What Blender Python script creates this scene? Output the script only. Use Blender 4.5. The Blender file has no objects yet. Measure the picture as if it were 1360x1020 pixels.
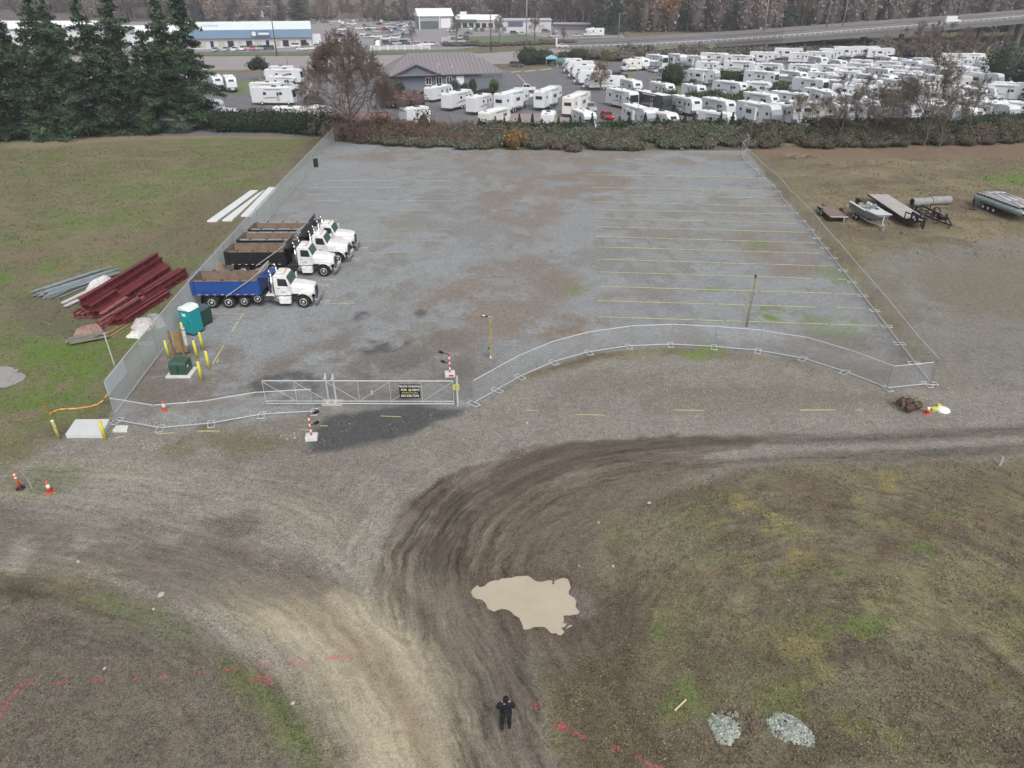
import bpy, math, random
import numpy as np
from mathutils import Vector, Matrix
random.seed(7); RNG = np.random.default_rng(11)
sc = bpy.context.scene
# ------------------------------------------------ camera, world, sun, exposure
H = 24.2; TH = math.radians(29.2); FPX = 943.0
cam_d = bpy.data.cameras.new("camera"); cam = bpy.data.objects.new("camera", cam_d)
sc.collection.objects.link(cam); sc.camera = cam
cam_d.sensor_width = 36; cam_d.lens = FPX / 1360 * 36; cam_d.clip_start = .5; cam_d.clip_end = 6000
cam.location = (0, 0, H); cam.rotation_euler = (math.pi / 2 - TH, 0, 0)
sc.render.resolution_x = 1024; sc.render.resolution_y = 768
w = bpy.data.worlds.new("World"); sc.world = w; w.use_nodes = True
nt = w.node_tree; nt.nodes.clear()
sky = nt.nodes.new('ShaderNodeTexSky'); sky.sky_type = 'NISHITA'; sky.sun_disc = False
sky.sun_elevation = math.radians(48); sky.sun_rotation = math.radians(160); sky.air_density = 1; sky.dust_density = 6
hs = nt.nodes.new('ShaderNodeHueSaturation'); hs.inputs['Saturation'].default_value = .22
bg = nt.nodes.new('ShaderNodeBackground'); bg.inputs[1].default_value = .13
wo = nt.nodes.new('ShaderNodeOutputWorld')
nt.links.new(sky.outputs[0], hs.inputs['Color']); nt.links.new(hs.outputs[0], bg.inputs[0]); nt.links.new(bg.outputs[0], wo.inputs[0])
sl = bpy.data.lights.new("sun", 'SUN'); sl.energy = .9; sl.angle = math.radians(25); sl.color = (1, .98, .95)
so = bpy.data.objects.new("sun", sl); sc.collection.objects.link(so)
so.rotation_euler = (math.radians(42), 0, math.radians(-160 + 180))
sc.view_settings.view_transform = 'Standard'; sc.view_settings.look = 'None'; sc.view_settings.gamma = 1
sc.view_settings.exposure = .28
# ------------------------------------------------ helpers
COL = sc.collection
CT, ST = math.cos(TH), math.sin(TH)
def g(px, py, z=0.0):
    """point of height z seen at photo position (px,py)"""
    u = (px - 680) / FPX; v = (510 - py) / FPX
    dx, dy, dz = u, CT + v * ST, -ST + v * CT
    t = (z - H) / dz
    return Vector((dx * t, dy * t, z))
def lin(r, gg, b):
    f = lambda c: ((c / 255 + .055) / 1.055) ** 2.4 if c > 10 else c / 255 / 12.92
    return (f(r), f(gg), f(b))
MATS = {}
def mat(name, col, rough=.6, metal=0.0, var=.15, scale=3.0, bump=0.0, spec=.4, tint=None, alpha=None):
    if name in MATS: return MATS[name]
    m = bpy.data.materials.new(name); m.use_nodes = True; t = m.node_tree; b = t.nodes['Principled BSDF']
    b.inputs['Roughness'].default_value = rough; b.inputs['Metallic'].default_value = metal
    b.inputs['Specular IOR Level'].default_value = spec
    tc = t.nodes.new('ShaderNodeTexCoord'); n = t.nodes.new('ShaderNodeTexNoise')
    n.inputs['Scale'].default_value = scale; n.inputs['Detail'].default_value = 6; n.inputs['Roughness'].default_value = .65
    t.links.new(tc.outputs['Object'], n.inputs['Vector'])
    r = t.nodes.new('ShaderNodeValToRGB'); e = r.color_ramp.elements
    e[0].position = .3; e[1].position = .7
    c0 = tuple(c * (1 - var) for c in col); c1 = tuple(min(1, c * (1 + var)) for c in col)
    if tint: c0 = tint
    e[0].color = (*c0, 1); e[1].color = (*c1, 1)
    t.links.new(n.outputs[0], r.inputs[0]); t.links.new(r.outputs[0], b.inputs['Base Color'])
    if bump:
        bp = t.nodes.new('ShaderNodeBump'); bp.inputs['Strength'].default_value = bump
        t.links.new(n.outputs[0], bp.inputs['Height']); t.links.new(bp.outputs[0], b.inputs['Normal'])
    MATS[name] = m; return m
def leafmat(name, rough=.7):
    if name in MATS: return MATS[name]
    m = bpy.data.materials.new(name); m.use_nodes = True; t = m.node_tree; b = t.nodes['Principled BSDF']
    b.inputs['Roughness'].default_value = rough; b.inputs['Specular IOR Level'].default_value = .25
    a = t.nodes.new('ShaderNodeVertexColor'); a.layer_name = 'col'
    t.links.new(a.outputs[0], b.inputs['Base Color']); MATS[name] = m; return m
def meshobj(name, V, F, m=None, parent=None, smooth=False, cols=None, uv=None):
    me = bpy.data.meshes.new(name)
    if isinstance(V, np.ndarray):
        nv = len(V); F = np.asarray(F, dtype=np.int32); k = F.shape[1]
        me.vertices.add(nv); me.vertices.foreach_set('co', V.astype(np.float32).ravel())
        me.loops.add(F.size); me.loops.foreach_set('vertex_index', F.ravel())
        me.polygons.add(len(F)); me.polygons.foreach_set('loop_start', np.arange(0, F.size, k, dtype=np.int32))
        me.polygons.foreach_set('loop_total', np.full(len(F), k, dtype=np.int32)); me.update(calc_edges=True)
    else:
        me.from_pydata(V, [], F); me.update()
    if smooth: me.polygons.foreach_set('use_smooth', [True] * len(me.polygons))
    if cols is not None:
        ca = me.color_attributes.new('col', 'FLOAT_COLOR', 'POINT')
        c4 = np.ones((len(V), 4), np.float32); c4[:, :3] = cols; ca.data.foreach_set('color', c4.ravel())
    o = bpy.data.objects.new(name, me); COL.objects.link(o)
    if m: 
        for mm in (m if isinstance(m, (list, tuple)) else [m]): me.materials.append(mm)
    if parent: o.parent = parent
    return o
class MB:
    def __init__(s): s.v = []; s.f = []; s.mi = []; s.cur = 0
    def add(s, vs, fs):
        n = len(s.v); s.v += [tuple(p) for p in vs]; s.f += [tuple(i + n for i in f) for f in fs]; s.mi += [s.cur] * len(fs)
        return s
    def box(s, c, d, rz=0, rx=0, ry=0, taper=1.0):
        M = Matrix.Translation(c) @ Matrix.Rotation(rz, 4, 'Z') @ Matrix.Rotation(ry, 4, 'Y') @ Matrix.Rotation(rx, 4, 'X')
        vs = []
        for z in (-.5, .5):
            k = taper if z > 0 else 1
            for x, y in ((-.5, -.5), (.5, -.5), (.5, .5), (-.5, .5)): vs.append(M @ Vector((x * d[0] * k, y * d[1] * k, z * d[2])))
        return s.add(vs, [(3, 2, 1, 0), (4, 5, 6, 7), (0, 1, 5, 4), (1, 2, 6, 5), (2, 3, 7, 6), (3, 0, 4, 7)])
    def tube(s, p0, p1, r0, r1=None, n=8, caps=True):
        r1 = r0 if r1 is None else r1; p0 = Vector(p0); p1 = Vector(p1); d = (p1 - p0)
        if d.length < 1e-6: return s
        d.normalize(); a = d.orthogonal().normalized(); b = d.cross(a); vs = []
        for p, r in ((p0, r0), (p1, r1)):
            for i in range(n):
                t = 2 * math.pi * i / n; vs.append(p + a * (r * math.cos(t)) + b * (r * math.sin(t)))
        fs = [(i, (i + 1) % n, n + (i + 1) % n, n + i) for i in range(n)]
        if caps: fs += [tuple(range(n - 1, -1, -1)), tuple(range(n, 2 * n))]
        return s.add(vs, fs)
    def path(s, pts, r, n=8):
        for a, b in zip(pts, pts[1:]): s.tube(a, b, r, r, n)
        return s
    def bar(s, p0, p1, w_, h):
        p0 = Vector(p0); p1 = Vector(p1); d = (p1 - p0); L = d.length; d.normalize()
        up = Vector((0, 0, 1)) if abs(d.z) < .9 else Vector((0, 1, 0))
        y = up.cross(d).normalized(); z = d.cross(y); vs = []
        for x in (0, L):
            for a, b in ((-1, -1), (1, -1), (1, 1), (-1, 1)): vs.append(p0 + d * x + y * (a * w_ / 2) + z * (b * h / 2))
        return s.add(vs, [(3, 2, 1, 0), (4, 5, 6, 7), (0, 1, 5, 4), (1, 2, 6, 5), (2, 3, 7, 6), (3, 0, 4, 7)])
    def prof(s, pts, y0, y1, yc=0, inset=None):
        """extrude xz profile along y; inset=(dy,k) chamfers the sides"""
        n = len(pts); cx = sum(p[0] for p in pts) / n; cz = sum(p[1] for p in pts) / n
        rings = []
        if inset:
            dy, k = inset
            sh = [(cx + (x - cx) * k, cz + (z - cz) * k) for x, z in pts]
            rings = [(y0, sh), (y0 + dy, pts), (y1 - dy, pts), (y1, sh)]
        else: rings = [(y0, pts), (y1, pts)]
        vs = []; fs = []
        for y, P in rings: vs += [(x, y, z) for x, z in P]
        for k in range(len(rings) - 1):
            for i in range(n): j = (i + 1) % n; fs.append((k * n + i, k * n + j, (k + 1) * n + j, (k + 1) * n + i))
        fs += [tuple(range(n - 1, -1, -1)), tuple(range((len(rings) - 1) * n, len(rings) * n))]
        return s.add(vs, fs)
    def lathe(s, c, rz, axis='Z', n=16):
        vs = []; fs = []; m = len(rz); c = Vector(c)
        for r, z in rz:
            for i in range(n):
                t = 2 * math.pi * i / n; a, b = r * math.cos(t), r * math.sin(t)
                vs.append(c + (Vector((a, b, z)) if axis == 'Z' else Vector((a, z, b)) if axis == 'Y' else Vector((z, a, b))))
        for k in range(m - 1):
            for i in range(n): j = (i + 1) % n; fs.append((k * n + i, k * n + j, (k + 1) * n + j, (k + 1) * n + i))
        fs += [tuple(range(n - 1, -1, -1)), tuple(range((m - 1) * n, m * n))]
        return s.add(vs, fs)
    def quad(s, a, b, c, d): return s.add([a, b, c, d], [(0, 1, 2, 3)])
    def build(s, name, m, parent=None, smooth=False, bevel=0.0, fixn=True):
        o = meshobj(name, s.v, s.f, m, parent, smooth)
        if isinstance(m, (list, tuple)): o.data.polygons.foreach_set('material_index', s.mi)
        if fixn:
            import bmesh
            bm = bmesh.new(); bm.from_mesh(o.data); bmesh.ops.recalc_face_normals(bm, faces=bm.faces); bm.to_mesh(o.data); bm.free()
        if bevel:
            md = o.modifiers.new('bevel', 'BEVEL'); md.width = bevel; md.segments = 2; md.limit_method = 'ANGLE'
        return o
def tag(o, label, cat, group=None, kind=None):
    if label: o['label'] = label
    if cat: o['category'] = cat
    if group: o['group'] = group
    if kind: o['kind'] = kind
    return o
def thing(name, label, cat, loc=(0, 0, 0), rz=0, group=None):
    o = bpy.data.objects.new(name, None); COL.objects.link(o); o.location = loc; o.rotation_euler = (0, 0, rz)
    o.empty_display_size = .2
    return tag(o, label, cat, group)
def dup(root, loc, rz, label=None, group=None, scale=None, recolor=None):
    r = root.copy(); COL.objects.link(r); r.location = loc; r.rotation_euler = (0, 0, rz)
    if scale: r.scale = scale
    if label: r['label'] = label
    if group: r['group'] = group
    for ch in list(root.children):
        c = ch.copy(); COL.objects.link(c); c.parent = r
        if recolor and ch.name.split('.')[0] in recolor:
            for i_, mm in enumerate(recolor[ch.name.split('.')[0]]):
                c.material_slots[i_].link = 'OBJECT'; c.material_slots[i_].material = mm
        for gch in ch.children: d = gch.copy(); COL.objects.link(d); d.parent = c
    return r
def struct(o): o['kind'] = 'structure'; return o
ORD = ['', 'first', 'second', 'third', 'fourth', 'fifth', 'sixth', 'seventh', 'eighth', 'ninth', 'tenth', 'eleventh', 'twelfth', 'thirteenth', 'fourteenth', 'fifteenth', 'sixteenth', 'seventeenth', 'eighteenth', 'nineteenth', 'twentieth'] + [f'{i}th' for i in range(21, 60)]
# numpy noise
_T = RNG.random((256, 256)).astype(np.float32)
def vnoise(x, y):
    xi = np.floor(x).astype(int); yi = np.floor(y).astype(int); fx = x - xi; fy = y - yi
    fx = fx * fx * (3 - 2 * fx); fy = fy * fy * (3 - 2 * fy)
    a = _T[xi % 256, yi % 256]; b = _T[(xi + 1) % 256, yi % 256]; c = _T[xi % 256, (yi + 1) % 256]; d = _T[(xi + 1) % 256, (yi + 1) % 256]
    return (a * (1 - fx) + b * fx) * (1 - fy) + (c * (1 - fx) + d * fx) * fy
def fbm(x, y, s, o=4, seed=0):
    r = np.zeros_like(x); amp = 1; tot = 0
    for k in range(o):
        r += amp * vnoise(x / s * 2 ** k + seed * 17.3 + k * 31.7, y / s * 2 ** k + seed * 9.1 + k * 11.3); tot += amp; amp *= .55
    return r / tot
def pip_sd(x, y, P):
    """signed distance (positive inside) to polygon P (world xy)"""
    d = np.full(x.shape, 1e9); ins = np.zeros(x.shape, bool); n = len(P)
    for i in range(n):
        ax, ay = P[i]; bx, by = P[(i + 1) % n]; ex, ey = bx - ax, by - ay
        t = np.clip(((x - ax) * ex + (y - ay) * ey) / (ex * ex + ey * ey + 1e-9), 0, 1)
        d = np.minimum(d, np.hypot(x - ax - t * ex, y - ay - t * ey))
        c = ((ay > y) != (by > y)) & (x < (bx - ax) * (y - ay) / (by - ay + 1e-12) + ax); ins ^= c
    return np.where(ins, d, -d)
def pl_coord(x, y, P):
    """distance along, signed distance across polyline P"""
    best = np.full(x.shape, 1e9); U = np.zeros(x.shape); Vv = np.zeros(x.shape); L = 0
    for (ax, ay), (bx, by) in zip(P, P[1:]):
        ex, ey = bx - ax, by - ay; l = math.hypot(ex, ey); t = np.clip(((x - ax) * ex + (y - ay) * ey) / (l * l), 0, 1)
        qx, qy = x - ax - t * ex, y - ay - t * ey; dd = np.hypot(qx, qy); sg = np.sign(ex * qy - ey * qx)
        m = dd < best; best = np.where(m, dd, best); U = np.where(m, L + t * l, U); Vv = np.where(m, dd * sg, Vv); L += l
    return U, Vv
def smooth_poly(P, it=2, closed=True):
    for _ in range(it):
        Q = []; n = len(P)
        rng = range(n) if closed else range(n - 1)
        if not closed: Q.append(P[0])
        for i in rng:
            a = P[i]; b = P[(i + 1) % n]; Q.append((a[0] * .75 + b[0] * .25, a[1] * .75 + b[1] * .25)); Q.append((a[0] * .25 + b[0] * .75, a[1] * .25 + b[1] * .75))
        if not closed: Q.append(P[-1])
        P = Q
    return P
def gp(pts): return [tuple(g(a, b)[:2]) for a, b in pts]
# ------------------------------------------------ the ground sheet
def ground():
    ys = [4.0]
    while ys[-1] < 145: ys.append(ys[-1] + max(.13, ys[-1] * .0042))
    s = 1.0
    while ys[-1] < 2600: ys.append(ys[-1] + s); s *= 1.35
    ys = np.array([-400, -120, -40, -12] + ys)
    xs = [0.0]
    while xs[-1] < 24: xs.append(xs[-1] + .16)
    while xs[-1] < 85: xs.append(xs[-1] + max(.16, (xs[-1] - 20) * .012 + .12))
    s = 1.0
    while xs[-1] < 2600: xs.append(xs[-1] + s); s *= 1.4
    xs = np.array([-a for a in xs[:0:-1]] + xs)
    X, Y = np.meshgrid(xs, ys); nx, ny = len(xs), len(ys); x = X.ravel(); y = Y.ravel()
    n1 = fbm(x, y, 9, 5, 1); n2 = fbm(x, y, 3.2, 5, 2); n3 = fbm(x, y, 22, 4, 3); n4 = fbm(x, y, 1.1, 4, 4); n5 = fbm(x, y, 5, 5, 5)
    n1, n3, n5 = [np.clip((q - .5) * 1.15 + .5 + (n4 - .5) * .38, 0, 1) for q in (n1, n3, n5)]; n2 = np.clip(n2 + (fbm(x, y, .5, 3, 31) - .5) * .25, 0, 1)
    wx = (fbm(x, y, 4, 5, 6) - .5) + (fbm(x, y, .7, 3, 32) - .5) * .35; 
    C = np.zeros((len(x), 3)); C[:] = lin(116, 109, 92); grain = np.full(len(x), .85); streak = np.zeros(len(x)); tu = x.copy(); tv = y.copy()
    ss = lambda a, lo, hi: (lambda t: t * t * (3 - 2 * t))(np.clip((a - lo) / (hi - lo), 0, 1))
    def mixc(mask, col):
        nonlocal C
        C = C * (1 - mask[:, None]) + np.array(col) * mask[:, None]
    def poly(pts, col, fe=.5, wp=1.0, op=1.0, gr=None, sm=1, nz=None):
        P = smooth_poly(gp(pts), sm); sd = pip_sd(x, y, P) + wx * wp * 2
        m = ss(sd, -fe, fe) * op
        if nz is not None: m = m * nz
        if col is not None: mixc(m, col)
        if gr is not None:
            nonlocal grain; grain = grain * (1 - m) + gr * m
        return m
    # soils with natural patchiness everywhere: lower right field
    mixc(ss(n1, .48, .72) * .5, lin(120, 114, 84)); mixc(ss(n2, .48, .64) * .6, lin(94, 81, 71)); mixc(ss(n5, .54, .66) * .5, lin(134, 125, 92)); mixc(ss(n4, .55, .7) * .4, lin(84, 73, 63)); mixc(ss(fbm(x, y, 2.2, 5, 22), .56, .68) * .35, lin(106, 108, 74)); mixc(ss(fbm(x, y, 3.1, 5, 23), .5, .62) * .5, lin(103, 90, 79))
    mixc(ss(1 - n3, .5, .7) * .45, lin(86, 78, 68))
    # left field: grass
    gm = poly([(-300, 130), (440, 130), (450, 180), (400, 190), (340, 262), (300, 330), (240, 390), (190, 470), (150, 520), (120, 555), (60, 570), (30, 600), (0, 620), (-300, 700)], lin(112, 105, 84), 1.2, 2, 1, .75)
    mixc(gm * ss(n1, .42, .62) * .7, lin(106, 114, 76)); mixc(gm * ss(n3 * .4 + n2 * .6, .48, .64) * .7, lin(104, 116, 70)); mixc(gm * ss(1 - n5, .52, .7) * .6, lin(128, 114, 98)); mixc(gm * ss(n4, .5, .7) * .5, lin(96, 98, 68))
    for pts, op in (([(-40, 350), (30, 345), (80, 335), (60, 372), (0, 385), (-40, 390)], .8), ([(20, 450), (90, 450), (150, 470), (130, 520), (100, 545), (40, 560), (0, 560), (50, 500)], .8),
                    ([(180, 262), (260, 248), (330, 240), (300, 300), (200, 310)], .35), ([(0, 470), (120, 440), (190, 440), (170, 480), (60, 500)], .6)):
        poly(pts, lin(96, 116, 56), 1.2, 1.5, op, None, 2, ss(n2 * .6 + n4 * .4, .42, .58))
    poly([(200, 265), (350, 240), (300, 330), (200, 350), (170, 330)], lin(112, 98, 88), 1.5, 1.5, .75, None, 2, ss(n5, .35, .6))
    poly([(-40, 330), (120, 318), (230, 300), (200, 325), (60, 345), (-40, 352)], lin(120, 106, 90), 1, 1, .6)
    poly([(0, 395), (60, 385), (170, 355), (190, 360), (150, 440), (90, 455), (30, 440)], lin(100, 94, 84), 1, 1.2, .7)
    poly([(230, 168), (440, 176), (440, 186), (225, 182), (0, 200), (0, 190)], lin(140, 126, 104), 1.5, 1, .7)
    # right field beyond fence
    rm = poly([(1000, 190), (1700, 180), (1700, 330), (1200, 350), (1120, 330), (1040, 240)], lin(118, 110, 88), 1.5, 2, 1, .75)
    mixc(rm * ss(n1, .45, .65) * .7, lin(138, 124, 102)); mixc(rm * ss(n5, .48, .64) * .7, lin(104, 90, 80)); mixc(rm * ss(n4, .5, .7) * .5, lin(98, 90, 72))
    poly([(1010, 192), (1700, 186), (1700, 202), (1200, 212), (1010, 212)], lin(120, 100, 86), 1, 1.5, .7)
    poly([(1290, 232), (1360, 230), (1460, 235), (1460, 250), (1330, 248)], lin(92, 118, 52), 1, 1, .7)
    rg = poly([(1150, 340), (1200, 330), (1700, 290), (1700, 590), (1360, 575), (1250, 560), (1240, 500), (1160, 360)], lin(126, 121, 115), 2, 2.5, 1, .8); mixc(rg * ss(n2, .5, .68) * .4, lin(138, 136, 132)); mixc(rg * ss(n4, .5, .68) * .4, lin(108, 104, 98))
    poly([(1230, 345), (1500, 330), (1500, 400), (1300, 430), (1200, 380)], lin(114, 108, 92), 2, 2, .6)
    # apron and haul road gravel
    ap = poly([(-400, 640), (0, 640), (60, 590), (150, 560), (420, 545), (640, 530), (780, 480), (900, 470), (1060, 480), (1240, 520), (1700, 500), (1700, 620), (1360, 605), (1100, 612), (900, 640), (800, 690), (760, 760), (700, 860), (760, 1100), (470, 1100), (450, 990), (370, 900), (240, 830), (120, 775), (0, 755), (-400, 740)], lin(134, 128, 122), .8, 1.2, 1, .85)
    mixc(ap * ss(n1, .5, .7) * .45, lin(118, 110, 102)); mixc(ap * ss(n2, .55, .72) * .35, lin(150, 145, 137)); mixc(ap * ss(n4, .5, .68) * .3, lin(122, 118, 114))
    # lot gravel
    lot = poly([(150, 560), (160, 500), (250, 372), (350, 268), (444, 188), (700, 200), (990, 200), (1030, 250), (1120, 360), (1236, 510), (1178, 517), (1060, 477), (890, 459), (780, 470), (700, 495), (628, 538), (420, 548), (280, 566)], lin(137, 138, 141), .5, .4, 1, .8, 0)
    mixc(lot * ss(n3, .47, .64) * .5, lin(130, 127, 126)); mixc(lot * ss(n1, .5, .68) * .45, lin(122, 113, 107)); mixc(lot * ss(1 - n5, .52, .66) * .4, lin(146, 149, 151)); mixc(lot * ss(n4, .5, .68) * .3, lin(122, 123, 127))
    for pts, op in (([(640, 240), (800, 225), (880, 250), (720, 290), (740, 330), (620, 300)], .5), ([(560, 400), (640, 340), (760, 330), (780, 390), (700, 440), (640, 470), (560, 450)], .55), ([(680, 430), (800, 420), (860, 440), (740, 460)], .7),
                    ([(800, 380), (890, 385), (860, 410), (790, 405)], .45), ([(960, 270), (1060, 280), (1080, 330), (990, 350), (960, 320)], .4), ([(1010, 350), (1080, 345), (1090, 365), (1020, 370)], .5), ([(440, 200), (990, 200), (1000, 222), (430, 216)], .5)):
        poly(pts, lin(126, 112, 102), 1.6, 2.2, min(1, op * 1.35), None, 2, ss(n2, .3, .6))
    for pts, op in (([(150, 560), (190, 480), (290, 450), (330, 470), (330, 545), (280, 560)], .8), ([(300, 500), (450, 440), (620, 430), (650, 480), (600, 510), (350, 540)], .7), ([(860, 470), (960, 455), (1180, 440), (1220, 500), (1170, 515), (1060, 477)], .6), ([(800, 480), (1180, 520), (1220, 540), (800, 560), (680, 545)], .5)):
        poly(pts, lin(112, 102, 94), 1.2, 1.6, op, None, 2, ss(n2, .25, .55))
    for pts in ([(470, 470), (500, 452), (545, 448), (540, 466)], [(470, 415), (492, 410), (492, 423), (470, 425)], [(560, 412), (580, 420), (572, 424), (552, 418)], [(330, 500), (420, 490), (430, 530), (340, 540)]):
        poly(pts, lin(84, 83, 86), .35, .9, .85, None, 1, ss(n4 * .5 + n2 * .5, .36, .5))
    for pts, op in (([(1000, 410), (1065, 408), (1060, 424), (1010, 424)], .9), ([(985, 318), (1020, 320), (1015, 332), (985, 330)], .6), ([(1100, 350), (1130, 372), (1115, 385), (1090, 365)], .5), ([(940, 378), (950, 378), (950, 386), (940, 386)], .8), ([(905, 462), (960, 460), (960, 476), (915, 476)], .9), ([(760, 380), (785, 378), (785, 392), (760, 392)], .4), ([(510, 390), (530, 390), (530, 400), (510, 400)], .6), ([(1080, 415), (1150, 420), (1140, 450), (1060, 440)], .35)):
        poly(pts, lin(108, 126, 66), .7, 1.3, op, None, 1, ss(n4 * .5 + n2 * .5, .4, .56))
    # dark wet aggregate at the gate
    da = poly([(440, 545), (620, 540), (600, 560), (520, 585), (470, 592), (440, 604), (395, 602), (420, 575)], lin(78, 78, 80), .5, .8, .95, .6, 1)
    poly([(430, 538), (625, 535), (610, 470), (520, 470), (440, 500)], lin(98, 97, 99), 1.4, 1.2, .5, None, 1, ss(n2, .3, .6))
    poly([(240, 575), (400, 570), (395, 600), (300, 612), (220, 600)], lin(104, 98, 74), 1, 1.2, .7, None, 1, ss(n2, .35, .6))
    # haul road: dark churned mud, with streaks that run along the curve
    main = [(745, 1150), (690, 1000), (640, 900), (600, 820), (590, 745), (625, 680), (700, 630), (800, 600), (950, 588), (1150, 585), (1400, 572), (1700, 560)]
    MP = smooth_poly(gp(main), 3, False); U, Vv = pl_coord(x, y, MP); tu = U.copy(); tv = Vv.copy()
    near = np.abs(Vv) < 9
    md = poly([(600, 1100), (600, 960), (560, 880), (497, 790), (505, 735), (540, 670), (620, 618), (740, 584), (860, 574), (1010, 578), (1010, 596), (880, 618), (800, 650), (740, 700), (720, 760), (700, 850), (720, 930), (745, 1100)], lin(100, 90, 81), .3, 1.0, .97, .5, 2)
    mixc(md * ss(n5, .45, .65) * .55, lin(80, 71, 64)); mixc(md * ss(n2, .55, .7) * .5, lin(128, 120, 112)); sp_ = vnoise(Vv * 1.6 + 9, U * .09); mixc(md * ss(sp_, .5, .8) * .5, lin(76, 68, 62)); mixc(md * ss(1 - sp_, .6, .85) * .45, lin(134, 126, 118)); streak = np.maximum(streak, md * (.5 + .8 * ss(n5, .35, .65)))
    for pts in ([(800, 585), (1000, 579), (1200, 575), (1400, 562), (1700, 545), (1700, 556), (1400, 574), (1200, 588), (1000, 590), (800, 602)], [(700, 660), (850, 622), (1000, 602), (1200, 599), (1400, 586), (1700, 575), (1700, 592), (1400, 600), (1200, 610), (1000, 615), (840, 640)]):
        m = poly(pts, lin(92, 84, 78), .35, .5, .75, None, 1); streak = np.maximum(streak, m * .8)
    m = poly([(640, 690), (700, 645), (840, 612), (1010, 606), (900, 640), (830, 680), (790, 740), (800, 800), (790, 900), (740, 960), (690, 850), (620, 770)], lin(104, 94, 83), .8, 1.2, .9, .7, 2); streak = np.maximum(streak, m * .5)
    poly([(640, 840), (700, 850), (740, 1100), (655, 1100), (620, 940)], lin(88, 80, 76), .6, .7, .6)
    # light dusty lane
    LPn = smooth_poly(gp([(-300, 690), (0, 700), (150, 722), (300, 762), (390, 820), (455, 900), (500, 1000), (530, 1150)]), 3, False); U2, V2 = pl_coord(x, y, LPn)
    lp = poly([(300, 782), (380, 790), (480, 800), (540, 870), (600, 960), (640, 1100), (480, 1100), (455, 990), (400, 900)], lin(150, 138, 120), 1.2, 1.2, .85, .45, 2)
    lane = ss(np.abs(V2 - wx * 3), 7.5, 4); dk_ = vnoise(V2 * 1.1 + 40 + wx, U2 * .05) ; mixc(lane * ss(dk_, .5, .75) * .4, lin(118, 106, 94)); mixc(lane * ss(1 - dk_, .55, .8) * .35, lin(164, 154, 138))
    for pts in ([(290, 772), (330, 766), (400, 802), (470, 852), (525, 920), (565, 1020), (575, 1120), (480, 1120), (462, 1000), (425, 915), (370, 850), (315, 805)], [(345, 762), (400, 775), (492, 800), (545, 850), (592, 920), (612, 1040), (615, 1120), (585, 1120), (572, 1000), (535, 910), (480, 850), (400, 798)]): poly(pts, lin(174, 163, 142), .7, .8, .8, .3, 2)
    poly([(370, 792), (440, 815), (510, 870), (560, 950), (585, 1060), (560, 1060), (530, 960), (480, 885), (400, 820)], lin(140, 124, 104), .5, .6, .6, None, 2)
    m = poly([(-200, 690), (0, 690), (130, 705), (300, 720), (420, 760), (480, 790), (380, 800), (250, 800), (100, 760), (-200, 745)], lin(104, 96, 88), 1, 1.2, .7, .55, 2, ss(n1, .25, .5))
    q_ = (np.abs(V2) < np.abs(Vv) - 1) | (lp + m > .5); tu = np.where(q_, U2, tu); tv = np.where(q_, V2, tv); streak = np.maximum(streak, np.clip(lp + m + lane, 0, 1) * .45)
    diag = ap * ss(pip_sd(x, y, gp([(60, 640), (300, 600), (560, 600), (620, 620), (500, 760), (300, 720), (60, 700)])), -2, 3); streak = np.maximum(streak, diag * .35)
    for pts in ([(10, 720), (60, 705), (180, 715), (200, 740), (120, 765), (30, 755)], [(0, 740), (40, 730), (40, 760), (0, 765)], [(130, 738), (190, 735), (180, 752), (130, 750)]):
        poly(pts, lin(150, 146, 136), .4, .6, .6, None, 1, ss(n2, .35, .6))
    poly([(250, 690), (330, 675), (350, 690), (330, 715), (280, 705)], lin(98, 90, 82), .5, .8, .7)
    poly([(-60, 660), (50, 662), (50, 705), (-60, 710)], lin(112, 106, 98), .5, .6, .8)
    poly([(-60, 620), (60, 600), (120, 610), (90, 660), (0, 668)], lin(106, 108, 78), .8, 1, .6, None, 1, ss(n2, .35, .6))
    # lower left field
    ll = poly([(-400, 745), (0, 758), (110, 780), (240, 840), (370, 910), (430, 980), (450, 1100), (-400, 1300)], lin(109, 101, 92), .6, .9, .95, .85)
    mixc(ll * ss(n2, .55, .75) * .6, lin(116, 108, 98)); mixc(ll * ss(n1, .52, .7) * .4, lin(98, 96, 72)); mixc(ll * ss(n4, .5, .7) * .4, lin(86, 78, 70))
    for pts, op in (([(60, 770), (180, 790), (260, 860), (200, 830), (60, 800)], .7), ([(280, 870), (360, 900), (430, 980), (440, 1040), (390, 1020), (330, 930)], .8)):
        poly(pts, lin(98, 106, 66), .6, .8, op, None, 1, ss(n2, .35, .6))
    poly([(0, 765), (40, 775), (90, 800), (0, 795)], lin(70, 60, 52), .5, .7, .7)
    poly([(150, 800), (260, 850), (300, 930), (250, 900), (180, 830)], lin(112, 110, 104), .5, .9, .5, .9, 1, ss(n4, .4, .6))
    # lower right field detail
    for pts, op in (([(880, 800), (930, 780), (950, 810), (880, 850), (860, 840)], .8), ([(870, 920), (930, 890), (950, 940), (900, 980), (860, 960)], .8), ([(870, 690), (900, 680), (960, 640), (990, 650), (900, 720)], .3)):
        poly(pts, lin(98, 112, 62), .6, .9, op * .9, None, 1, ss(n2, .35, .6))
    for pts, op in (([(720, 860), (800, 800), (860, 740), (900, 760), (840, 870), (860, 1000), (780, 1100), (730, 980)], .6), ([(1130, 850), (1200, 860), (1240, 920), (1180, 960), (1120, 900)], .65), ([(1010, 640), (1080, 635), (1090, 665), (1020, 668)], .7), ([(1000, 760), (1200, 700), (1360, 760), (1300, 850), (1100, 800)], .35)):
        poly(pts, lin(88, 76, 67) if op < .7 else lin(116, 98, 88), .5, 1.2, op, None, 2, ss(n2, .3, .6))
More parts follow.
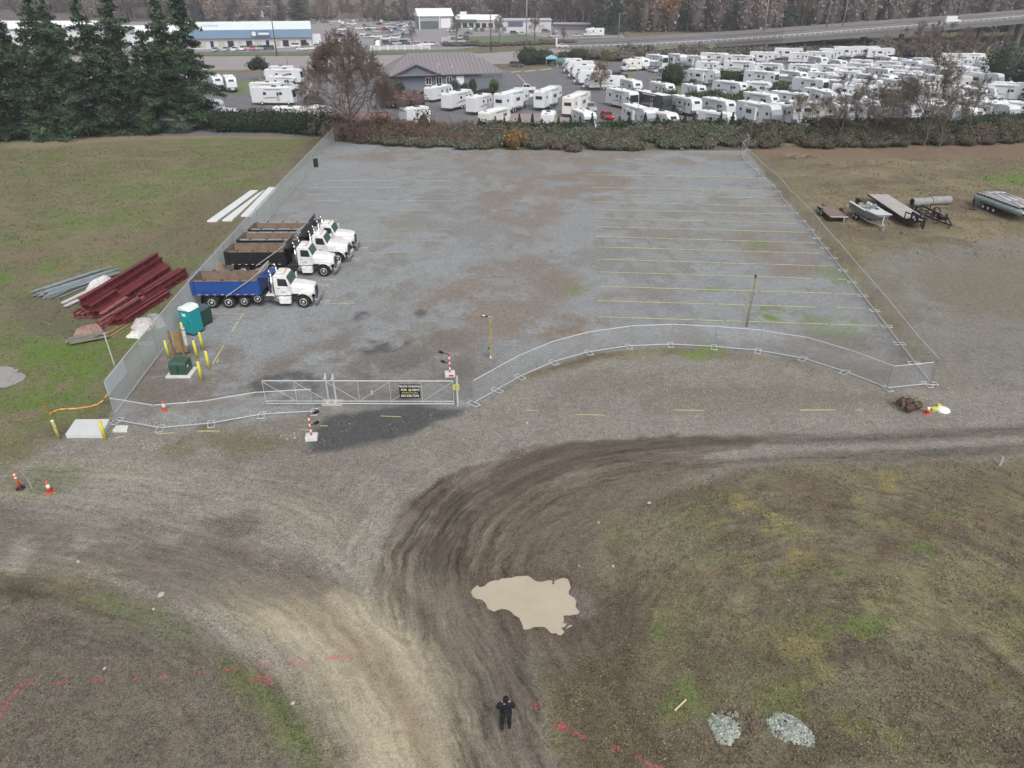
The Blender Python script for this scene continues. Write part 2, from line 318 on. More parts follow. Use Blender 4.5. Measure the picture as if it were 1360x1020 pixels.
    for k in range(60):
        cx, cy = random.uniform(880, 1360), random.uniform(640, 1000); r = random.uniform(8, 34)
        poly([(cx - r, cy), (cx, cy - r * .6), (cx + r, cy), (cx, cy + r * .6)], lin(*random.choice([(138, 130, 94), (130, 120, 84), (82, 72, 62), (108, 110, 72), (98, 110, 64), (96, 84, 74)])), .35, 1.3, .8, None, 1, ss(n4 * .7 + n2 * .3, .44, .53))
    # wheel-turn marks: concentric arcs in the field
    ctr = g(1190, 900); rr = np.hypot(x - ctr.x, y - ctr.y)
    fld = ss(pip_sd(x, y, gp([(850, 660), (1360, 610), (1500, 1100), (760, 1100), (800, 800)])), -.5, 1)
    arc = ss(np.abs(((rr + wx * 1.4) % 3.1) - 1.5), .5, .15) * fld * ss(n1, .42, .58)
    mixc(arc * .6, lin(82, 71, 61)); streak = np.maximum(streak, fld * .45 * ss(np.abs(np.arctan2(y - ctr.y, x - ctr.x)), 3.12, 2.7)); tu = np.where(fld > .5, np.arctan2(y - ctr.y, x - ctr.x) * 14, tu); tv = np.where(fld > .5, rr, tv)
    # damp rim of the puddle
    poly([(610, 775), (690, 750), (770, 755), (800, 800), (790, 850), (720, 850), (660, 830)], lin(92, 81, 72), .5, .8, .7); poly([(750, 775), (785, 785), (796, 825), (772, 846), (752, 835)], lin(122, 114, 110), .4, .7, .6, None, 1, ss(n4, .38, .55))
    grain = np.clip(grain, .45, 1)
    nzf = (fbm(x, y, .9, 3, 9) - .5) * .06 * ss(y, 2, 10) * ss(400 - y, 0, 100) * (np.abs(x) < 200)
    z = nzf * (1 - lot * .8)
    C *= np.array([1.0, 1.03, 1.01])
    # ruts pressed into the haul road
    z = z - md * .05 * (.5 + .5 * np.sin(Vv * 7.5 + wx * 6))
    pud = pip_sd(x, y, PUD); pz = np.clip(-pud * .11, -.12, .05) + (fbm(x, y, .8, 5, 12) - .5) * .09 * ss(.75 - np.abs(pud + .1), 0, .6) + (fbm(x, y, .9, 5, 14) - .52) * .42 * ss(pud, -.4, .5) * (x > g(735, 800).x)
    k_ = ss(pud, -2.2, -.7); z = z * (1 - k_) + pz * k_
    V = np.stack([x, y, z], 1)
    i = np.arange(ny - 1)[:, None] * nx + np.arange(nx - 1)[None, :]; i = i.ravel()
    F = np.stack([i, i + 1, i + 1 + nx, i + nx], 1)
    m = bpy.data.materials.new('soil_and_gravel'); m.use_nodes = True; t = m.node_tree; b = t.nodes['Principled BSDF']; L = t.links
    o = meshobj('ground', V, F, m, None, True, C); struct(o)
    for nm, arr in (('grain', grain), ('streak', streak), ('tu', tu), ('tv', tv)):
        a = o.data.attributes.new(nm, 'FLOAT', 'POINT'); a.data.foreach_set('value', arr.astype(np.float32))
    N = t.nodes.new
    def at(nm): a = N('ShaderNodeAttribute'); a.attribute_name = nm; return a
    def math_(op, a, b_=None):
        n = N('ShaderNodeMath'); n.operation = op
        for k, v in ((0, a), (1, b_)):
            if v is None: continue
            if isinstance(v, (int, float)): n.inputs[k].default_value = v
            else: L.new(v, n.inputs[k])
        return n.outputs[0]
    tc = N('ShaderNodeTexCoord')
    def noise(scale, det, rg, vec=None):
        n = N('ShaderNodeTexNoise'); n.inputs['Scale'].default_value = scale; n.inputs['Detail'].default_value = det; n.inputs['Roughness'].default_value = rg
        L.new(vec or tc.outputs['Object'], n.inputs['Vector']); return n.outputs[0]
    a = noise(2.6, 8, .74); c = noise(24, 3, .7); e_ = noise(7.5, 2, .6)
    st_ = N('ShaderNodeCombineXYZ'); L.new(math_('MULTIPLY', at('tu').outputs['Fac'], .22), st_.inputs[0]); L.new(math_('ADD', math_('MULTIPLY', at('tv').outputs['Fac'], 2.6), math_('MULTIPLY', math_('SUBTRACT', noise(.35, 4, .6), .5), 3.0)), st_.inputs[1])
    sn = noise(1.0, 6, .75, st_.outputs[0])
    ga = math_('MULTIPLY', math_('ADD', math_('MULTIPLY', math_('SUBTRACT', a, .5), 1.7), math_('ADD', math_('MULTIPLY', math_('SUBTRACT', c, .5), 5.0), math_('MULTIPLY', math_('SUBTRACT', e_, .5), 1.5))), at('grain').outputs['Fac'])
    gs = math_('MULTIPLY', math_('SUBTRACT', sn, .5), math_('MULTIPLY', at('streak').outputs['Fac'], 3.2))
    f = math_('ADD', math_('ADD', ga, gs), 1.0); f = math_('MAXIMUM', f, .25)
    vor = N('ShaderNodeTexVoronoi'); vor.inputs['Scale'].default_value = 5.5; L.new(tc.outputs['Object'], vor.inputs['Vector'])
    sep = N('ShaderNodeSeparateColor'); L.new(vor.outputs['Color'], sep.inputs[0])
    peb = math_('MULTIPLY', math_('LESS_THAN', vor.outputs['Distance'], .17), math_('GREATER_THAN', sep.outputs[0], .86))
    vm = N('ShaderNodeVectorMath'); vm.operation = 'SCALE'; L.new(at('col').outputs['Color'], vm.inputs[0]); L.new(f, vm.inputs['Scale'])
    mx = N('ShaderNodeMix'); mx.data_type = 'RGBA'; L.new(math_('MULTIPLY', peb, .38), mx.inputs[0]); L.new(vm.outputs[0], mx.inputs[6]); mx.inputs[7].default_value = (.42, .41, .38, 1)
    # slight hue wander
    hn = noise(.7, 6, .7, None); hsn = N('ShaderNodeHueSaturation'); L.new(math_('ADD', math_('MULTIPLY', math_('SUBTRACT', hn, .5), .06), .5), hsn.inputs['Hue']); L.new(mx.outputs[2], hsn.inputs['Color'])
    L.new(hsn.outputs[0], b.inputs['Base Color']); b.inputs['Roughness'].default_value = .9; b.inputs['Specular IOR Level'].default_value = .2
    bp = N('ShaderNodeBump'); bp.inputs['Strength'].default_value = .7; bp.inputs['Distance'].default_value = .12
    L.new(math_('ADD', math_('ADD', a, math_('MULTIPLY', c, .4)), math_('MULTIPLY', gs, .5)), bp.inputs['Height']); L.new(bp.outputs[0], b.inputs['Normal'])
PUD = smooth_poly(gp([(619, 784), (650, 772), (680, 763), (705, 764), (716, 773), (730, 768), (754, 766), (760, 778), (750, 790), (760, 797), (757, 808), (771, 818), (773, 828), (760, 832), (745, 841), (730, 840), (715, 832), (700, 836), (690, 826), (676, 812), (664, 806), (652, 812), (640, 800)]), 1)
def jag(P, amp=.12, seed=3):
    r = random.Random(seed); Q = []; n = len(P)
    for i in range(n):
        a, b = P[i], P[(i + 1) % n]; L = math.hypot(b[0] - a[0], b[1] - a[1]); k = max(1, int(L / .22))
        for j in range(k): t = j / k; Q.append((a[0] * (1 - t) + b[0] * t + r.gauss(0, amp * .6), a[1] * (1 - t) + b[1] * t + r.gauss(0, amp)))
    return Q
def sheet(name, P, z, m, thick=0.0):
    b = MB(); n = len(P)
    if thick:
        b.add([(x, y, z) for x, y in P] + [(x, y, z - thick) for x, y in P], [tuple(range(n))] + [(i, n + i, n + (i + 1) % n, (i + 1) % n) for i in range(n)])
    else: b.add([(x, y, z) for x, y in P], [tuple(range(n))])
    o = b.build(name, m, fixn=False); return struct(o)
ground()
water = mat('muddy_water', lin(178, 168, 148), .04, 0, .08, .5, .012, spec=.5)
cxp = sum(a for a, _ in PUD) / len(PUD); cyp = sum(b for _, b in PUD) / len(PUD); sheet('puddle', [(a + (a - cxp) / max(.1, math.hypot(a - cxp, b - cyp)) * .55, b + (b - cyp) / max(.1, math.hypot(a - cxp, b - cyp)) * .55) for a, b in PUD], .0, water)
sheet('puddle', jag(smooth_poly(gp([(-60, 484), (8, 486), (28, 494), (36, 503), (15, 514), (-60, 524)]), 1), .1, 5), .03, mat('grey_water', lin(150, 147, 146), .06, 0, .05, 1))
asph = mat('asphalt', lin(108, 107, 112), .85, 0, .16, .25, .2); asph2 = mat('road_asphalt', lin(148, 142, 142), .85, 0, .1, .1, .1)
# ------------------------------------------------ painted lines
yel = mat('yellow_line_paint', lin(184, 180, 132), .8, 0, .25, 6); wht = mat('white_line_paint', lin(188, 188, 186), .8, 0, .2, 6); pink = mat('pink_marking_paint', lin(218, 84, 112), .85, 0, .2, 9)
def line(name, p0, p1, wd, m, z=.03, gap=0.12):
    a, b = Vector(p0), Vector(p1); d = (b - a); L = d.length; d.normalize(); n = Vector((-d.y, d.x, 0)); mb = MB(); x = 0
    while x < L:
        l = random.uniform(1.0, 3.2); e = min(L, x + l)
        if random.random() > gap:
            jj = [random.uniform(-.02, .02) for _ in range(4)]
            mb.quad(a + d * x + n * (-wd / 2 + jj[0]) + Vector((0, 0, z)), a + d * e + n * (-wd / 2 + jj[1]) + Vector((0, 0, z)), a + d * e + n * (wd / 2 + jj[2]) + Vector((0, 0, z)), a + d * x + n * (wd / 2 + jj[3]) + Vector((0, 0, z)))
        x = e + (random.uniform(.0, .25) if random.random() < .6 else 0)
    if mb.f: return struct(mb.build(name, m, fixn=False))
RL = [(794, 421, 1166, 433), (793, 399.6, 1146, 410), (797, 380.6, 1136, 391), (796, 361.4, 1124, 371.5), (794, 344.5, 1098, 353.6), (793, 328.2, 1090, 337), (791, 314.4, 1083, 323), (791, 301.2, 1073, 309), (786, 289.7, 1060, 297), (790, 278.5, 1052, 285), (789, 268.4, 1044, 274.5), (788, 258.6, 1037, 264), (786, 249.1, 1027, 254), (780, 232.2, 1004, 236)]
for i, (a, b, c, d) in enumerate(RL): line('painted_line', g(a, b), g(c, d), .15 + .006 * i, yel, gap=.03)
for a, b, c, d in [(430, 404, 470, 403), (432, 389, 444, 388.5), (428, 372, 450, 371.7), (462, 337, 584, 335), (466, 321, 592, 320), (452, 305.5, 598, 304.4), (440, 292.5, 602, 290.5), (450, 281, 606, 279.5)]: line('painted_line', g(a, b), g(c, d), .12, yel, gap=.12)
for a, b, c, d in [(400, 267, 606, 267), (405, 258, 608, 258), (410, 249, 610, 249), (415, 240, 600, 240)]: line('painted_line', g(a, b), g(c, d), .12, wht, gap=.4)
line('painted_line', g(322, 418), g(282, 484), .1, yel, gap=.1); line('painted_line', g(327, 418), g(288, 482), .1, yel, gap=.2); line('painted_line', g(278, 417), g(326, 417.5), .1, yel, gap=.2)
for a, b, c, d in [(765, 551, 803, 552), (895, 545, 938, 546), (1062, 545, 1110, 545), (700, 545, 715, 546), (262, 573, 292, 573), (1136, 545, 1144, 545), (153, 582, 166, 580), (208, 577, 232, 575), (425, 566, 436, 566), (400, 571, 415, 572), (505, 553, 535, 554)]: line('painted_line', g(a, b), g(c, d), .1, yel, gap=0)
# stall numbers sprayed near the trucks
for px, py in [(427, 402), (428, 380), (433, 366), (468, 345), (481, 330), (236, 460), (192, 458)]:
    c = g(px, py); mb = MB()
    for k in range(3): mb.box((c.x + k * .45 - .4, c.y + random.uniform(-.1, .1), .02), (.32, .1, .012)).box((c.x + k * .45 - .55, c.y + .2, .02), (.08, .5, .012)).box((c.x + k * .45 - .4, c.y + .42, .0205), (.3, .1, .012))
    struct(mb.build('painted_line', wht))
def spray(name, a, b, sd, dens):
    r = np.random.default_rng(int(abs(a.x * 97 + a.y * 13)) + 1); L = (b - a).length; n = int(L * dens * .075) + 8; t_ = r.random(n); nx, ny = -(b.y - a.y) / L, (b.x - a.x) / L; o_ = r.normal(size=n) * sd
    c = np.stack([a.x + (b.x - a.x) * t_ + nx * o_, a.y + (b.y - a.y) * t_ + ny * o_, .028 + r.random(n) * .008], 1); k = fbm(c[:, 0] * 1.0, c[:, 1] * 1.0, .5, 3, 5) > .38; c = c[k]; s = r.uniform(.008, .022, len(c)); an = r.uniform(0, 6.28, len(c))
    V = np.stack([c + np.stack([s * np.cos(an + q), s * np.sin(an + q), 0 * s], 1) for q in (0, 1.57, 3.14, 4.71)], 1).reshape(-1, 3); return struct(meshobj(name, V, np.arange(len(V)).reshape(-1, 4), pink))
for pts in ([(0, 955), (12, 930), (30, 909)], [(30, 909), (52, 907)], [(70, 908), (94, 906)], [(116, 905), (138, 903)], [(164, 903), (187, 901)], [(203, 898), (226, 899)], [(251, 895), (272, 895)], [(297, 890), (318, 888)], [(343, 885), (365, 884)], [(383, 881), (410, 880)], [(432, 875), (448, 873), (466, 876)], [(736, 962), (756, 970)], [(762, 973), (776, 980)], [(812, 993), (824, 997)], [(850, 1010), (880, 1022)], [(708, 932), (714, 943)]):
    for (a, b), (c, d) in zip(pts, pts[1:]): spray('survey_line', g(a, b), g(c, d), .055, 900)
for pts, wd in (([(329, 905), (337, 897), (349, 899), (358, 905), (360, 911), (352, 910), (347, 903), (334, 906)], 0),):
    [spray('survey_mark', g(a_, b_), g(c_, d_), .12, 1500) for (a_, b_), (c_, d_) in (((331, 903), (345, 899)), ((345, 899), (356, 903)), ((356, 903), (358, 911)), ((440, 875), (445, 876)), ((741, 964), (755, 969)), ((838, 1004), (850, 1009)))]
# ------------------------------------------------ common vehicle materials
white = mat('white_gloss_paint', (.76, .77, .78), .28, 0, .08, 2.5, spec=.5, tint=(.60, .59, .56)); blk = mat('black_paint', (.018, .018, .02), .4, 0, .2, 2); rub = mat('tyre_rubber', (.022, .022, .023), .8, 0, .25, 6)
rimm = mat('polished_rim', (.62, .63, .65), .3, .7, .1, 8); chrome = mat('chrome', (.7, .71, .73), .15, 1, .05, 4); glass = mat('tinted_glass', (.02, .03, .032), .06, 0, .1, 3, spec=.8)
glassg = mat('green_windscreen_glass', (.07, .12, .12), .06, 0, .1, 3, spec=.8)
blue = mat('blue_body_paint', (.022, .07, .27), .35, 0, .12, 1.5); rust = mat('rusty_bare_steel', (.12, .08, .055), .85, 0, .4, 2.2, .3, tint=(.24, .19, .145)); silver = mat('worn_silver_rail', (.42, .42, .42), .5, .4, .2, 2)
dgrey = mat('dark_grey_steel', (.05, .05, .055), .6, 0, .25, 2); redm = mat('red_marker', (.5, .03, .02), .4); galv = mat('galvanized_steel', (.52, .54, .56), .5, .15, .12, 4); galvd = mat('dull_galvanized_steel', (.26, .28, .29), .6, .1, .12, 4)
def wheel(parent, x, y, z, r, wd, side, hub=rimm):
    mb = MB(); s = side
    mb.lathe((x, y, z), [(r * .62, -wd / 2), (r * .93, -wd / 2), (r, -wd / 2 + .05), (r, wd / 2 - .05), (r * .93, wd / 2), (r * .62, wd / 2)], 'Y', 22)
    o = mb.build('wheel', rub, parent, True)
    mb = MB(); f = s * (wd / 2)
    mb.lathe((x, y + f, z), [(r * .60, -s * .02), (r * .62, s * .012), (r * .50, s * .012), (r * .40, -s * .03), (r * .22, -s * .02), (r * .2, s * .05), (r * .12, s * .06)], 'Y', 20)
    mb.build('rim', hub, o, True)
    MB().lathe((x, y + f, z), [(r * .36, -s * .028), (r * .36, -s * .012), (r * .3, -s * .012), (r * .3, -s * .03)], 'Y', 16).build('hub_ring', dgrey, o)
def arch(mb, x, z, r, y0, y1, th=.04, a0=0, a1=180, n=12):
    for k in range(n):
        t0 = math.radians(a0 + (a1 - a0) * k / n); t1 = math.radians(a0 + (a1 - a0) * (k + 1) / n)
        P = [(x + (r + q) * math.cos(t), z + (r + q) * math.sin(t)) for t, q in ((t0, 0), (t1, 0), (t1, th), (t0, th))]
        mb.prof(P, y0, y1)
def dump_truck(label, loc, rz, body, top, Lb, rail, arms, axles, wb, side_light=True):
    t = thing('dump_truck', label, 'dump truck', loc, rz, 'white cab dump trucks parked along the fence')
    R = .53; W = 1.22; xr = 0.0; xf = wb  # last axle at 0, front axle at wb
    mb = MB()
    for s in (-1, 1): mb.box(((wb + .4) / 2 - .5, s * .43, .86), (wb + 1.6, .09, .28))
    for k in range(7): mb.box((k * wb / 6 - .4, 0, .86), (.1, .8, .2))
    mb.build('chassis', dgrey, t)
    for xa, up in axles + [(xf, 0)]: MB().tube((xa, -1.0, R + up), (xa, 1.0, R + up), .09).build('axle', dgrey, t)
    for xa, up in axles:
        for s in (-1, 1): wheel(t, xa, s * (W - .26), R + up - (.03 if up else 0), R * (.9 if up else 1), .5 if not up else .3, s)
    for s in (-1, 1): wheel(t, xf, s * (W - .17), R, R, .34, s)
    # cab
    xc = wb - 1.05  # cab front (windscreen base)
    mb = MB(); zf = 1.05
    mb.prof([(xc - 1.35, zf), (xc + .05, zf), (xc + .12, 1.95), (xc - .22, 2.72), (xc - .45, 2.86), (xc - 1.2, 2.88), (xc - 1.35, 2.75)], -1.02, 1.02, inset=(.12, .95))
    mb.build('cab', white, t, bevel=.05)
    mb = MB(); mb.box((xc - .8, 0, 2.93), (.65, .9, .1), taper=.8)
    mb.build('roof_fairing', white, t, bevel=.03)
    for y in (-.6, -.3, 0, .3, .6): MB().box((xc - .5, y, 2.9), (.1, .1, .06)).build('clearance_light', mat('amber_lens', (.55, .22, .03), .3), t)
    # windscreen
    mb = MB(); mb.prof([(xc + .115, 2.02), (xc + .145, 2.02), (xc - .175, 2.70), (xc - .205, 2.70)], -.88, .88); mb.build('windscreen', glassg, t)
    for s in (-1, 1):
        mb = MB(); mb.prof([(xc - .98, 1.95), (xc - .1, 1.9), (xc - .22, 2.55), (xc - .95, 2.6)], s * .995 - .035, s * .995 + .035); mb.build('side_window', glass, t)
        mb = MB(); mb.prof([(xc - 1.08, 1.1), (xc - .02, 1.1), (xc - .02, 1.84), (xc - 1.08, 1.88)], s * 1.02 - .02, s * 1.02 + .02); d = mb.build('door', white, t, bevel=.02)
        mb = MB(); mb.box((xc - .95, s * 1.05, 1.72), (.16, .03, .05)); mb.build('handle', blk, d)
        mb = MB()
        for q in range(2): mb.box((xc - .6, s * 1.045, 1.35 + q * .1), (.42 - q * .12, .008, .045))
        mb.build('door_lettering', mat('grey_lettering', (.25, .27, .3), .6), d)
        mb = MB(); mb.tube((xc - .02, s * 1.0, 1.9), (xc + .05, s * 1.3, 2.0), .02); mb.box((xc + .05, s * 1.34, 2.12), (.1, .22, .48)); mb.build('mirror', white, t, bevel=.03)
    # hood, sloping and narrowing
    mb = MB(); x0, x1 = xc + .08, wb + .92
    sec = lambda x, w_, zt, zb: [(x, -w_, zb), (x, w_, zb), (x, w_ * 1.0, zt - .28), (x, w_ * .72, zt), (x, -w_ * .72, zt), (x, -w_ * 1.0, zt - .28)]
    S = [sec(x0, .88, 2.05, 1.15), sec((x0 + x1) / 2, .74, 1.96, 1.1), sec(x1 - .12, .62, 1.82, 1.0), sec(x1, .56, 1.70, 1.0)]
    V = [p for q in S for p in q]; F = [tuple(range(5, -1, -1)), tuple(range(18, 24))]
    for k in range(3):
        for i in range(6): j = (i + 1) % 6; F.append((k * 6 + i, k * 6 + j, k * 6 + 6 + j, k * 6 + 6 + i))
    mb.add(V, F); mb.build('hood', white, t, bevel=.05)
    mb = MB(); mb.prof([(x1 + .0, .72), (x1 + .07, .72), (x1 + .05, 1.62), (x1 - .02, 1.66)], -.5, .5); gr = mb.build('grille', chrome, t)
    mb = MB()
    for k in range(9): mb.box((x1 + .065, 0, .8 + k * .09), (.02, .86, .05))
    mb.build('grille_slot', blk, gr)
    # fenders
    for s in (-1, 1):
        mb = MB(); arch(mb, xf, R, R + .13, s * (W - .02), s * (W - .62), .05, -5, 165, 14); mb.box((xf + .3, s * .82, 1.22), (.9, .42, .35)); mb.build('fender', white, t, bevel=.02)
        mb = MB(); arch(mb, xf, R, R + .1, s * (W + .03), s * (W - .05), .11, -12, 172, 14); mb.build('fender_flare', blk, t)
        mb = MB(); mb.box((x1 - .12, s * .86, 1.28), (.2, .28, .22)); mb.build('headlight', mat('lamp_lens', (.7, .72, .74), .1), t, bevel=.04)
        mb = MB(); mb.lathe((xc - .95, s * .9, .78), [(.02, -.55), (.3, -.53), (.31, 0), (.3, .53), (.02, .55)], 'X', 16); mb.build('fuel_tank', chrome, t, True)
        mb = MB(); mb.box((xc - .5, s * 1.0, .72), (1.0, .42, .52)); mb.box((xc - .5, s * 1.16, .44), (.9, .2, .05)); mb.build('step_box', white, t, bevel=.03)
        mb = MB(); mb.tube((xc - 1.5, s * .86, .8), (xc - 1.5, s * .86, 3.0), .085, n=12); mb.tube((xc - 1.5, s * .86, 1.5), (xc - 1.5, s * .86, 2.5), .12, n=12); mb.tube((xc - 1.5, s * .86, 3.0), (xc - 1.62, s * .86, 3.3), .075, n=10); mb.build('exhaust_stack', chrome, t, True)
    mb = MB(); mb.prof([(x1 + .0, .42), (x1 + .3, .45), (x1 + .32, .78), (x1 + .05, .82)], -1.15, 1.15); mb.build('bumper', chrome, t, bevel=.04)
    # dump body
    b0 = -1.45; b1 = b0 + Lb; zb = 1.28; ht = 1.2; Wb = 1.24
    mb = MB(); mb.cur = 0
    mb.box(((b0 + b1) / 2, 0, zb), (Lb, 2 * Wb - .2, .14))
    for s in (-1, 1):
        mb.prof([(b0, zb - .02), (b1 - .05, zb - .02), (b1 - .05, zb + ht), (b0, zb + ht)], s * (Wb - .02), s * (Wb - .08))
        mb.prof([(b0 + .3, zb - .04), (b1 - .25, zb - .04), (b1 - .25, zb + .2), (b0 + .3, zb + .2)], s * Wb, s * (Wb + .05))
        for q in (b0 + .18, b1 - .2): mb.box((q, s * (Wb + .02), zb + ht / 2), (.28, .1, ht + .06))
    mb.box((b1, 0, zb + ht / 2 + .15), (.08, 2 * Wb, ht + .3)); mb.box((b1 + .5, 0, zb + ht + .32), (1.1, 2 * Wb - .1, .06), ry=-.06)
    mb.build('dump_body', body, t)
    mb = MB(); mb.box((b0 - .05, 0, zb + ht / 2 - .03), (.09, 2 * Wb, ht + .1)); mb.box((b0 - .1, 0, zb + .2), (.06, 2 * Wb - .2, .1)); mb.box((b0 - .1, 0, zb + ht - .2), (.06, 2 * Wb - .2, .1))
    mb.build('tailgate', body, t)
    mb = MB()
    mb.box(((b0 + b1) / 2, 0, zb + .09), (Lb - .14, 2 * Wb - .22, .03))
    for s in (-1, 1): mb.box(((b0 + b1) / 2, s * (Wb - .095), zb + ht / 2 + .05), (Lb - .14, .025, ht - .08))
    for q in (b0 + .02, b1 - .06): mb.box((q, 0, zb + ht / 2 + .05), (.025, 2 * Wb - .26, ht - .08))
    mb.build('box_lining', rust, t)
    for s in (-1, 1):
        mb = MB(); mb.box(((b0 + b1) / 2 + .1, s * (Wb - .05), zb + ht + .04), (Lb - .5, .17, .1)); mb.build('top_rail', rail, t)
        for k in range(3): MB().box((b0 + Lb * (.22 + .26 * k), s * (Wb - .05), zb + ht + .1), (.22, .19, .07)).build('rail_bracket', dgrey, t)
        for k in range(8): MB().box((b0 + .6 + k * (Lb - 1.2) / 7, s * (Wb + .06), zb + .02), (.24, .02, .06)).build('reflective_tape', mat('reflective_tape', (.6, .35, .35), .4), t)
        mb = MB(); arch(mb, 0, R, R + .12, s * W, s * (W - .55), .03, 20, 170, 8); 
        mb.build('mud_guard', dgrey, t)
    mb = MB(); mb.box((-.9, 0, .62), (.04, 2.2, .6)); mb.build('mud_flap', blk, t)
    # tarp arms
    for s in (-1, 1):
        mb = MB(); pts = [(b0 + Lb * .5, s * (Wb + .12), zb - .1), (b1 - .75, s * (Wb + .1), zb + ht + .05), (b1 + .3, s * (Wb + .04), zb + ht + .85)]
        mb.path(pts, .05, 8)
        if s == 1 and arms: pass
        mb.build('tarp_arm', silver, t)
    mb = MB(); mb.tube((b1 + .3, -Wb, zb + ht + .85), (b1 + .3, Wb, zb + ht + .85), .09, n=10); mb.box((b1 + .35, 0, zb + ht + .7), (.5, 1.9, .05), ry=-.5); mb.build('tarp_roll', top, t)
    # rear booster / deck plate between cab and body
    mb = MB(); mb.box((xc - 1.75, 0, 1.1), (.7, 2.1, .1)); mb.build('deck_plate', white if body == blue else dgrey, t)
    mb = MB(); mb.box((xc - 1.75, 0, 1.6), (.35, 1.2, .9)); mb.build('hydraulic_tank', dgrey, t, bevel=.03)
    return t
ax4 = [(0, 0), (1.45, 0), (2.75, .07), (3.95, .32)]; ax3 = [(0, 0), (1.4, 0), (2.75, .2)]
P0 = g(283.5, 408.5); P1 = g(402, 407.6)
dump_truck('white cab dump truck with blue dump box, nearest of the four parked trucks', (P0.x, P0.y + 1.0, 0), math.atan2(P1.y - P0.y, P1.x - P0.x), blue, silver, 5.75, rust, 1, ax4, 7.85)
bx = blk
for lab, (fx, fy), wb_, Lb_, rl in (('white cab dump truck with black box and dull rails, directly behind the blue-boxed truck', (431, 367), 7.6, 5.6, rust), ('white cab dump truck with black box, third of the four, between two other black-boxed trucks', (449.5, 350), 8.2, 6.1, silver), ('white cab dump truck with black box, farthest of the four from the toilet', (459, 335), 8.2, 6.0, silver)):
    p = g(fx, fy); dump_truck(lab, (p.x - wb_, p.y + 1.0, 0), 0.012, bx, dgrey, Lb_, rl, 1, ax3, wb_)
# ------------------------------------------------ fences
def netmat(name, col, cell, wire, veil=0.0):
    m = bpy.data.materials.new(name); m.use_nodes = True; t = m.node_tree; b = t.nodes['Principled BSDF']; b.inputs['Base Color'].default_value = (*col, 1); b.inputs['Roughness'].default_value = .6
    N = t.nodes.new; L = t.links; uv = N('ShaderNodeUVMap'); sp = N('ShaderNodeSeparateXYZ'); L.new(uv.outputs[0], sp.inputs[0])
    def M(op, a, b_=None):
        n = N('ShaderNodeMath'); n.operation = op
        for k, v in ((0, a), (1, b_)):
            if v is None: continue
            if isinstance(v, (int, float)): n.inputs[k].default_value = v
            else: L.new(v, n.inputs[k])
        return n.outputs[0]
    f = []
    for op in ('ADD', 'SUBTRACT'):
        q = M('FRACT', M('ABSOLUTE', M('DIVIDE', M(op, M('ADD', sp.outputs[0], 500), sp.outputs[1]), cell))); f.append(M('LESS_THAN', q, wire))
    k = M('MAXIMUM', f[0], f[1])
    if veil: k = M('MAXIMUM', k, veil)
    tr = N('ShaderNodeBsdfTransparent'); mx = N('ShaderNodeMixShader'); L.new(k, mx.inputs[0]); L.new(tr.outputs[0], mx.inputs[1]); L.new(b.outputs[0], mx.inputs[2])
    L.new(mx.outputs[0], t.nodes['Material Output'].inputs[0]); return m
net = netmat('chain_link', (.46, .49, .50), .07, .065); net2 = netmat('dense_chain_link', (.50, .55, .54), .07, .33); vinyl = netmat('light_chain_link', (.4, .42, .43), .07, .05)
def netpanel(name, a, b, z0, z1, m, parent, sag=0):
    a, b = Vector(a), Vector(b); o = meshobj(name, [(a.x, a.y, z0), (b.x, b.y, z0), (b.x, b.y, z1), (a.x, a.y, z1)], [(0, 1, 2, 3)], m, parent)
    uv = o.data.uv_layers.new(name='UVMap'); L = (b - a).length
    for i, q in enumerate([(0, z0), (L, z0), (L, z1), (0, z1)]): uv.data[i].uv = q
    return o
def resample(P, step):
    Q = [P[0]]; 
    for a, b in zip(P, P[1:]):
        L = math.hypot(b[0] - a[0], b[1] - a[1]); k = max(1, round(L / step))
        for j in range(1, k + 1): Q.append((a[0] + (b[0] - a[0]) * j / k, a[1] + (b[1] - a[1]) * j / k))
    return Q
def fence(label, pts, h, nm, step, feet=True, tr=.032, group=None, botrail=True, lean=0):
    x0, y0 = pts[0]; t = thing('chain_link_fence', label, 'fence', (x0, y0, 0), 0, group)
    P = [(a - x0, b - y0) for a, b in resample(pts, step)] if step else [(a - x0, b - y0) for a, b in pts]
    for (a, b) in zip(P, P[1:]):
        d = Vector((b[0] - a[0], b[1] - a[1])); L = d.length; d.normalize(); e = .03
        A = (a[0] + d.x * e, a[1] + d.y * e); B = (b[0] - d.x * e, b[1] - d.y * e)
        mb = MB(); j = random.uniform(-.015, .015)
        mb.tube((*A, h + j), (*B, h + j), tr)
        if botrail: mb.tube((*A, .12), (*B, .12), tr)
        
        mb.build('rail_frame', galv, t)
        netpanel('mesh_panel', A, B, .12, h, nm, t)
    for i, a in enumerate(P):
        mb = MB(); mb.tube((*a, 0), (*a, h + .04), tr * .85); mb.build('post', galvd, t)
        if feet:
            k = min(i, len(P) - 2); d = Vector((P[k + 1][0] - P[k][0], P[k + 1][1] - P[k][1])).normalized(); n = Vector((-d.y, d.x)); mb = MB()
            c = Vector(a); w_, l_ = .2, .42
            q = [c + d * w_ + n * l_, c - d * w_ + n * l_, c - d * w_ - n * l_, c + d * w_ - n * l_]
            for u, v in zip(q, q[1:] + q[:1]): mb.tube((u.x, u.y, .05), (v.x, v.y, .05), .028, n=6)
            mb.build('foot_frame', galv, t)
    return t
LF = [(-25.7, 39.2), (-26.5, 47.5), (-27.3, 57), (-29.0, 82.3), (-31.6, 131.5)]
fence('long tall chain link fence along the left side of the gravel lot', LF, 2.55, net2, 3.2, False, .035)
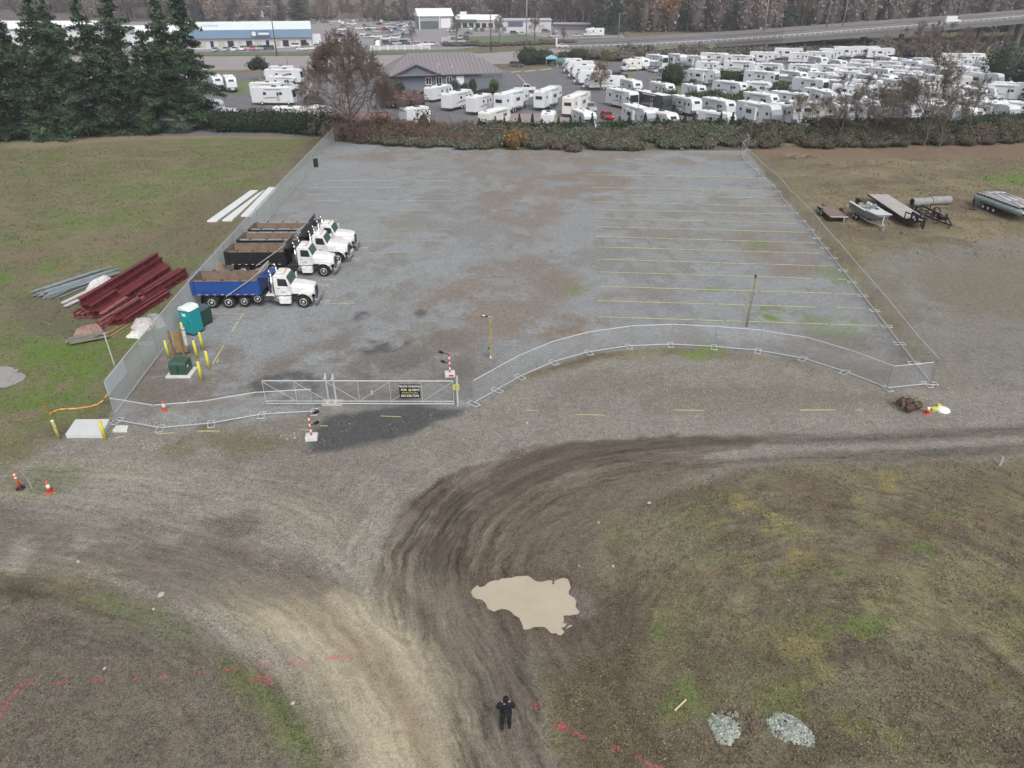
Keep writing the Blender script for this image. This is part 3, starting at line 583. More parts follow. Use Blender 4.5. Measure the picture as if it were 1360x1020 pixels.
RF = gp([(1236.5, 510), (1214, 483), (1194.6, 457), (1177, 434), (1161, 413), (1145.5, 393.5), (1131, 375), (1119, 359.7), (1106, 343), (1095, 330), (1085, 317), (1076.5, 305.6), (1065.7, 293.7), (1056, 283), (1046, 273.4), (1032.5, 254.8), (1023.4, 246.4), (1012, 237), (1001, 225), (990, 215), (984, 205), (993, 199), (990, 192)])
fence('straight run of portable chain link panels down the right side of the lot', RF, 1.95, net, None)
CF = gp([(629, 537), (660, 519), (690.5, 501.5), (735, 482), (782, 469), (835, 461), (890.5, 458.8), (948, 461.8), (1006.5, 467), (1066, 477.3), (1121.8, 495), (1178, 517), (1231, 511.5)])
fence('curved run of portable chain link panels bowing out right of the gate', CF, 1.8, net, None)
FF = gp([(155.5, 560), (213, 570), (280.7, 564), (347.6, 552), (417.7, 547.8)])
fence('short run of portable chain link panels left of the gate by the white slab', FF, 1.75, net, None)
# privacy sheet tied on the tall fence's first bay
mb = MB(); mb.add([(-25.66, 39.1, 1.5), (-25.95, 42.2, 1.5), (-25.95, 42.2, 2.5), (-25.66, 39.1, 2.5), (-25.70, 39.1, 1.5), (-25.99, 42.2, 1.5), (-25.99, 42.2, 2.5), (-25.70, 39.1, 2.5)], [(3, 2, 1, 0), (4, 5, 6, 7), (0, 1, 5, 4), (1, 2, 6, 5), (2, 3, 7, 6), (3, 0, 4, 7)])
tag(mb.build('panel_board', mat('pale_board', (.52, .58, .60), .6, 0, .05)), 'pale board fixed high on the corner of the tall left fence', 'board')
# ------------------------------------------------ sliding gate
ga, gb = g(354, 538), g(603, 538.5)
gt = thing('sliding_gate', 'long galvanised sliding gate with diagonal braces across the lot entrance', 'gate', (ga.x, ga.y, 0), math.atan2(gb.y - ga.y, gb.x - ga.x)); GL = (gb - ga).length
mb = MB(); mb.tube((0, 0, 1.85), (GL, 0, 1.85), .04); mb.tube((0, 0, .12), (GL, 0, .12), .04); mb.tube((0, 0, .32), (GL, 0, .32), .03)
NB = 6
for k in range(NB + 1): mb.tube((GL * k / NB, 0, .12), (GL * k / NB, 0, 1.85), .016)
mb.build('gate_frame', galv, gt)
for k in range(NB):
    mb = MB(); a, b = (1.82, .34) if k < 3 else (.34, 1.82); mb.tube((GL * k / NB, -.05, a), (GL * (k + 1) / NB, -.05, b), .016); mb.build('brace', galv, gt)
netpanel('mesh_panel', (0, .03), (GL, .03), .14, 1.85, vinyl, gt)
mb = MB(); mb.box((GL * .57, -.03, 1.0), (.1, .1, .3)); mb.build('latch', galv, gt)
mb = MB(); mb.tube((GL + .25, -.1, 0), (GL + .25, -.1, 2.1), .06); mb.tube((GL + .25, .25, 0), (GL + .25, .25, 2.1), .06); mb.tube((GL + .25, -.1, 1.3), (GL + .25, .25, 1.3), .04)
mb.build('catch_post', galv, gt)
for o_, xg in (('roller_post', 4.1), ('roller_post', 4.6)):
    mb = MB(); mb.tube((xg, .22, 0), (xg, .22, 2.25), .06, n=10); mb.box((xg, .1, 1.95), (.16, .3, .14)); mb.box((xg, .1, .2), (.2, .34, .2)); mb.build(o_, galv, gt)
mb = MB(); mb.box((4.35, .2, .08), (1.3, .6, .16)); mb.build('concrete_footing', mat('concrete', lin(178, 174, 164), .85, 0, .12, 3, .2), gt)
# sign boards wired to the gate
def text(name, s, size, loc, rot, m, parent, ext=.004):
    c = bpy.data.curves.new(name, 'FONT'); c.body = s; c.size = size; c.extrude = ext; c.align_x = 'CENTER'; c.align_y = 'CENTER'; c.offset = size * .02
    o = bpy.data.objects.new('tmp', c); COL.objects.link(o); bpy.context.view_layer.update()
    me = bpy.data.meshes.new_from_object(o.evaluated_get(bpy.context.evaluated_depsgraph_get())); bpy.data.objects.remove(o)
    q = bpy.data.objects.new(name, me); COL.objects.link(q); me.materials.clear(); me.materials.append(m); q.location = loc; q.rotation_euler = rot; q.parent = parent; return q
p = g(546, 538); sg = thing('sign_board', 'black sign board with rows of white lettering wired to the sliding gate', 'sign', (p.x, p.y - .1, .62), gt.rotation_euler.z)
mb = MB(); mb.box((0, 0, .5), (1.36, .03, 1.0)); mb.build('panel', blk, sg)
wt = mat('sign_white', (.8, .8, .78), .6, 0, .02); yt = mat('sign_green_yellow', (.45, .5, .12), .6, 0, .02)
for s, z, sz, mm, xx in (('TRUCK PARKING', .86, .185, wt, 0), ('FOR', .60, .2, wt, -.38), ('RENT', .60, .2, wt, .42), ('SPACES AVAILABLE', .385, .125, yt, 0), ('503-320-7233', .16, .21, wt, 0)): text('lettering', s, sz, (xx, -.018, z), (math.pi / 2, 0, 0), mm, sg)
mb = MB(); mb.lathe((0.02, -.03, .6), [(.001, -.01), (.1, -.008), (.1, .008), (.001, .01)], 'Y', 14); mb.build('round_logo', yt, sg)
p = g(607, 538); sg = thing('warning_sign', 'small yellow sign hung on the fence beside the gate catch', 'sign', (p.x, p.y - .1, 1.2), 0)
mb = MB(); mb.box((0, 0, .22), (.42, .02, .4)); mb.build('panel', mat('sign_yellow', (.62, .6, .06), .5), sg); mb = MB()
for z in (.3, .22, .14): mb.box((0.03, -.016, z), (.24, .008, .025))
mb.build('lettering', blk, sg)
# ------------------------------------------------ keypad posts
def striped(mb_names, parent, h, r=.055, n=7, z0=.3, dx=0):
    for k in range(n):
        mb = MB(); mb.tube((dx * k / n, 0, z0 + (h - z0) * k / n), (dx * (k + 1) / n, 0, z0 + (h - z0) * (k + 1) / n), r, n=10)
        mb.build('stripe_band', [mat('red_band', (.5, .03, .04), .5), wt][k % 2], parent)
conc = MATS['concrete']
for lab, (px, py), sd in (('red and white striped access post on white block outside the gate', (414.4, 583), 1), ('red and white striped access post on white block inside the gate', (597.7, 499), -1)):
    p = g(px, py); t = thing('access_post', lab, 'access post', (p.x, p.y, 0), .1, 'striped access posts either side of the gate')
    mb = MB(); mb.box((0, 0, .15), (.72, .6, .3)); mb.build('base_block', mat('white_block', (.6, .6, .58), .7), t, bevel=.03)
    mb = MB(); mb.tube((0, 0, .3), (0, 0, 1.75), .04, n=10); ps = mb.build('pole', wt, t); striped(None, ps, 1.75)
    for z, ll in ((1.72, .55), (.98, .45)):
        mb = MB(); mb.tube((0, 0, z), (sd * ll * .7, -.1, z + .18), .03); mb.box((sd * ll, -.12, z + .25), (.3, .16, .14), ry=-.45 * sd); mb.build('keypad_arm', blk, t)
    if sd == -1: mb = MB(); mb.box((.1, -.32, .17), (.3, .02, .12)); mb.build('marker_plate', redm, t)
# ------------------------------------------------ lamp post and wooden post
timber = mat('weathered_timber', lin(158, 148, 108), .8, 0, .2, 5, .2, tint=lin(120, 104, 76))
p = g(652.5, 477); t = thing('lamp_post', 'short pale timber lamp post standing inside the lot behind the gate', 'lamp post', (p.x, p.y, 0))
mb = MB(); mb.box((-.05, 0, 1.75), (.1, .13, 3.4)); mb.box((.06, 0, 1.7), (.1, .11, 3.3)); mb.build('post', timber, t)
mb = MB(); mb.box((-.05, 0, .2), (.11, .14, .22)); mb.build('white_band', wt, t)
mb = MB(); mb.tube((0, 0, 3.42), (-.3, -.1, 3.55), .03); mb.build('arm', galv, t)
mb = MB(); mb.box((-.45, -.15, 3.55), (.5, .22, .08), rz=.3, ry=.1); lh = mb.build('lamp_head', blk, t, bevel=.02); mb = MB(); mb.box((-.5, -.17, 3.6), (.2, .16, .03), rz=.3); mb.build('solar_cell', wt, lh)
mb = MB(); mb.box((-.16, -.02, .9), (.1, .1, .12)); mb.build('junction_box', blk, t)
p = g(991, 434); t = thing('timber_pole', 'tall slim timber pole with cable standing behind the curved fence', 'pole', (p.x, p.y, 0), 0)
mb = MB(); mb.tube((0, 0, 0), (.0, 0, 4.5), .05, .045, n=10); mb.build('pole', timber, t, True); mb = MB(); mb.tube((.11, 0, 0), (.09, 0, 4.4), .015, n=6); mb.build('cable', blk, t)
mb = MB(); mb.box((0, -.1, 4.4), (.16, .1, .2)); mb.build('cap_box', dgrey, t)
# ------------------------------------------------ utility corner: bollards, meter board, transformer, toilet, bin
yb = mat('yellow_bollard_paint', (.58, .52, .05), .5, 0, .15, 4)
for lab, px, py, h in (('yellow bollard nearest the tall fence, left of the meter board', 224.5, 475.5, 1.4), ('yellow bollard close behind the timber meter board', 234.5, 463.5, 1.4), ('yellow bollard behind the transformer box, second from right in the middle row', 262.5, 476.5, 1.45), ('yellow bollard standing just in front of the teal toilet', 269.7, 464, 1.4), ('yellow bollard rightmost of the cluster, by the painted double line', 278, 491, 1.45), ('yellow bollard nearest the camera, beside the transformer box', 268, 505.5, 1.45), ('yellow bollard behind the meter board beside the toilet', 245, 449, 1.3), ('yellow bollard at the right front edge of the white concrete slab', 140.5, 584, 1.35)):
    p = g(px, py); t = thing('bollard', lab, 'bollard', (p.x, p.y, 0), 0, 'yellow bollards round the utility corner')
    mb = MB(); mb.tube((0, 0, 0), (random.uniform(-.03, .03), 0, h), .1, n=14); mb.build('post', yb, t, True); mb = MB(); mb.lathe((0, 0, h), [(.1, 0), (.08, .04), (.03, .06)], 'Z', 14); mb.build('cap', mat('pale_cap', (.62, .6, .4), .6), t, True)
p = g(79.5, 583.5); t = thing('bollard', 'yellow and black mottled marker post at the left corner of the white slab', 'bollard', (p.x, p.y, 0)); mb = MB(); mb.tube((0, 0, 0), (-.06, 0, 1.3), .09, n=14); ps = mb.build('post', mat('peeling_yellow', (.6, .55, .15), .7, 0, .2, 9, tint=(.08, .06, .03)), t, True)
mb = MB(); mb.tube((-.06, 0, 1.3), (-.06, 0, 1.36), .09, n=14); mb.build('cap', wt, t)
p = g(240, 475); wood = mat('brown_boards', lin(128, 100, 72), .8, 0, .25, 3, .2)
t = thing('meter_board', 'brown timber meter board on posts among the yellow bollards', 'meter board', (p.x, p.y, 0), .15)
mb = MB()
for x in (-.42, .3): mb.box((x, 0, 1.1), (.14, .14, 2.2))
mb.build('post', wood, t); mb = MB()
for k in range(3): mb.box((-.1 + k * .27, .1, 1.25), (.25, .03, 1.7))
mb.build('board', mat('tan_boards', lin(140, 122, 84), .8, 0, .2, 3, .2), t)
mb = MB(); mb.box((.62, .1, 1.5), (.22, .18, 1.1)); mb.lathe((.62, 0.0, 1.75), [(.09, -.06), (.1, 0), (.1, .05)], 'Y', 14); mb.build('meter_box', galv, t, bevel=.02)
p = g(251.7, 468); tag(MB().tube((p.x, p.y, 0), (p.x - .06, p.y, 1.9), .06, .09, n=10).tube((p.x - .06, p.y, 1.9), (p.x - .06, p.y, 2.05), .14, n=10).build('vent_pipe', galv, None, True), 'grey metal standpipe with pale head right of the meter board', 'pipe')
p = g(242, 496); t = thing('transformer_box', 'low dark green transformer cabinet on a white concrete pad', 'transformer', (p.x, p.y, 0), .02)
gg = mat('transformer_green', (.035, .085, .06), .45, 0, .12, 2)
mb = MB(); mb.box((0, 0, .08), (1.75, 1.5, .16)); mb.build('pad', MATS['white_block'], t, bevel=.02)
mb = MB(); mb.prof([(-.55, .16), (.55, .16), (.55, .95), (.42, 1.1), (-.55, 1.1)], -.6, .6); o = mb.build('cabinet', gg, t, bevel=.02); o.rotation_euler.z = -math.pi / 2
mb = MB(); mb.box((0, -.56, .6), (.02, .03, .8)); mb.box((.06, -.57, .6), (.05, .05, .12)); mb.build('door_seam', blk, t); mb = MB(); mb.box((.62, -.2, .72), (.01, .18, .14)); mb.build('label_plate', wt, t)
teal = mat('teal_plastic', (.01, .27, .30), .45, 0, .08, 2)
p = g(257.5, 441); t = thing('portable_toilet', 'teal portable toilet with a white roof by the fence', 'portable toilet', (p.x, p.y, 0), math.radians(-20))
mb = MB(); mb.box((0, 0, 1.1), (1.12, 1.15, 1.95)); mb.build('cabin', teal, t, bevel=.04); mb = MB(); mb.box((0, 0, .07), (1.2, 1.25, .14)); mb.build('skid', dgrey, t)
mb = MB(); mb.lathe((0, 0, 0), [(.01, 2.1)], 'Z', 3) if 0 else mb.prof([(-.62, 2.05), (.62, 2.05), (.5, 2.28), (.2, 2.36), (-.2, 2.36), (-.5, 2.28)], -.63, .63, inset=(.14, .8)); mb.build('roof', mat('translucent_white_roof', (.72, .78, .76), .4), t, bevel=.03)
mb = MB(); mb.box((-.0, -.59, 1.05), (.78, .03, 1.75)); d = mb.build('door', teal, t, bevel=.02); mb = MB(); mb.box((.3, -.62, 1.1), (.06, .05, .14)); mb.build('handle', blk, d)
mb = MB(); mb.box((-.05, -.615, 1.72), (.46, .02, .2)); s_ = mb.build('logo_label', wt, t); mb = MB(); mb.lathe((-.2, -.63, 1.72), [(.001, -.004), (.08, -.003), (.08, .003), (.001, .004)], 'Y', 12); mb.build('logo_disc', mat('navy', (.02, .04, .2), .5), s_)
mb = MB()
for k in range(5):
    for s in (-1, 1): mb.box((s * .567, -.4 + k * .2, 1.1), (.02, .05, 1.7))
mb.build('side_rib', teal, t)
p = g(271, 430); t = thing('waste_bin', 'dark green lidded waste bin standing right behind the teal toilet', 'bin', (p.x, p.y, 0), math.radians(-20)); bg_ = mat('bin_green', (.02, .06, .05), .5, 0, .15, 3)
mb = MB(); mb.box((0, 0, .75), (.95, 1.1, 1.2), taper=1.1); mb.build('tub', bg_, t, bevel=.04); mb = MB(); mb.box((0, 0, 1.42), (1.12, 1.25, .1), rx=.08); mb.build('lid', mat('bin_lid', (.06, .11, .11), .5), t, bevel=.03)
for s in (-1, 1):
    for q in (-1, 1): mb = MB(); mb.lathe((s * .4, q * .45, .09), [(.03, -.04), (.09, -.03), (.09, .03), (.03, .04)], 'X', 10); mb.build('castor', blk, t, True)
# slabs
P = gp([(88.5, 582), (137, 582), (147, 561.6), (102, 562)])
def slab(label, P, h, m, name='concrete_slab', cat='slab'):
    b = MB(); n = len(P); cx = sum(a for a, _ in P) / n; cy = sum(b_ for _, b_ in P) / n
    b.add([(x - cx, y - cy, h) for x, y in P] + [(x - cx, y - cy, -.02) for x, y in P], [tuple(range(n))] + [(i, n + i, n + (i + 1) % n, (i + 1) % n) for i in range(n)])
    o = b.build(name, m, bevel=.02); o.location = (cx, cy, 0); return tag(o, label, cat)
slab('large white concrete slab lying outside the fence corner', P, .3, mat('white_concrete', (.56, .58, .59), .8, 0, .06, 2))
slab('small white concrete slab beside the fence corner foot', gp([(150, 574.5), (169, 574.5), (172, 568), (155.5, 568)]), .18, MATS['white_block'])
# hose
org = mat('orange_hose', (.62, .33, .10), .5); mb = MB(); hp = [g(142, 524.5, .9), g(138, 531, .35), g(130, 537, .1), g(121, 539.5, .06), g(103, 542.5, .06), g(88, 543, .06), g(78, 544, .06), g(70, 547, .08), g(66, 550, .12)]
mb.path(hp, .06, 8); tag(mb.build('hose', org, None, True), 'long orange hose running over the grass from the fence corner', 'hose')
p = g(67, 552); tag(MB().tube((p.x, p.y, 0), (p.x - .1, p.y, .75), .05, n=8).tube((p.x - .1, p.y, .75), (p.x - .1, p.y, .85), .08, n=8).build('marker_stub', mat('tan_pipe', lin(150, 110, 70), .7)), 'short tan standpipe at the free end of the orange hose', 'pipe')
# delineator, stake, cones
ora = mat('orange_plastic', (.65, .10, .04), .5, 0, .1, 3)
p = g(27.5, 649); t = thing('delineator_post', 'orange delineator post with white bands on a black round base', 'delineator', (p.x, p.y, 0)); mb = MB(); mb.lathe((0, 0, 0), [(.24, 0), (.24, .05), (.1, .1)], 'Z', 14); mb.build('base', blk, t, True)
mb = MB(); mb.tube((0, 0, .08), (-.04, 0, 1.1), .07, .055, n=12); mb.build('tube', ora, t, True); mb = MB()
for z in (.72, .92): mb.tube((-.03, 0, z), (-.033, 0, z + .09), .067, n=12)
mb.build('reflective_band', wt, t)
def cone(label, p, r=.18, h=.72):
    t = thing('traffic_cone', label, 'traffic cone', (p.x, p.y, 0)); mb = MB(); mb.box((0, 0, .02), (.4, .4, .04)); mb.build('base', ora, t); mb = MB(); mb.lathe((0, 0, 0), [(.15, .04), (.03, h)], 'Z', 14); mb.build('body', ora, t, True)
    mb = MB(); mb.lathe((0, 0, 0), [(.115, .28), (.073, .5), (.073, .5)], 'Z', 14); mb.build('white_collar', wt, t, True)
cone('orange traffic cone with white collar right of the delineator post', g(66.5, 653), h=.75); cone('orange traffic cone inside the fence below the transformer box', g(219, 545), h=.7)
cone('orange traffic cone beside the brown shrub outside the right corner', g(1231, 549), h=.6)
p = g(43.5, 649); tag(MB().tube((p.x, p.y, 0), (p.x - .06, p.y, .55), .05, n=8).tube((p.x - .06, p.y, .55), (p.x - .28, p.y, 1.25), .03, n=8).build('survey_stake', mat('stake_grey', (.3, .28, .26), .7)), 'leaning grey stake between the delineator post and the cone', 'stake')
p = g(152, 485); tag(MB().tube((p.x, p.y, 0), (p.x - .05, p.y, 2.6), .045, n=8).build('tall_post', galv), 'thin grey metal post standing on the grass outside the tall fence', 'post')
p = g(1327, 618); t = thing('plant_guard', 'lone thin sapling in a pale guard at the right edge of the haul road', 'sapling', (p.x, p.y, 0)); mb = MB(); mb.tube((0, 0, 0), (.03, 0, .6), .08, n=8); mb.build('guard', mat('pale_guard', (.4, .42, .36), .7), t); mb = MB(); mb.path([(0, 0, .4), (.1, 0, .9), (.22, .05, 1.3)], .02, 6); mb.path([(0.05, 0, .7), (-.15, 0, 1.1)], .015, 6); mb.build('stem', mat('twig', lin(120, 110, 95), .8), t)
# ------------------------------------------------ steel, planks, bundles
red = mat('oxide_red_steel', (.15, .028, .034), .6, 0, .45, 1.6, .2); red2 = mat('faded_red_steel', (.27, .10, .10), .65, 0, .3, 1.8)
def ibeam(mb, L, w_, h, z, y, x0=0, tilt=0):
    mb.box((x0 + L / 2, y, z + h - .02), (L, w_, .035)); mb.box((x0 + L / 2, y, z + .02), (L, w_, .035)); mb.box((x0 + L / 2, y, z + h / 2), (L, .03, h))
    for k in range(int(L / 1.4)): mb.box((x0 + .7 + k * 1.4, y, z + h / 2), (.02, w_ * .9, h * .9))
def pile(label, a, b, rows, h, w_, seed):
    r = random.Random(seed); a, b = Vector(a), Vector(b); L = (b - a).length; rz = math.atan2(b.y - a.y, b.x - a.x)
    t = thing('steel_beam_stack', label, 'steel beams', (a.x, a.y, 0), rz, 'stacks of red steel beams by the fence')
    for y, z, l, x0 in rows:
        mb = MB(); ibeam(mb, L * l, w_, h, z, y, x0 * L); o = mb.build('beam', red2 if r.random() < .35 else red, t); o.rotation_euler.z = r.uniform(-.008, .008)
    mb = MB()
    for k in range(3): mb.box((L * (.12 + .36 * k), 0, .06), (.12, 2.6, .12))
    mb.build('timber_block', wood, t)
pile('tall stack of dark red steel beams, leftmost of the red stacks', g(118, 424), g(222, 356), [(0, .12, 1, 0), (.5, .12, .98, .01), (-.5, .12, .96, .0), (.1, .7, .97, .01), (.55, .7, .9, .03), (-.45, .7, .3, .0), (.3, 1.27, .95, .0), (-.95, .12, .9, .02), (-1.4, .12, .3, -.02)], .55, .42, 1)
pile('long low stack of dark red steel beams nearest the fence', g(150, 432), g(254, 366), [(0, .12, .95, 0), (.45, .12, .98, .02), (-.45, .12, .6, .0), (-.95, .12, .55, .02), (.2, .55, .55, .42), (.7, .55, .5, .45), (-.2, .55, .3, .02), (1.1, .12, .5, .45)], .4, .34, 2)
pile('loose low bundle of dark red steel beams in front of the stacks', g(133, 438), g(188, 405), [(0, .12, 1, 0), (.4, .12, 1.05, .05), (-.4, .12, .8, .1), (.1, .42, .9, .05)], .28, .26, 3)
pile('short stack of red steel beams lying at the near end of the tall stack', g(104, 424), g(150, 395), [(0, .1, 1, 0), (.45, .1, .9, .05), (-.45, .1, .7, 0)], .4, .3, 4)
def bundle(label, cat, a, b, n, r0, wd, m, seed, name, box=False, hmax=.6):
    r = random.Random(seed); a, b = Vector(a), Vector(b); L = (b - a).length; rz = math.atan2(b.y - a.y, b.x - a.x); t = thing(name, label, cat, (a.x, a.y, 0), rz)
    for k in range(n):
        y = r.uniform(-wd, wd); z = r0 + r.random() * hmax * (1 - abs(y) / wd * .7); x0 = r.uniform(-.4, .6); l = L * r.uniform(.8, 1); dz = r.uniform(-.15, .15); mb = MB()
        if box: mb.box((x0 + l / 2, y, z), (l, r0 * 3, r0 * .8), ry=dz * .1, rz=r.uniform(-.05, .05))
        else: mb.tube((x0, y, z), (x0 + l, y + r.uniform(-.2, .2), z), r0, n=8)
        mb.build('board' if box else 'pipe', m, t)
gp_ = mat('grey_pipe', lin(128, 138, 142), .5, .1, .2, 2)
bundle('loose bundle of grey pipes lying on the grass left of the red beams', 'pipes', g(52, 394), g(150, 362), 16, .1, 1.0, gp_, 5, 'pipe_bundle'); bundle('thin grey pipes lying beside the large grey bundle', 'pipes', g(66, 398), g(118, 375), 5, .06, .8, gp_, 6, 'pipe_bundle', hmax=.1)
bundle('stack of grey white boards between the pipe bundle and red beams', 'boards', g(86, 406), g(140, 381), 6, .12, .6, mat('off_white_board', lin(196, 190, 188), .8, 0, .1), 7, 'board_stack', True, .35)
def tarp(label, pts, h, m, seed, name='tarpaulin', cat='tarpaulin'):
    P = gp(pts); cx = sum(a for a, _ in P) / len(P); cy = sum(b for _, b in P) / len(P); r = random.Random(seed); V = [(0, 0, h)]; F = []; rings = 5; n = len(P) * 4
    Q = []
    for i in range(len(P)):
        a, b = P[i], P[(i + 1) % len(P)]
        for j in range(4): Q.append((a[0] + (b[0] - a[0]) * j / 4 - cx, a[1] + (b[1] - a[1]) * j / 4 - cy))
    for k in range(1, rings + 1):
        f = k / rings
        for q in Q: V.append((q[0] * f + r.uniform(-.06, .06), q[1] * f + r.uniform(-.06, .06), max(-.02, h * (1 - f ** 3) + r.uniform(-.1, .1) * h * (1 if k < rings else 0) - (.02 if k == rings else 0))))
    for i in range(n): F.append((0, 1 + i, 1 + (i + 1) % n))
    for k in range(rings - 1):
        for i in range(n): j = (i + 1) % n; F.append((1 + k * n + i, 1 + (k + 1) * n + i, 1 + (k + 1) * n + j, 1 + k * n + j))
    o = meshobj(name, V, F, m); o.location = (cx, cy, 0); return tag(o, label, cat)
tw = mat('dirty_white_sheet', lin(190, 186, 184), .6, 0, .12, 1.5, .2)
tarp('crumpled white wrapped roll lying on the boards beside the pipe bundle', [(112, 388), (118, 380), (146, 368), (152, 372), (148, 378), (122, 390)], .65, mat('wrap_white', lin(206, 204, 206), .6, 0, .2, 3, .3), 1)
tarp('crumpled dirty white sheet heap between the red beams and the fence', [(173, 437), (178, 426), (194, 422), (206, 427), (202, 438), (189, 443)], .45, tw, 2); tarp('flat white sheet lying at the foot of the crumpled heap', [(166, 449), (174, 440), (193, 441), (186, 450)], .25, mat('flat_white', lin(212, 210, 208), .7, 0, .08), 3)
tarp('grey rumpled plastic heap just beside the tall fence', [(194, 420), (204, 418), (218, 424), (222, 432), (208, 438)], .5, mat('grey_plastic', lin(160, 158, 158), .5, 0, .25, 3, .3), 4)
bundle('stack of grey weathered planks with a brown tarp on the grass', 'planks', g(94, 457), g(140, 449), 9, .09, .35, mat('grey_planks', lin(128, 124, 116), .85, 0, .2, 3), 8, 'plank_stack', True, .55)
tarp('brown pink folded tarp lying on the plank stack', [(96, 449), (100, 443), (138, 437), (139, 443), (120, 449)], .75, mat('brown_tarp', lin(146, 118, 108), .8, 0, .2, 2, .3), 9)
bundle('scattered broken laths between the plank stack and the white sheet', 'timber', g(146, 450), g(176, 432), 8, .04, .8, MATS['tan_boards'], 10, 'lath_pile', True, .15)
wp = mat('white_panel', (.68, .70, .72), .5, 0, .05, .8)
for lab, q in (('long white panel on the ground outside the fence, leftmost of three', [(275, 295), (288, 295), (343, 254), (333, 254)]), ('long white panel on the ground outside the fence, middle of three', [(295, 294), (308, 294), (352, 253), (343, 258)]), ('long white panel on the ground outside the fence, nearest the fence', [(320, 288), (334, 288), (369, 250), (357, 250)])): slab(lab, gp(q), .16, wp, 'corrugated_sheet', 'sheet')
tag(MB().tube((-30.2, 112, 0), (-30.2, 112, 1.15), .35, n=14).tube((-30.2, 112, 1.15), (-30.2, 112, 1.2), .38, n=14).build('drum', blk), 'black drum standing against the outside of the tall left fence', 'drum')
tag(MB().box((0, 0, .5), (.9, .6, .12), rz=.2).box((0, 0, .22), (.8, .5, .44), rz=.2).build('crate', mat('orange_wood', lin(196, 150, 120), .7)), 'pale orange crate on the ground behind the blue dump box', 'crate').location = tuple(g(294, 357))
# ------------------------------------------------ stones, stick, trash
def stones(label, c, rx, ry, rot, m, seed, n=230, rmax=.17, dome=.13):
    r = random.Random(seed); mb = MB()
    for _ in range(n):
        a = r.uniform(0, 6.28); q = math.sqrt(r.random()); X = rx * q * math.cos(a); Y = ry * q * math.sin(a); s = r.uniform(.03, rmax) * (1.5 if r.random() < .12 else 1); q *= 1 + .12 * math.sin(3 * a + seed) * q + r.gauss(0, .05); X = rx * q * math.cos(a); Y = ry * q * math.sin(a)
        X, Y = X * math.cos(rot) - Y * math.sin(rot), X * math.sin(rot) + Y * math.cos(rot); z = dome * (1 - q * q) + s * .2
        M = Matrix.Translation((X, Y, z)) @ Matrix.Rotation(r.uniform(0, 6), 4, (r.random(), r.random(), r.random() + .01)); k = [r.uniform(.6, 1.1) * s for _ in range(6)]
        mb.add([M @ Vector(p_) for p_ in ((k[0], 0, 0), (-k[1], 0, 0), (0, k[2], 0), (0, -k[3], 0), (0, 0, k[4]), (0, 0, -k[5]), (k[0] * .6, k[2] * .6, k[4] * .5))], [(0, 6, 4), (6, 2, 4), (0, 2, 6), (2, 1, 4), (1, 3, 4), (3, 0, 4), (2, 0, 5), (1, 2, 5), (3, 1, 5), (0, 3, 5)])
    o = mb.build('stone_pile', m); o.location = c; return tag(o, label, 'stone pile')
st1 = mat('pale_green_stone', lin(160, 168, 158), .9, 0, .35, 6, .3, tint=lin(100, 102, 96))
stones('small round heap of pale crushed stone, left of the two heaps', g(962, 969), .54, .6, 0, st1, 1, 800, .07); stones('longer oval heap of pale grey crushed stone, right of the two heaps', g(1049, 969), .84, .58, -.6, st1, 2, 1100, .07)
stones('few dark reddish stones lying between the two pale heaps', g(998, 962), .22, .6, -.3, mat('brown_stone', lin(110, 92, 86), .9, 0, .3, 5), 3, 60, .07, .06); stones('cluster of larger grey rocks above the round pale heap', g(963, 948), .5, .14, 0, mat('grey_rock', lin(120, 112, 104), .9, 0, .3, 3, .3), 4, 16, .15, .04)
mat('grey_rock_light', lin(170, 168, 162), .9, 0, .25, 4)
stones('low scatter of pale rubble inside the fence left of the gate', g(225, 560), 2.4, .7, 0, MATS['grey_rock_light'], 5, 150, .05, .01); stones('scatter of pale rubble at the left end of the gate', g(350, 548), 1.6, .7, 0, MATS['grey_rock_light'], 6, 130, .05, .01)
stones('small scatter of white chips outside the portable fence', g(205, 592), .8, .5, .3, MATS['grey_rock_light'], 7, 60, .04, .01); stones('small scatter of white chips by the striped access post', g(386, 579), .8, .4, .1, MATS['grey_rock_light'], 8, 60, .04, .01)
a = g(896, 945); b = g(911, 931); tag(MB().bar((a.x, a.y, .05), (b.x, b.y, .09), .055, .04).build('stick', mat('pale_wood', lin(206, 196, 160), .7)), 'pale straight wooden lath lying on a green patch near the stones', 'stick')
RKL = ['left of the haul road bend', 'largest by the grass edge', 'below the largest by the grass edge', 'on the green verge by the dusty lane', 'alone in the lower left field', 'topmost in the right field', 'between the top one and the puddle', 'left of two just above the puddle', 'right of two just above the puddle', 'outside the curved fence', 'inside the short portable fence', 'at the far end of the lot']
for ri, (px, py, s) in enumerate(((104, 746, 1), (214, 790, 1.6), (204, 809, .9), (389, 934, 1), (139, 888, .8), (862, 668, 1), (795, 694, .7), (769, 752, .9), (814, 752, .9), (700, 562, 1.2), (250, 532, .9), (420, 245, 1))):
    p = g(px, py); r = .09 * s; rk = MB().lathe((0, 0, 0), [(r * .9, -.05), (r, r * .3), (r * .6, r * .7), (r * .1, r * .8)], 'Z', 7).build('rock', MATS['grey_rock_light']); rk.location = p; rk.scale = (random.uniform(.9, 1.3), random.uniform(.7, 1), 1); rk.rotation_euler.z = random.uniform(0, 3)
    tag(rk, 'small pale rock, ' + RKL[ri], 'rock', 'loose pale rocks scattered over the site')
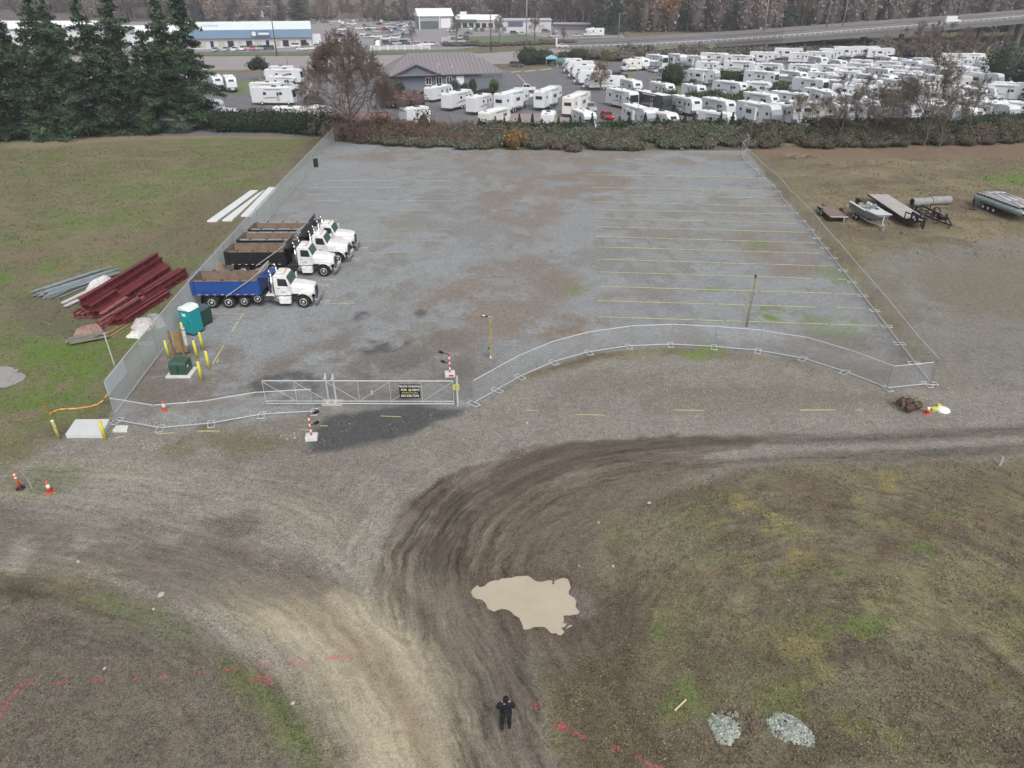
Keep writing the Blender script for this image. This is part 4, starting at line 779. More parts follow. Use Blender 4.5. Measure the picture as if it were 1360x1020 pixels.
p = g(1250, 545); t = thing('debris_heap', 'small heap of white and yellow litter beside the brown shrub', 'litter', (p.x, p.y, 0)); mb = MB(); mb.lathe((.1, 0, 0), [(.45, 0), (.4, .12), (.15, .2)], 'Z', 10); mb.build('white_lump', wt, t); mb = MB(); mb.box((-.45, .05, .1), (.5, .25, .14), rz=.4); mb.box((0, .35, .15), (.2, .2, .2)); mb.build('yellow_scrap', MATS['sign_yellow'], t)
# ------------------------------------------------ person, seen from behind
p = g(672, 966); t = thing('person', 'person in black hooded jacket and trousers standing on the haul road, back turned', 'person', (p.x, p.y, 0), .05)
def skin(name, verts, edges, radii, m, parent, root=0, sub=2):
    me = bpy.data.meshes.new(name); me.from_pydata(verts, edges, []); o = bpy.data.objects.new(name, me); COL.objects.link(o); o.parent = parent; me.materials.append(m)
    md = o.modifiers.new('skin', 'SKIN'); md.use_smooth_shade = True; sv = me.skin_vertices[0].data
    for i, r in enumerate(radii): sv[i].radius = r if isinstance(r, tuple) else (r, r); sv[i].use_root = (i == root)
    s = o.modifiers.new('sub', 'SUBSURF'); s.levels = s.render_levels = sub; return o
cloth = mat('black_jacket', (.009, .010, .016), .85, 0, .4, 6); trou = mat('black_trousers', (.009, .009, .012), .9, 0, .3, 6); skinm = mat('skin', (.52, .34, .26), .6, 0, .05)
# whole body incl. head and arms: one surface (facing +Y, away from the camera)
bv = [(0, 0, .95), (0, 0, 1.12), (0, -.01, 1.3), (0, 0, 1.43), (0, .02, 1.52), (0, .03, 1.62), (0, .035, 1.72),
      (.11, 0, .86), (.12, .02, .5), (.13, 0, .1), (.13, .13, .04), (-.11, 0, .86), (-.12, .02, .5), (-.135, -.02, .1), (-.14, .11, .04),
      (.19, 0, 1.42), (.27, -.02, 1.18), (.13, .22, 1.12), (-.19, 0, 1.42), (-.27, -.02, 1.18), (-.13, .22, 1.12)]
be = [(0, 1), (1, 2), (2, 3), (3, 4), (4, 5), (5, 6), (0, 7), (7, 8), (8, 9), (9, 10), (0, 11), (11, 12), (12, 13), (13, 14), (3, 15), (15, 16), (16, 17), (3, 18), (18, 19), (19, 20)]
br = [(.10, .08), (.10, .08), (.12, .09), (.08, .07), .05, .08, .06, .08, .05, .03, .03, .08, .05, .03, .03, .05, .04, .035, .05, .04, .035]
body = skin('body', bv, be, br, skinm, t)
jk = [0, 1, 2, 3, 15, 16, 17, 18, 19, 20]; jm = {k: i for i, k in enumerate(jk)}
skin('jacket', [(0, 0, .88), (0, 0, 1.1), (0, -.01, 1.28), (0, -.01, 1.42), (.2, -.01, 1.41), (.3, -.03, 1.17), (.15, .2, 1.13), (-.2, -.01, 1.41), (-.3, -.03, 1.17), (-.15, .2, 1.13)], [(0, 1), (1, 2), (2, 3), (3, 4), (4, 5), (5, 6), (3, 7), (7, 8), (8, 9)], [(.2, .15), (.185, .15), (.2, .155), (.16, .13), .105, .085, .062, .105, .085, .062], cloth, t)
skin('hood', [(0, -.03, 1.45), (0, -.02, 1.56), (0, .0, 1.66), (0, .02, 1.75)], [(0, 1), (1, 2), (2, 3)], [.13, .115, .125, .08], cloth, t)
skin('trousers', [(0, 0, .93), (.11, 0, .84), (.125, .01, .5), (.135, -.01, .13), (-.11, 0, .84), (-.125, .01, .5), (-.14, -.03, .13)], [(0, 1), (1, 2), (2, 3), (0, 4), (4, 5), (5, 6)], [(.17, .14), .12, .09, .075, .12, .09, .075], trou, t)
for s in (-1, 1):
    mb = MB(); mb.box((s * .135, .05 - (.02 if s < 0 else 0), .05), (.1, .28, .1)); mb.build('shoe', trou, t, bevel=.03)
    hand = [(s * .12, .23, 1.12), (s * .1, .29, 1.13)]
    fv = list(hand); fe = [(0, 1)]; fr = [.028, .03]
    for k in range(4):
        L_ = (.07, .08, .075, .06)[k]; zz = 1.155 - k * .018; i0 = len(fv); fv += [(s * .09, .315, zz), (s * .065, .32 + L_ * .25, zz), (s * .04, .31 + L_ * .1, zz - .004)]; fe += [(1, i0), (i0, i0 + 1), (i0 + 1, i0 + 2)]; fr += [.011, .009, .008]
    i0 = len(fv); fv += [(s * .085, .265, 1.165), (s * .06, .28, 1.185)]; fe += [(0, i0), (i0, i0 + 1)]; fr += [.012, .009]
    skin('hand', fv, fe, fr, skinm, t, 0, 1)
tag(MB().box((p.x, p.y + .31, 1.14), (.2, .09, .05), rz=.05).tube((p.x - .06, p.y + .31, 1.165), (p.x - .06, p.y + .31, 1.19), .012, n=8).tube((p.x + .06, p.y + .31, 1.165), (p.x + .06, p.y + .31, 1.19), .012, n=8).build('remote_controller', dgrey, bevel=.01), 'small dark remote controller held in both hands of the person', 'controller')
mb = MB()
mb.box((-.055, -.11, 1.50), (.05, .03, .02)); mb.box((.085, -.055, 1.56), (.03, .04, .05)); mb.build('mask_strap', wt, t)
# ------------------------------------------------ trailers and boats on the right
def swheel(parent, x, y, z, r, wd=.22, hub=None):
    s = 1 if y > 0 else -1; mb = MB(); mb.lathe((x, y, z), [(r * .5, -wd / 2), (r, -wd / 2 + .03), (r, wd / 2 - .03), (r * .5, wd / 2)], 'Y', 16); o = mb.build('wheel', rub, parent, True)
    mb = MB(); mb.lathe((x, y + s * wd / 2, z), [(r * .52, -s * .01), (r * .5, s * .02), (.03, s * .01)], 'Y', 14); mb.build('rim', hub or white, o, True)
def frame2(a, b): a, b = Vector(a), Vector(b); return (b - a).length, math.atan2(b.y - a.y, b.x - a.x)
deckm = mat('grey_deck_boards', lin(172, 166, 164), .85, 0, .15, 1.2, .2); deckb = mat('brown_deck_boards', lin(128, 112, 104), .85, 0, .2, 1.2, .2)
def flatbed(label, rear, front, W, hgt, dm, goose=False):
    L, rz = frame2(rear, front); t = thing('flatbed_trailer', label, 'trailer', (rear[0], rear[1], 0), rz)
    n = int(W / .24); mb = MB()
    for k in range(n): mb.box((L / 2, -W / 2 + (k + .5) * W / n, hgt), (L, W / n - .012, .05))
    mb.build('deck', dm, t)
    mb = MB()
    for s in (-1, 1): mb.box((L / 2, s * (W / 2 + .05), hgt - .06), (L, .09, .16)); mb.box((L / 2, s * W * .25, hgt - .24), (L, .08, .3))
    for k in range(9): mb.box((L * (k + .02) / 8.1, 0, hgt - .15), (.07, W, .12))
    for k in range(12):
        for s in (-1, 1): mb.box((L * (k + .5) / 12, s * (W / 2 + .11), hgt - .08), (.05, .04, .16))
    if goose:
        for s in (-1, 1): mb.bar((L, s * .5, hgt - .1), (L, s * .5, hgt + .75), .16, .2); mb.bar((L, s * .5, hgt + .72), (L + 2.1, s * .12, hgt + .55), .16, .2)
        mb.bar((L + 2.1, 0, hgt + .65), (L + 2.1, 0, .35), .2, .2); mb.box((L + .5, 0, hgt - .1), (1.1, 1.2, .2))
        for s in (-1, 1): mb.bar((L + .1, s * .75, hgt), (L + .1, s * .75, .05), .12, .12)
        mb.bar((L - .05, -W / 2, hgt - .05), (L - .05, -W / 2, hgt + .75), .1, .1); mb.bar((L - .05, -W / 2, hgt + .72), (L + 1.9, -.15, hgt + .5), .12, .12)
        mb.build('frame', blk, t); swheel(t, L + .9, -.35, hgt + .12, .38, .24)
        mb = MB(); mb.box((L + .5, .0, hgt + .1), (.9, .9, .05)); mb.build('neck_deck', deckm, t)
        for s in (-1, 1):
            for q in (0, 1, 2): mb = MB(); mb.box((-.75, (q - 1) * W * .36, hgt - .08), (1.5, W * .2, .06), ry=-.12); 
            mb.build('ramp', deckb, t) if s > 0 else None
        for q in (0, 1, 2): mb = MB(); mb.box((-.6, (q - 1) * W * .36, hgt - .06), (1.2, W * .16, .06), ry=-.08); mb.build('ramp', deckb, t)
    else:
        for s in (-1, 1): mb.bar((0, s * W * .4, hgt - .2), (-1.5, 0, hgt - .25), .09, .1)
        mb.bar((-1.5, 0, hgt - .1), (-1.5, 0, .02), .07, .07); mb.build('frame', blk, t)
        mb = MB(); mb.box((L + .04, 0, hgt + .08), (.05, W, .1)); mb.bar((L + .04, W * .3, hgt), (L + .04, W * .3, .1), .07, .07); mb.build('tail_bar', galv, t)
    for s in (-1, 1):
        xx = L * (.35 if goose else .4)
        for q in (-.45, .45): swheel(t, xx + q, s * (W / 2 + (.0 if goose else .2)), .36, .36)
        if not goose: mb = MB(); arch(mb, xx, .36, .5, s * (W / 2 + .08), s * (W / 2 + .34), .03, 0, 180, 8); mb.build('mud_guard', blk, t)
flatbed('small brown decked flatbed trailer nearest the portable fence', g(1096, 280), g(1113, 295.5), 2.0, .6, deckb)
flatbed('large gooseneck flatbed trailer with pale board deck and spare wheel', g(1164, 268), g(1213, 301), 2.5, .95, deckm, True)
# boat on trailer
hull = mat('pale_boat_hull', (.58, .63, .62), .3, 0, .08, 1.5); hgray = mat('grey_boat_side', (.22, .23, .25), .35, 0, .1, 1.5)
a, b = g(1136, 284), g(1168, 304); L, rz = frame2(a, b); L = 6.4
t = thing('boat', 'open pale aluminium jet boat with square bow sitting on a trailer', 'boat', (a.x, a.y, .55), rz)
def boatsec(x, w_, zt, zk): return [(x, 0, zk), (x, w_ * .85, zk + .22), (x, w_, zt), (x, w_ * .86, zt), (x, w_ * .75, zk + .35), (x, 0, zk + .3), (x, -w_ * .75, zk + .35), (x, -w_ * .86, zt), (x, -w_, zt), (x, -w_ * .85, zk + .22)]
S = [boatsec(0, 1.1, .95, 0), boatsec(L * .5, 1.15, 1.0, 0), boatsec(L * .78, 1.1, 1.05, .08), boatsec(L * .93, .95, 1.08, .35), boatsec(L, .8, 1.1, .8)]
V = [p_ for s_ in S for p_ in s_]; F = [tuple(range(9, -1, -1)), tuple(range(40, 50))]
for k in range(4):
    for i in range(10): j = (i + 1) % 10; F.append((k * 10 + i, k * 10 + j, k * 10 + 10 + j, k * 10 + 10 + i))
mb = MB(); mb.add(V, F); mb.build('hull', hgray, t)
mb = MB(); mb.prof([(L * .62, 1.02), (L * 1.01, 1.12), (L * 1.01, 1.17), (L * .62, 1.07)], -.95, .95)
for s in (-1, 1): mb.box((L * .33, s * 1.02, 1.0), (L * .66, .3, .05))
mb.build('deck', hull, t); mb = MB(); mb.box((L * .42, .35, .85), (.7, .6, .8)); mb.box((L * .42, -.4, .8), (.6, .55, .7)); mb.build('console', hull, t, bevel=.05)
mb = MB(); mb.box((L * .5, .35, 1.35), (.04, .6, .35), ry=-.4); mb.box((L * .5, -.4, 1.35), (.04, .55, .35), ry=-.4); mb.build('windshield', glassg, t)
for q in (-.4, .4): mb = MB(); mb.box((L * .27, q, .7), (.45, .45, .4)); mb.box((L * .24, q, 1.0), (.1, .45, .5)); mb.build('seat', mat('tan_seat', (.35, .3, .25), .7), t, bevel=.04)
mb = MB(); mb.box((-.25, 0, 1.05), (.45, .4, .6)); mb.box((-.25, 0, .5), (.2, .15, .8)); mb.build('outboard_motor', blk, t, bevel=.06)
mb = MB(); mb.box((L * .1, .3, 1.15), (.5, .8, .35), rz=.2); mb.build('folded_cover', mat('dark_cover', (.05, .045, .045), .8), t, bevel=.08)
t = thing('boat_trailer', 'light grey boat trailer with winch post carrying the pale jet boat', 'boat trailer', (a.x, a.y, 0), rz); mb = MB()
for s in (-1, 1): mb.bar((0, s * .8, .5), (L * .75, s * .75, .5), .08, .12); mb.bar((L * .75, s * .75, .5), (L * 1.12, 0, .5), .08, .12)
for q in (.05, .3, .55, .75): mb.bar((L * q, -.9, .48), (L * q, .9, .48), .07, .08)
mb.build('frame', galv, t); mb = MB(); mb.bar((L * 1.02, 0, .5), (L * 1.02, 0, 1.5), .1, .1); mb.bar((L * 1.1, 0, .6), (L * 1.1, 0, .02), .07, .07); mb.build('winch_post', galv, t)
for s in (-1, 1):
    for q in (.3, .42): swheel(t, L * q, s * 1.1, .34, .34)
# bare black trailer frame
a, b = g(1216, 281), g(1279, 314); L, rz = frame2(a, b); L = 7.6
t = thing('skeletal_trailer', 'bare black skeletal boat trailer between the gooseneck trailer and pontoon boat', 'trailer', (a.x, a.y, 0), rz); mb = MB()
for s in (-1, 1): mb.bar((0, s * .95, .6), (L * .7, s * .9, .6), .1, .16); mb.bar((L * .7, s * .9, .6), (L, 0, .5), .1, .14); mb.bar((0, s * .5, .85), (L * .6, s * .5, .85), .12, .1)
for q in (0, .18, .36, .54, .7): mb.bar((L * q, -1, .55), (L * q, 1, .55), .08, .1); 
for s in (-1, 1):
    mb.bar((L * .12, s * 1.1, .6), (L * .12, s * 1.1, 1.35), .07, .07); mb.bar((L * .6, s * .9, .6), (L * .6, s * .9, 1.1), .07, .07)
mb.bar((L * .82, 0, .5), (L * .82, 0, 1.5), .12, .12); mb.bar((L * .95, 0, .5), (L * .95, 0, .02), .08, .08); mb.box((L * .72, .1, .8), (.7, .8, .4)); mb.build('frame', blk, t)
for s in (-1, 1):
    for q in (.25, .38): swheel(t, L * q, s * 1.15, .34, .34, .2, dgrey)
    mb = MB(); arch(mb, L * .315, .36, .78, s * 1.02, s * 1.28, .03, 20, 160, 8); mb.build('mud_guard', blk, t)
culv = mat('grey_culvert', lin(142, 142, 140), .8, 0, .2, 2, .3)
for lab, p0, p1 in (('grey rolled culvert lying behind the black trailer frame, left one', (1213, 276), (1237, 275)), ('grey rolled culvert lying behind the black trailer frame, right one', (1238, 274), (1263, 273))):
    a, b = g(*p0), g(*p1); L, rz = frame2(a, b); t = thing('culvert_pipe', lab, 'pipe', (a.x, a.y + .6, 0), rz); mb = MB()
    mb.lathe((0, 0, .55), [(.42, 0), (.52, .02)] + [(.5 + .05 * (k % 2), L * (k + .5) / 26) for k in range(26)] + [(.52, L), (.42, L)], 'X', 16); mb.build('tube', culv, t, True); mb = MB(); mb.lathe((-.01, 0, .55), [(.42, 0), (.41, -.02)], 'X', 16); mb.build('opening', blk, t)
p = g(1293, 279); t = thing('outboard_stand', 'small dark outboard engine on a stand left of the pontoon boat', 'engine', (p.x, p.y, 0)); mb = MB(); mb.box((0, 0, 1.15), (.7, .5, .6)); mb.box((0, 0, .6), (.3, .2, .6)); mb.build('cowl', dgrey, t, bevel=.08); mb = MB(); mb.bar((-.4, 0, .05), (.4, 0, .05), .1, .1); mb.bar((0, 0, 0), (0, .3, .9), .08, .08); mb.bar((-.3, .3, 0), (0, .3, .9), .06, .06); mb.build('stand', blk, t)
# pontoon boat on tri-axle trailer
a, b = g(1299, 272), g(1356, 294); L, rz = frame2(a, b); L = 8.2; pont = mat('dull_aluminium', (.36, .44, .46), .35, .5, .15, 1.5)
t = thing('pontoon_boat', 'grey pontoon boat with bare tubes and deck, at the right edge', 'pontoon boat', (a.x, a.y, 0), rz)
for q, nm in ((-1.05, 0), (1.05, 1), (0, 2)): mb = MB(); mb.lathe((0, q + .3, 1.15), [(.15, -.1), (.38, .1), (.42, .4), (.42, L - 1.2), (.36, L - .6), (.2, L - .1), (.02, L + .1)], 'X', 18); mb.build('pontoon_tube', pont, t, True)
mb = MB()
for k in range(12): mb.box((.4 + k * (L - 1) / 11.5, .3, 1.62), (.14, 2.6, .1))
mb.build('cross_member', blk, t); mb = MB()
for k in range(9): mb.box((L / 2 - .1, -.85 + k * .29, 1.7), (L - 1.2, .24, .05))
mb.build('deck', mat('pale_deck', lin(176, 172, 174), .6, 0, .15), t)
for q in (-.6, .3, 1.1): mb = MB(); mb.path([(.3, q, 1.8), (2.4, q + .1, 2.05), (5.6, q, 1.95), (L - .6, q, 1.8)], .09, 8); mb.build('rolled_rail', hull, t, True)
t = thing('boat_trailer', 'triple axle trailer with white wheels beneath the pontoon boat', 'boat trailer', (a.x, a.y, 0), rz); mb = MB()
for s in (-1, 1): mb.bar((.2, s * .8 + .3, .6), (L * .85, s * .8 + .3, .6), .1, .14)
for q in (.1, .3, .5, .7): mb.bar((L * q, -.6, .55), (L * q, 1.2, .55), .08, .1)
mb.bar((L * .85, .3, .6), (L * 1.2, .3, .5), .12, .14); mb.build('frame', blk, t)
for s in (-1, 1):
    for q in (.25, .36, .47): swheel(t, L * q, s * 1.1 + .2, .36, .36)
# ------------------------------------------------ foliage tools
def quads(cent, size, seed=0, flat=0.0, asp=1.0):
    r = np.random.default_rng(seed); n = len(cent); a = r.normal(size=(n, 3)); a[:, 2] *= (1 - flat); a /= np.linalg.norm(a, axis=1)[:, None] + 1e-9
    b = r.normal(size=(n, 3)); b -= (b * a).sum(1)[:, None] * a; b /= np.linalg.norm(b, axis=1)[:, None] + 1e-9
    s = (size * r.uniform(.6, 1.3, n))[:, None] * .5 if np.isscalar(size) else (size * r.uniform(.6, 1.3, n))[:, None] * .5
    V = np.stack([cent - a * s * asp - b * s * .3, cent - b * s, cent + a * s * asp, cent + b * s * .9], 1).reshape(-1, 3); F = np.arange(4 * n).reshape(-1, 4); return V, F
def leaves(name, cent, size, cols, m, parent=None, seed=0, flat=0.0, asp=1.0, extra=None):
    V, F = quads(cent, size, seed, flat, asp); C = np.repeat(cols, 4, 0)
    if extra is not None:
        v2, f2, c2 = extra; f2 = f2 + len(V); V = np.concatenate([V, v2]); F = np.concatenate([F, f2]); C = np.concatenate([C, c2])
    return meshobj(name, V, F, m, parent, False, C)
def ico_blob(c, r, seed):
    n, k = 10, 6; rr = random.Random(seed); V = []; F = []
    for i in range(k + 1):
        ph = math.pi * i / k
        for j in range(n): th = 2 * math.pi * j / n; q = 1 + rr.uniform(-.12, .12); V.append((c[0] + r[0] * q * math.sin(ph) * math.cos(th), c[1] + r[1] * q * math.sin(ph) * math.sin(th), c[2] + r[2] * q * math.cos(ph)))
    for i in range(k):
        for j in range(n): F.append((i * n + j, i * n + (j + 1) % n, (i + 1) * n + (j + 1) % n, (i + 1) * n + j))
    return np.array(V), np.array(F)
def pal(cols, n, seed, clump=None):
    r = np.random.default_rng(seed); cols = np.array([lin(*c) for c in cols]); k = r.integers(0, len(cols), n) if clump is None else clump
    return cols[k] * r.uniform(.65, 1.4, n)[:, None]
LM = leafmat('foliage')
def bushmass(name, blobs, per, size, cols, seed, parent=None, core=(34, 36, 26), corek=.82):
    """blobs: list of (x,y,z,rx,ry,rz)"""
    r = np.random.default_rng(seed); C = []; K = []; EV = []; EF = []; off = 0
    for i, (x, y, z, rx, ry, rz_) in enumerate(blobs):
        n = int(per * (rx * ry * rz_) ** (2 / 3)); d = r.normal(size=(n, 3)); d /= np.linalg.norm(d, axis=1)[:, None]; d[:, 2] = np.where(r.random(n) < .6, np.abs(d[:, 2]), d[:, 2])
        q = r.uniform(.8, 1.16, n)[:, None] + .12 * np.sin(d * 7 + i)[:, :1]
        c = np.array([x, y, z]) + d * q * np.array([rx, ry, rz_]); c[:, 2] = np.maximum(c[:, 2], .05); C.append(c); K.append(np.where(r.random(n) < .7, r.integers(0, len(cols)), r.integers(0, len(cols), n)))
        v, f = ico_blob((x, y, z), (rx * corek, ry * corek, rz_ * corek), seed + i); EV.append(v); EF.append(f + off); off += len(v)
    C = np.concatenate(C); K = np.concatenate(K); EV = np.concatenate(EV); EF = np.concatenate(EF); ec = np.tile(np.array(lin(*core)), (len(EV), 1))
    return leaves(name, C, size, pal(cols, len(C), seed, K), LM, parent, seed, extra=(EV, EF, ec))
def tubes_np(segs, k=4):
    """segs (n,8): p0 p1 r0 r1"""
    S = np.array(segs, dtype=np.float64); p0 = S[:, :3]; p1 = S[:, 3:6]; d = p1 - p0; d /= np.linalg.norm(d, axis=1)[:, None] + 1e-9
    ref = np.where(np.abs(d[:, 2:3]) < .9, np.array([[0, 0, 1.0]]), np.array([[1.0, 0, 0]])); a = np.cross(d, ref); a /= np.linalg.norm(a, axis=1)[:, None]; b = np.cross(d, a); V = []
    for p, rr in ((p0, S[:, 6]), (p1, S[:, 7])):
        for i in range(k): t = 2 * math.pi * i / k; V.append(p + (a * math.cos(t) + b * math.sin(t)) * rr[:, None])
    V = np.stack(V, 1).reshape(-1, 3); n = len(S); base = np.arange(n)[:, None] * 2 * k
    F = np.concatenate([base + np.array([[i, (i + 1) % k, k + (i + 1) % k, k + i]]) for i in range(k)]); return V, F
def branch_tree(h, spread, seed, levels=5, trunk_r=.3, up=.5, nsplit=(2, 4), base=.25, twigs=6, tw=.02, leader=True):
    r = random.Random(seed); segs = []; tips = []
    def grow(p, d, L, rad, lv):
        q = p; n = 3 if lv > 2 else 2
        for k in range(n):
            d2 = (d + Vector((r.gauss(0, .13), r.gauss(0, .13), r.gauss(0, .08) + .04 * up))).normalized(); e = q + d2 * (L / n); segs.append((*q, *e, rad * (1 - .35 * k / n), rad * (1 - .35 * (k + 1) / n))); q = e; d = d2
            if lv <= 2:
                for _ in range(twigs // 2 + 1):
                    td = (d + Vector((r.gauss(0, .7), r.gauss(0, .7), r.gauss(0, .5) + .2 * up))).normalized(); tl = L * r.uniform(.25, .6); e2 = q + td * tl; segs.append((*q, *e2, tw, tw * .5)); tips.append(e2); tips.append(q + td * tl * .5)
        if lv == 0: tips.append(q); return
        for k in range(r.randint(*nsplit)):
            ang = r.uniform(0, 6.28); sp = r.uniform(.35, .85) * spread; ax = d.orthogonal().normalized(); ax.rotate(Matrix.Rotation(ang, 3, d)); d3 = (d + ax * sp + Vector((0, 0, .15 * up))).normalized(); grow(q, d3, L * r.uniform(.62, .82), rad * .58, lv - 1)
    if leader:
        p = Vector((0, 0, 0)); n = 9; d = Vector((r.gauss(0, .02), r.gauss(0, .02), 1)).normalized()
        for k in range(n):
            e = p + d * (h * .8 / n) + Vector((r.gauss(0, .1), r.gauss(0, .1), 0)); r0 = trunk_r * (1 - .85 * k / n); segs.append((*p, *e, r0, trunk_r * (1 - .85 * (k + 1) / n)))
            if k / n >= base:
                for _ in range(3):
                    ang = r.uniform(0, 6.28); f = 1 - (k / n); el = r.uniform(.35, .9) + .5 * (k / n); dd = Vector((math.cos(ang), math.sin(ang), el * up * 1.6)).normalized(); grow(e, dd, h * .17 * spread * (.55 + .75 * f), r0 * .4, levels - 2)
            p = e
        grow(p, Vector((0, 0, 1)), h * .12, trunk_r * .2, levels - 3)
    else:
        d = Vector((r.gauss(0, .08), r.gauss(0, .08), 1)).normalized(); grow(Vector((0, 0, -.1)), d, h * .30, trunk_r, levels)
    return segs, tips
def bare_mesh(segs, tips, bark, leafc, nleaf, lsize, seed, scale_h=None):
    V, F = tubes_np(segs, 4 if len(segs) > 3000 else 5); r = np.random.default_rng(seed); C = np.tile(np.array(lin(*bark)), (len(V), 1)) * r.uniform(.75, 1.3, len(V))[:, None]
    if nleaf: 
        T = np.array([tuple(t_) for t_ in tips]); c = T[r.integers(0, len(T), nleaf)] + r.normal(size=(nleaf, 3)) * .25; v, f = quads(c, lsize, seed); V2 = np.concatenate([V, v]); C = np.concatenate([C, np.repeat(pal(leafc, nleaf, seed), 4, 0)]); F = np.concatenate([F, f + len(V)]); V = V2
    if scale_h: V = V * (scale_h / V[:, 2].max())
    return V, F, C
def tree_thing(name, label, cat, loc, VF, leafsplit=None, group=None, rz=0):
    t = thing(name, label, cat, loc, rz, group); V, F, C = VF; (tV, tF, tC) = leafsplit if leafsplit else (None, None, None)
    if tV is not None: meshobj('trunk', tV, tF, LM, t, False, tC)
    meshobj('crown', V, F, LM, t, False, C); return t
def split_tree(segs, tips, bark, leafc, nleaf, lsize, seed, hgt):
    S = sorted(segs, key=lambda s: -s[6]); thick = [s for s in S if s[6] > .075] or S[:3]; thin = [s for s in S if s[6] <= .075]; m = max(max(s[5] for s in segs), 1); k = hgt / m
    A = bare_mesh(thin, tips, bark, leafc, nleaf, lsize / k, seed); tV, tF = tubes_np(thick, 6); tC = np.tile(np.array(lin(*bark)) * .8, (len(tV), 1)); return (A[0] * k, A[1], A[2]), (tV * k, tF, tC)
# ------------------------------------------------ the big bare tree by the hedge
s, tp = branch_tree(17, 1.45, 5, 7, .42, .5, (2, 3), .02, 12, .024); A, B = split_tree(s, tp, (104, 92, 84), [(116, 90, 78), (122, 102, 84), (104, 84, 76)], 7000, .15, 5, 18.6)
tree_thing('deciduous_tree', 'large nearly bare tree with sparse russet leaves behind the lot fence corner', 'tree', g(470, 188), A, B).scale = (.84, .84, 1)
# conifers, left
def conifer(h, rad, seed, dens=1.0, gap=.3, trunk=.28, base=.06):
    r = random.Random(seed); C = []; segs = [(0, 0, 0, 0, 0, h * .97, trunk, .03)]; z = h * base
    while z < h:
        f = 1 - (z - h * base) / (h * (1 - base)); R = rad * (.12 + .88 * f ** .6) * r.uniform(.6, 1.15)
        for _ in range(r.randint(4, 6)):
            if r.random() < gap: continue
            a = r.uniform(0, 6.28); L = R * r.uniform(.65, 1.15); dz = -.18 * L + r.uniform(-.3, .3); n = max(3, int(L * 3.2)); segs.append((0, 0, z, L * math.cos(a) * .9, L * math.sin(a) * .9, z + dz, .05, .015))
            for k in range(n):
                if r.random() < .22: continue
                u = (k + .5) / n; bx, by, bz = L * u * math.cos(a), L * u * math.sin(a), z + dz * u - .25 * u * u * L * .3 + (.3 * u ** 3)
                m = int((9 + 7 * (1 - u)) * dens)
                for _ in range(m): w_ = .36 * L * (1 - u * .75); C.append((bx + r.gauss(0, w_ * .5), by + r.gauss(0, w_ * .5), bz - abs(r.gauss(0, .28))))
        z += h * r.uniform(.022, .036)
    return np.array(C), segs
CONS = []
for k, (hh, rr) in enumerate([(23, 6.2), (22, 5.8), (19, 5.4), (24, 7.0)]):
    C, sg_ = conifer(hh, rr, 20 + k, 1.15); CONS.append((C, sg_, hh))
def con_obj(k, label, loc, rz, cols=None, group=None, scale=None):
    C, sg_, hh = CONS[k]; t = thing('conifer_tree', label, 'tree', loc, rz, group)
    if not hasattr(con_obj, 'c'): con_obj.c = {}
    key = k
    if key not in con_obj.c:
        V, F = tubes_np(sg_, 5); tr = meshobj('trunk', V, F, LM, t, False, np.tile(np.array(lin(72, 62, 56)), (len(V), 1)))
        n = len(C); cl = (vnoise(C[:, 0] * .5 + 50, C[:, 2] * .5 + 50) * 2.99).astype(int)
        C = np.concatenate([C, C + np.random.default_rng(k).normal(size=C.shape) * .16]); n = len(C); cl = np.concatenate([cl, cl]); cr = leaves('crown', C, .21, pal([(40, 56, 46), (72, 92, 70), (54, 70, 56)], n, k, cl), LM, t, k, .3, 2.4); con_obj.c[key] = (tr, cr)
    else:
        for s_ in con_obj.c[key]: q = s_.copy(); COL.objects.link(q); q.parent = t
    if scale: t.scale = scale
    return t
for i, (px, py, k, sc_) in enumerate(sorted([(8, 186, 1, 1.0), (-45, 190, 3, 1.0), (45, 184, 2, 1.05), (88, 182, 0, 1.02), (118, 182, 2, .95), (147, 178, 1, 1.02), (-20, 176, 0, .9), (184, 176, 0, 1.04), (206, 178, 2, .8), (268, 172, 3, .97), (240, 170, 1, 1.03), (66, 172, 2, .9), (165, 168, 2, .82), (28, 172, 0, .85), (100, 172, 1, .9), (215, 166, 2, .9), (20, 160, 3, .95), (100, 160, 1, 1.0), (-10, 182, 0, 1.05), (228, 174, 2, .8)])):
    p = g(px, py); con_obj(k, f'tall dark conifer, {ORD[i + 1]} from the left in the ragged row along the grass', (p.x, p.y, 0), i * 1.7, group='conifers along the far side of the grass field', scale=(sc_, sc_, sc_))
# ------------------------------------------------ bramble bank, clipped hedge, small conifer row
def blobs_line(pts, w_, h0, h1, n, seed, rx=(1.2, 2.4)):
    r = random.Random(seed); P = gp(pts); B = []; L = [math.hypot(b[0] - a[0], b[1] - a[1]) for a, b in zip(P, P[1:])]; T = sum(L)
    for k in range(n):
        s = T * (k + r.random()) / n; i = 0
        while i < len(L) - 1 and s > L[i]: s -= L[i]; i += 1
        f = min(1, s / L[i]); x = P[i][0] * (1 - f) + P[i + 1][0] * f; y = P[i][1] * (1 - f) + P[i + 1][1] * f; o = r.random(); q = r.uniform(*rx); hh = (h0 + (h1 - h0) * o) * r.uniform(.75, 1.15)
        B.append((x + r.uniform(-.5, .5), y + o * w_, hh * .45, q, q * .9, hh * .6))
    return B
b1 = blobs_line([(470, 190), (560, 196), (700, 200), (800, 202), (900, 198), (1000, 197)], 13, 1.3, 2.4, 190, 1)
b2 = blobs_line([(1000, 197), (1100, 197), (1200, 196), (1300, 193), (1500, 186)], 11, 1.5, 2.6, 120, 2)
tag(bushmass('bramble_thicket', b1, 130, .28, [(88, 96, 80), (98, 102, 84), (106, 98, 84), (82, 92, 74), (110, 94, 84), (102, 106, 94), (100, 90, 78)], 3, core=(70, 72, 58)), 'long tangled green and brown bramble bank behind the gravel lot', 'brambles', kind='stuff')
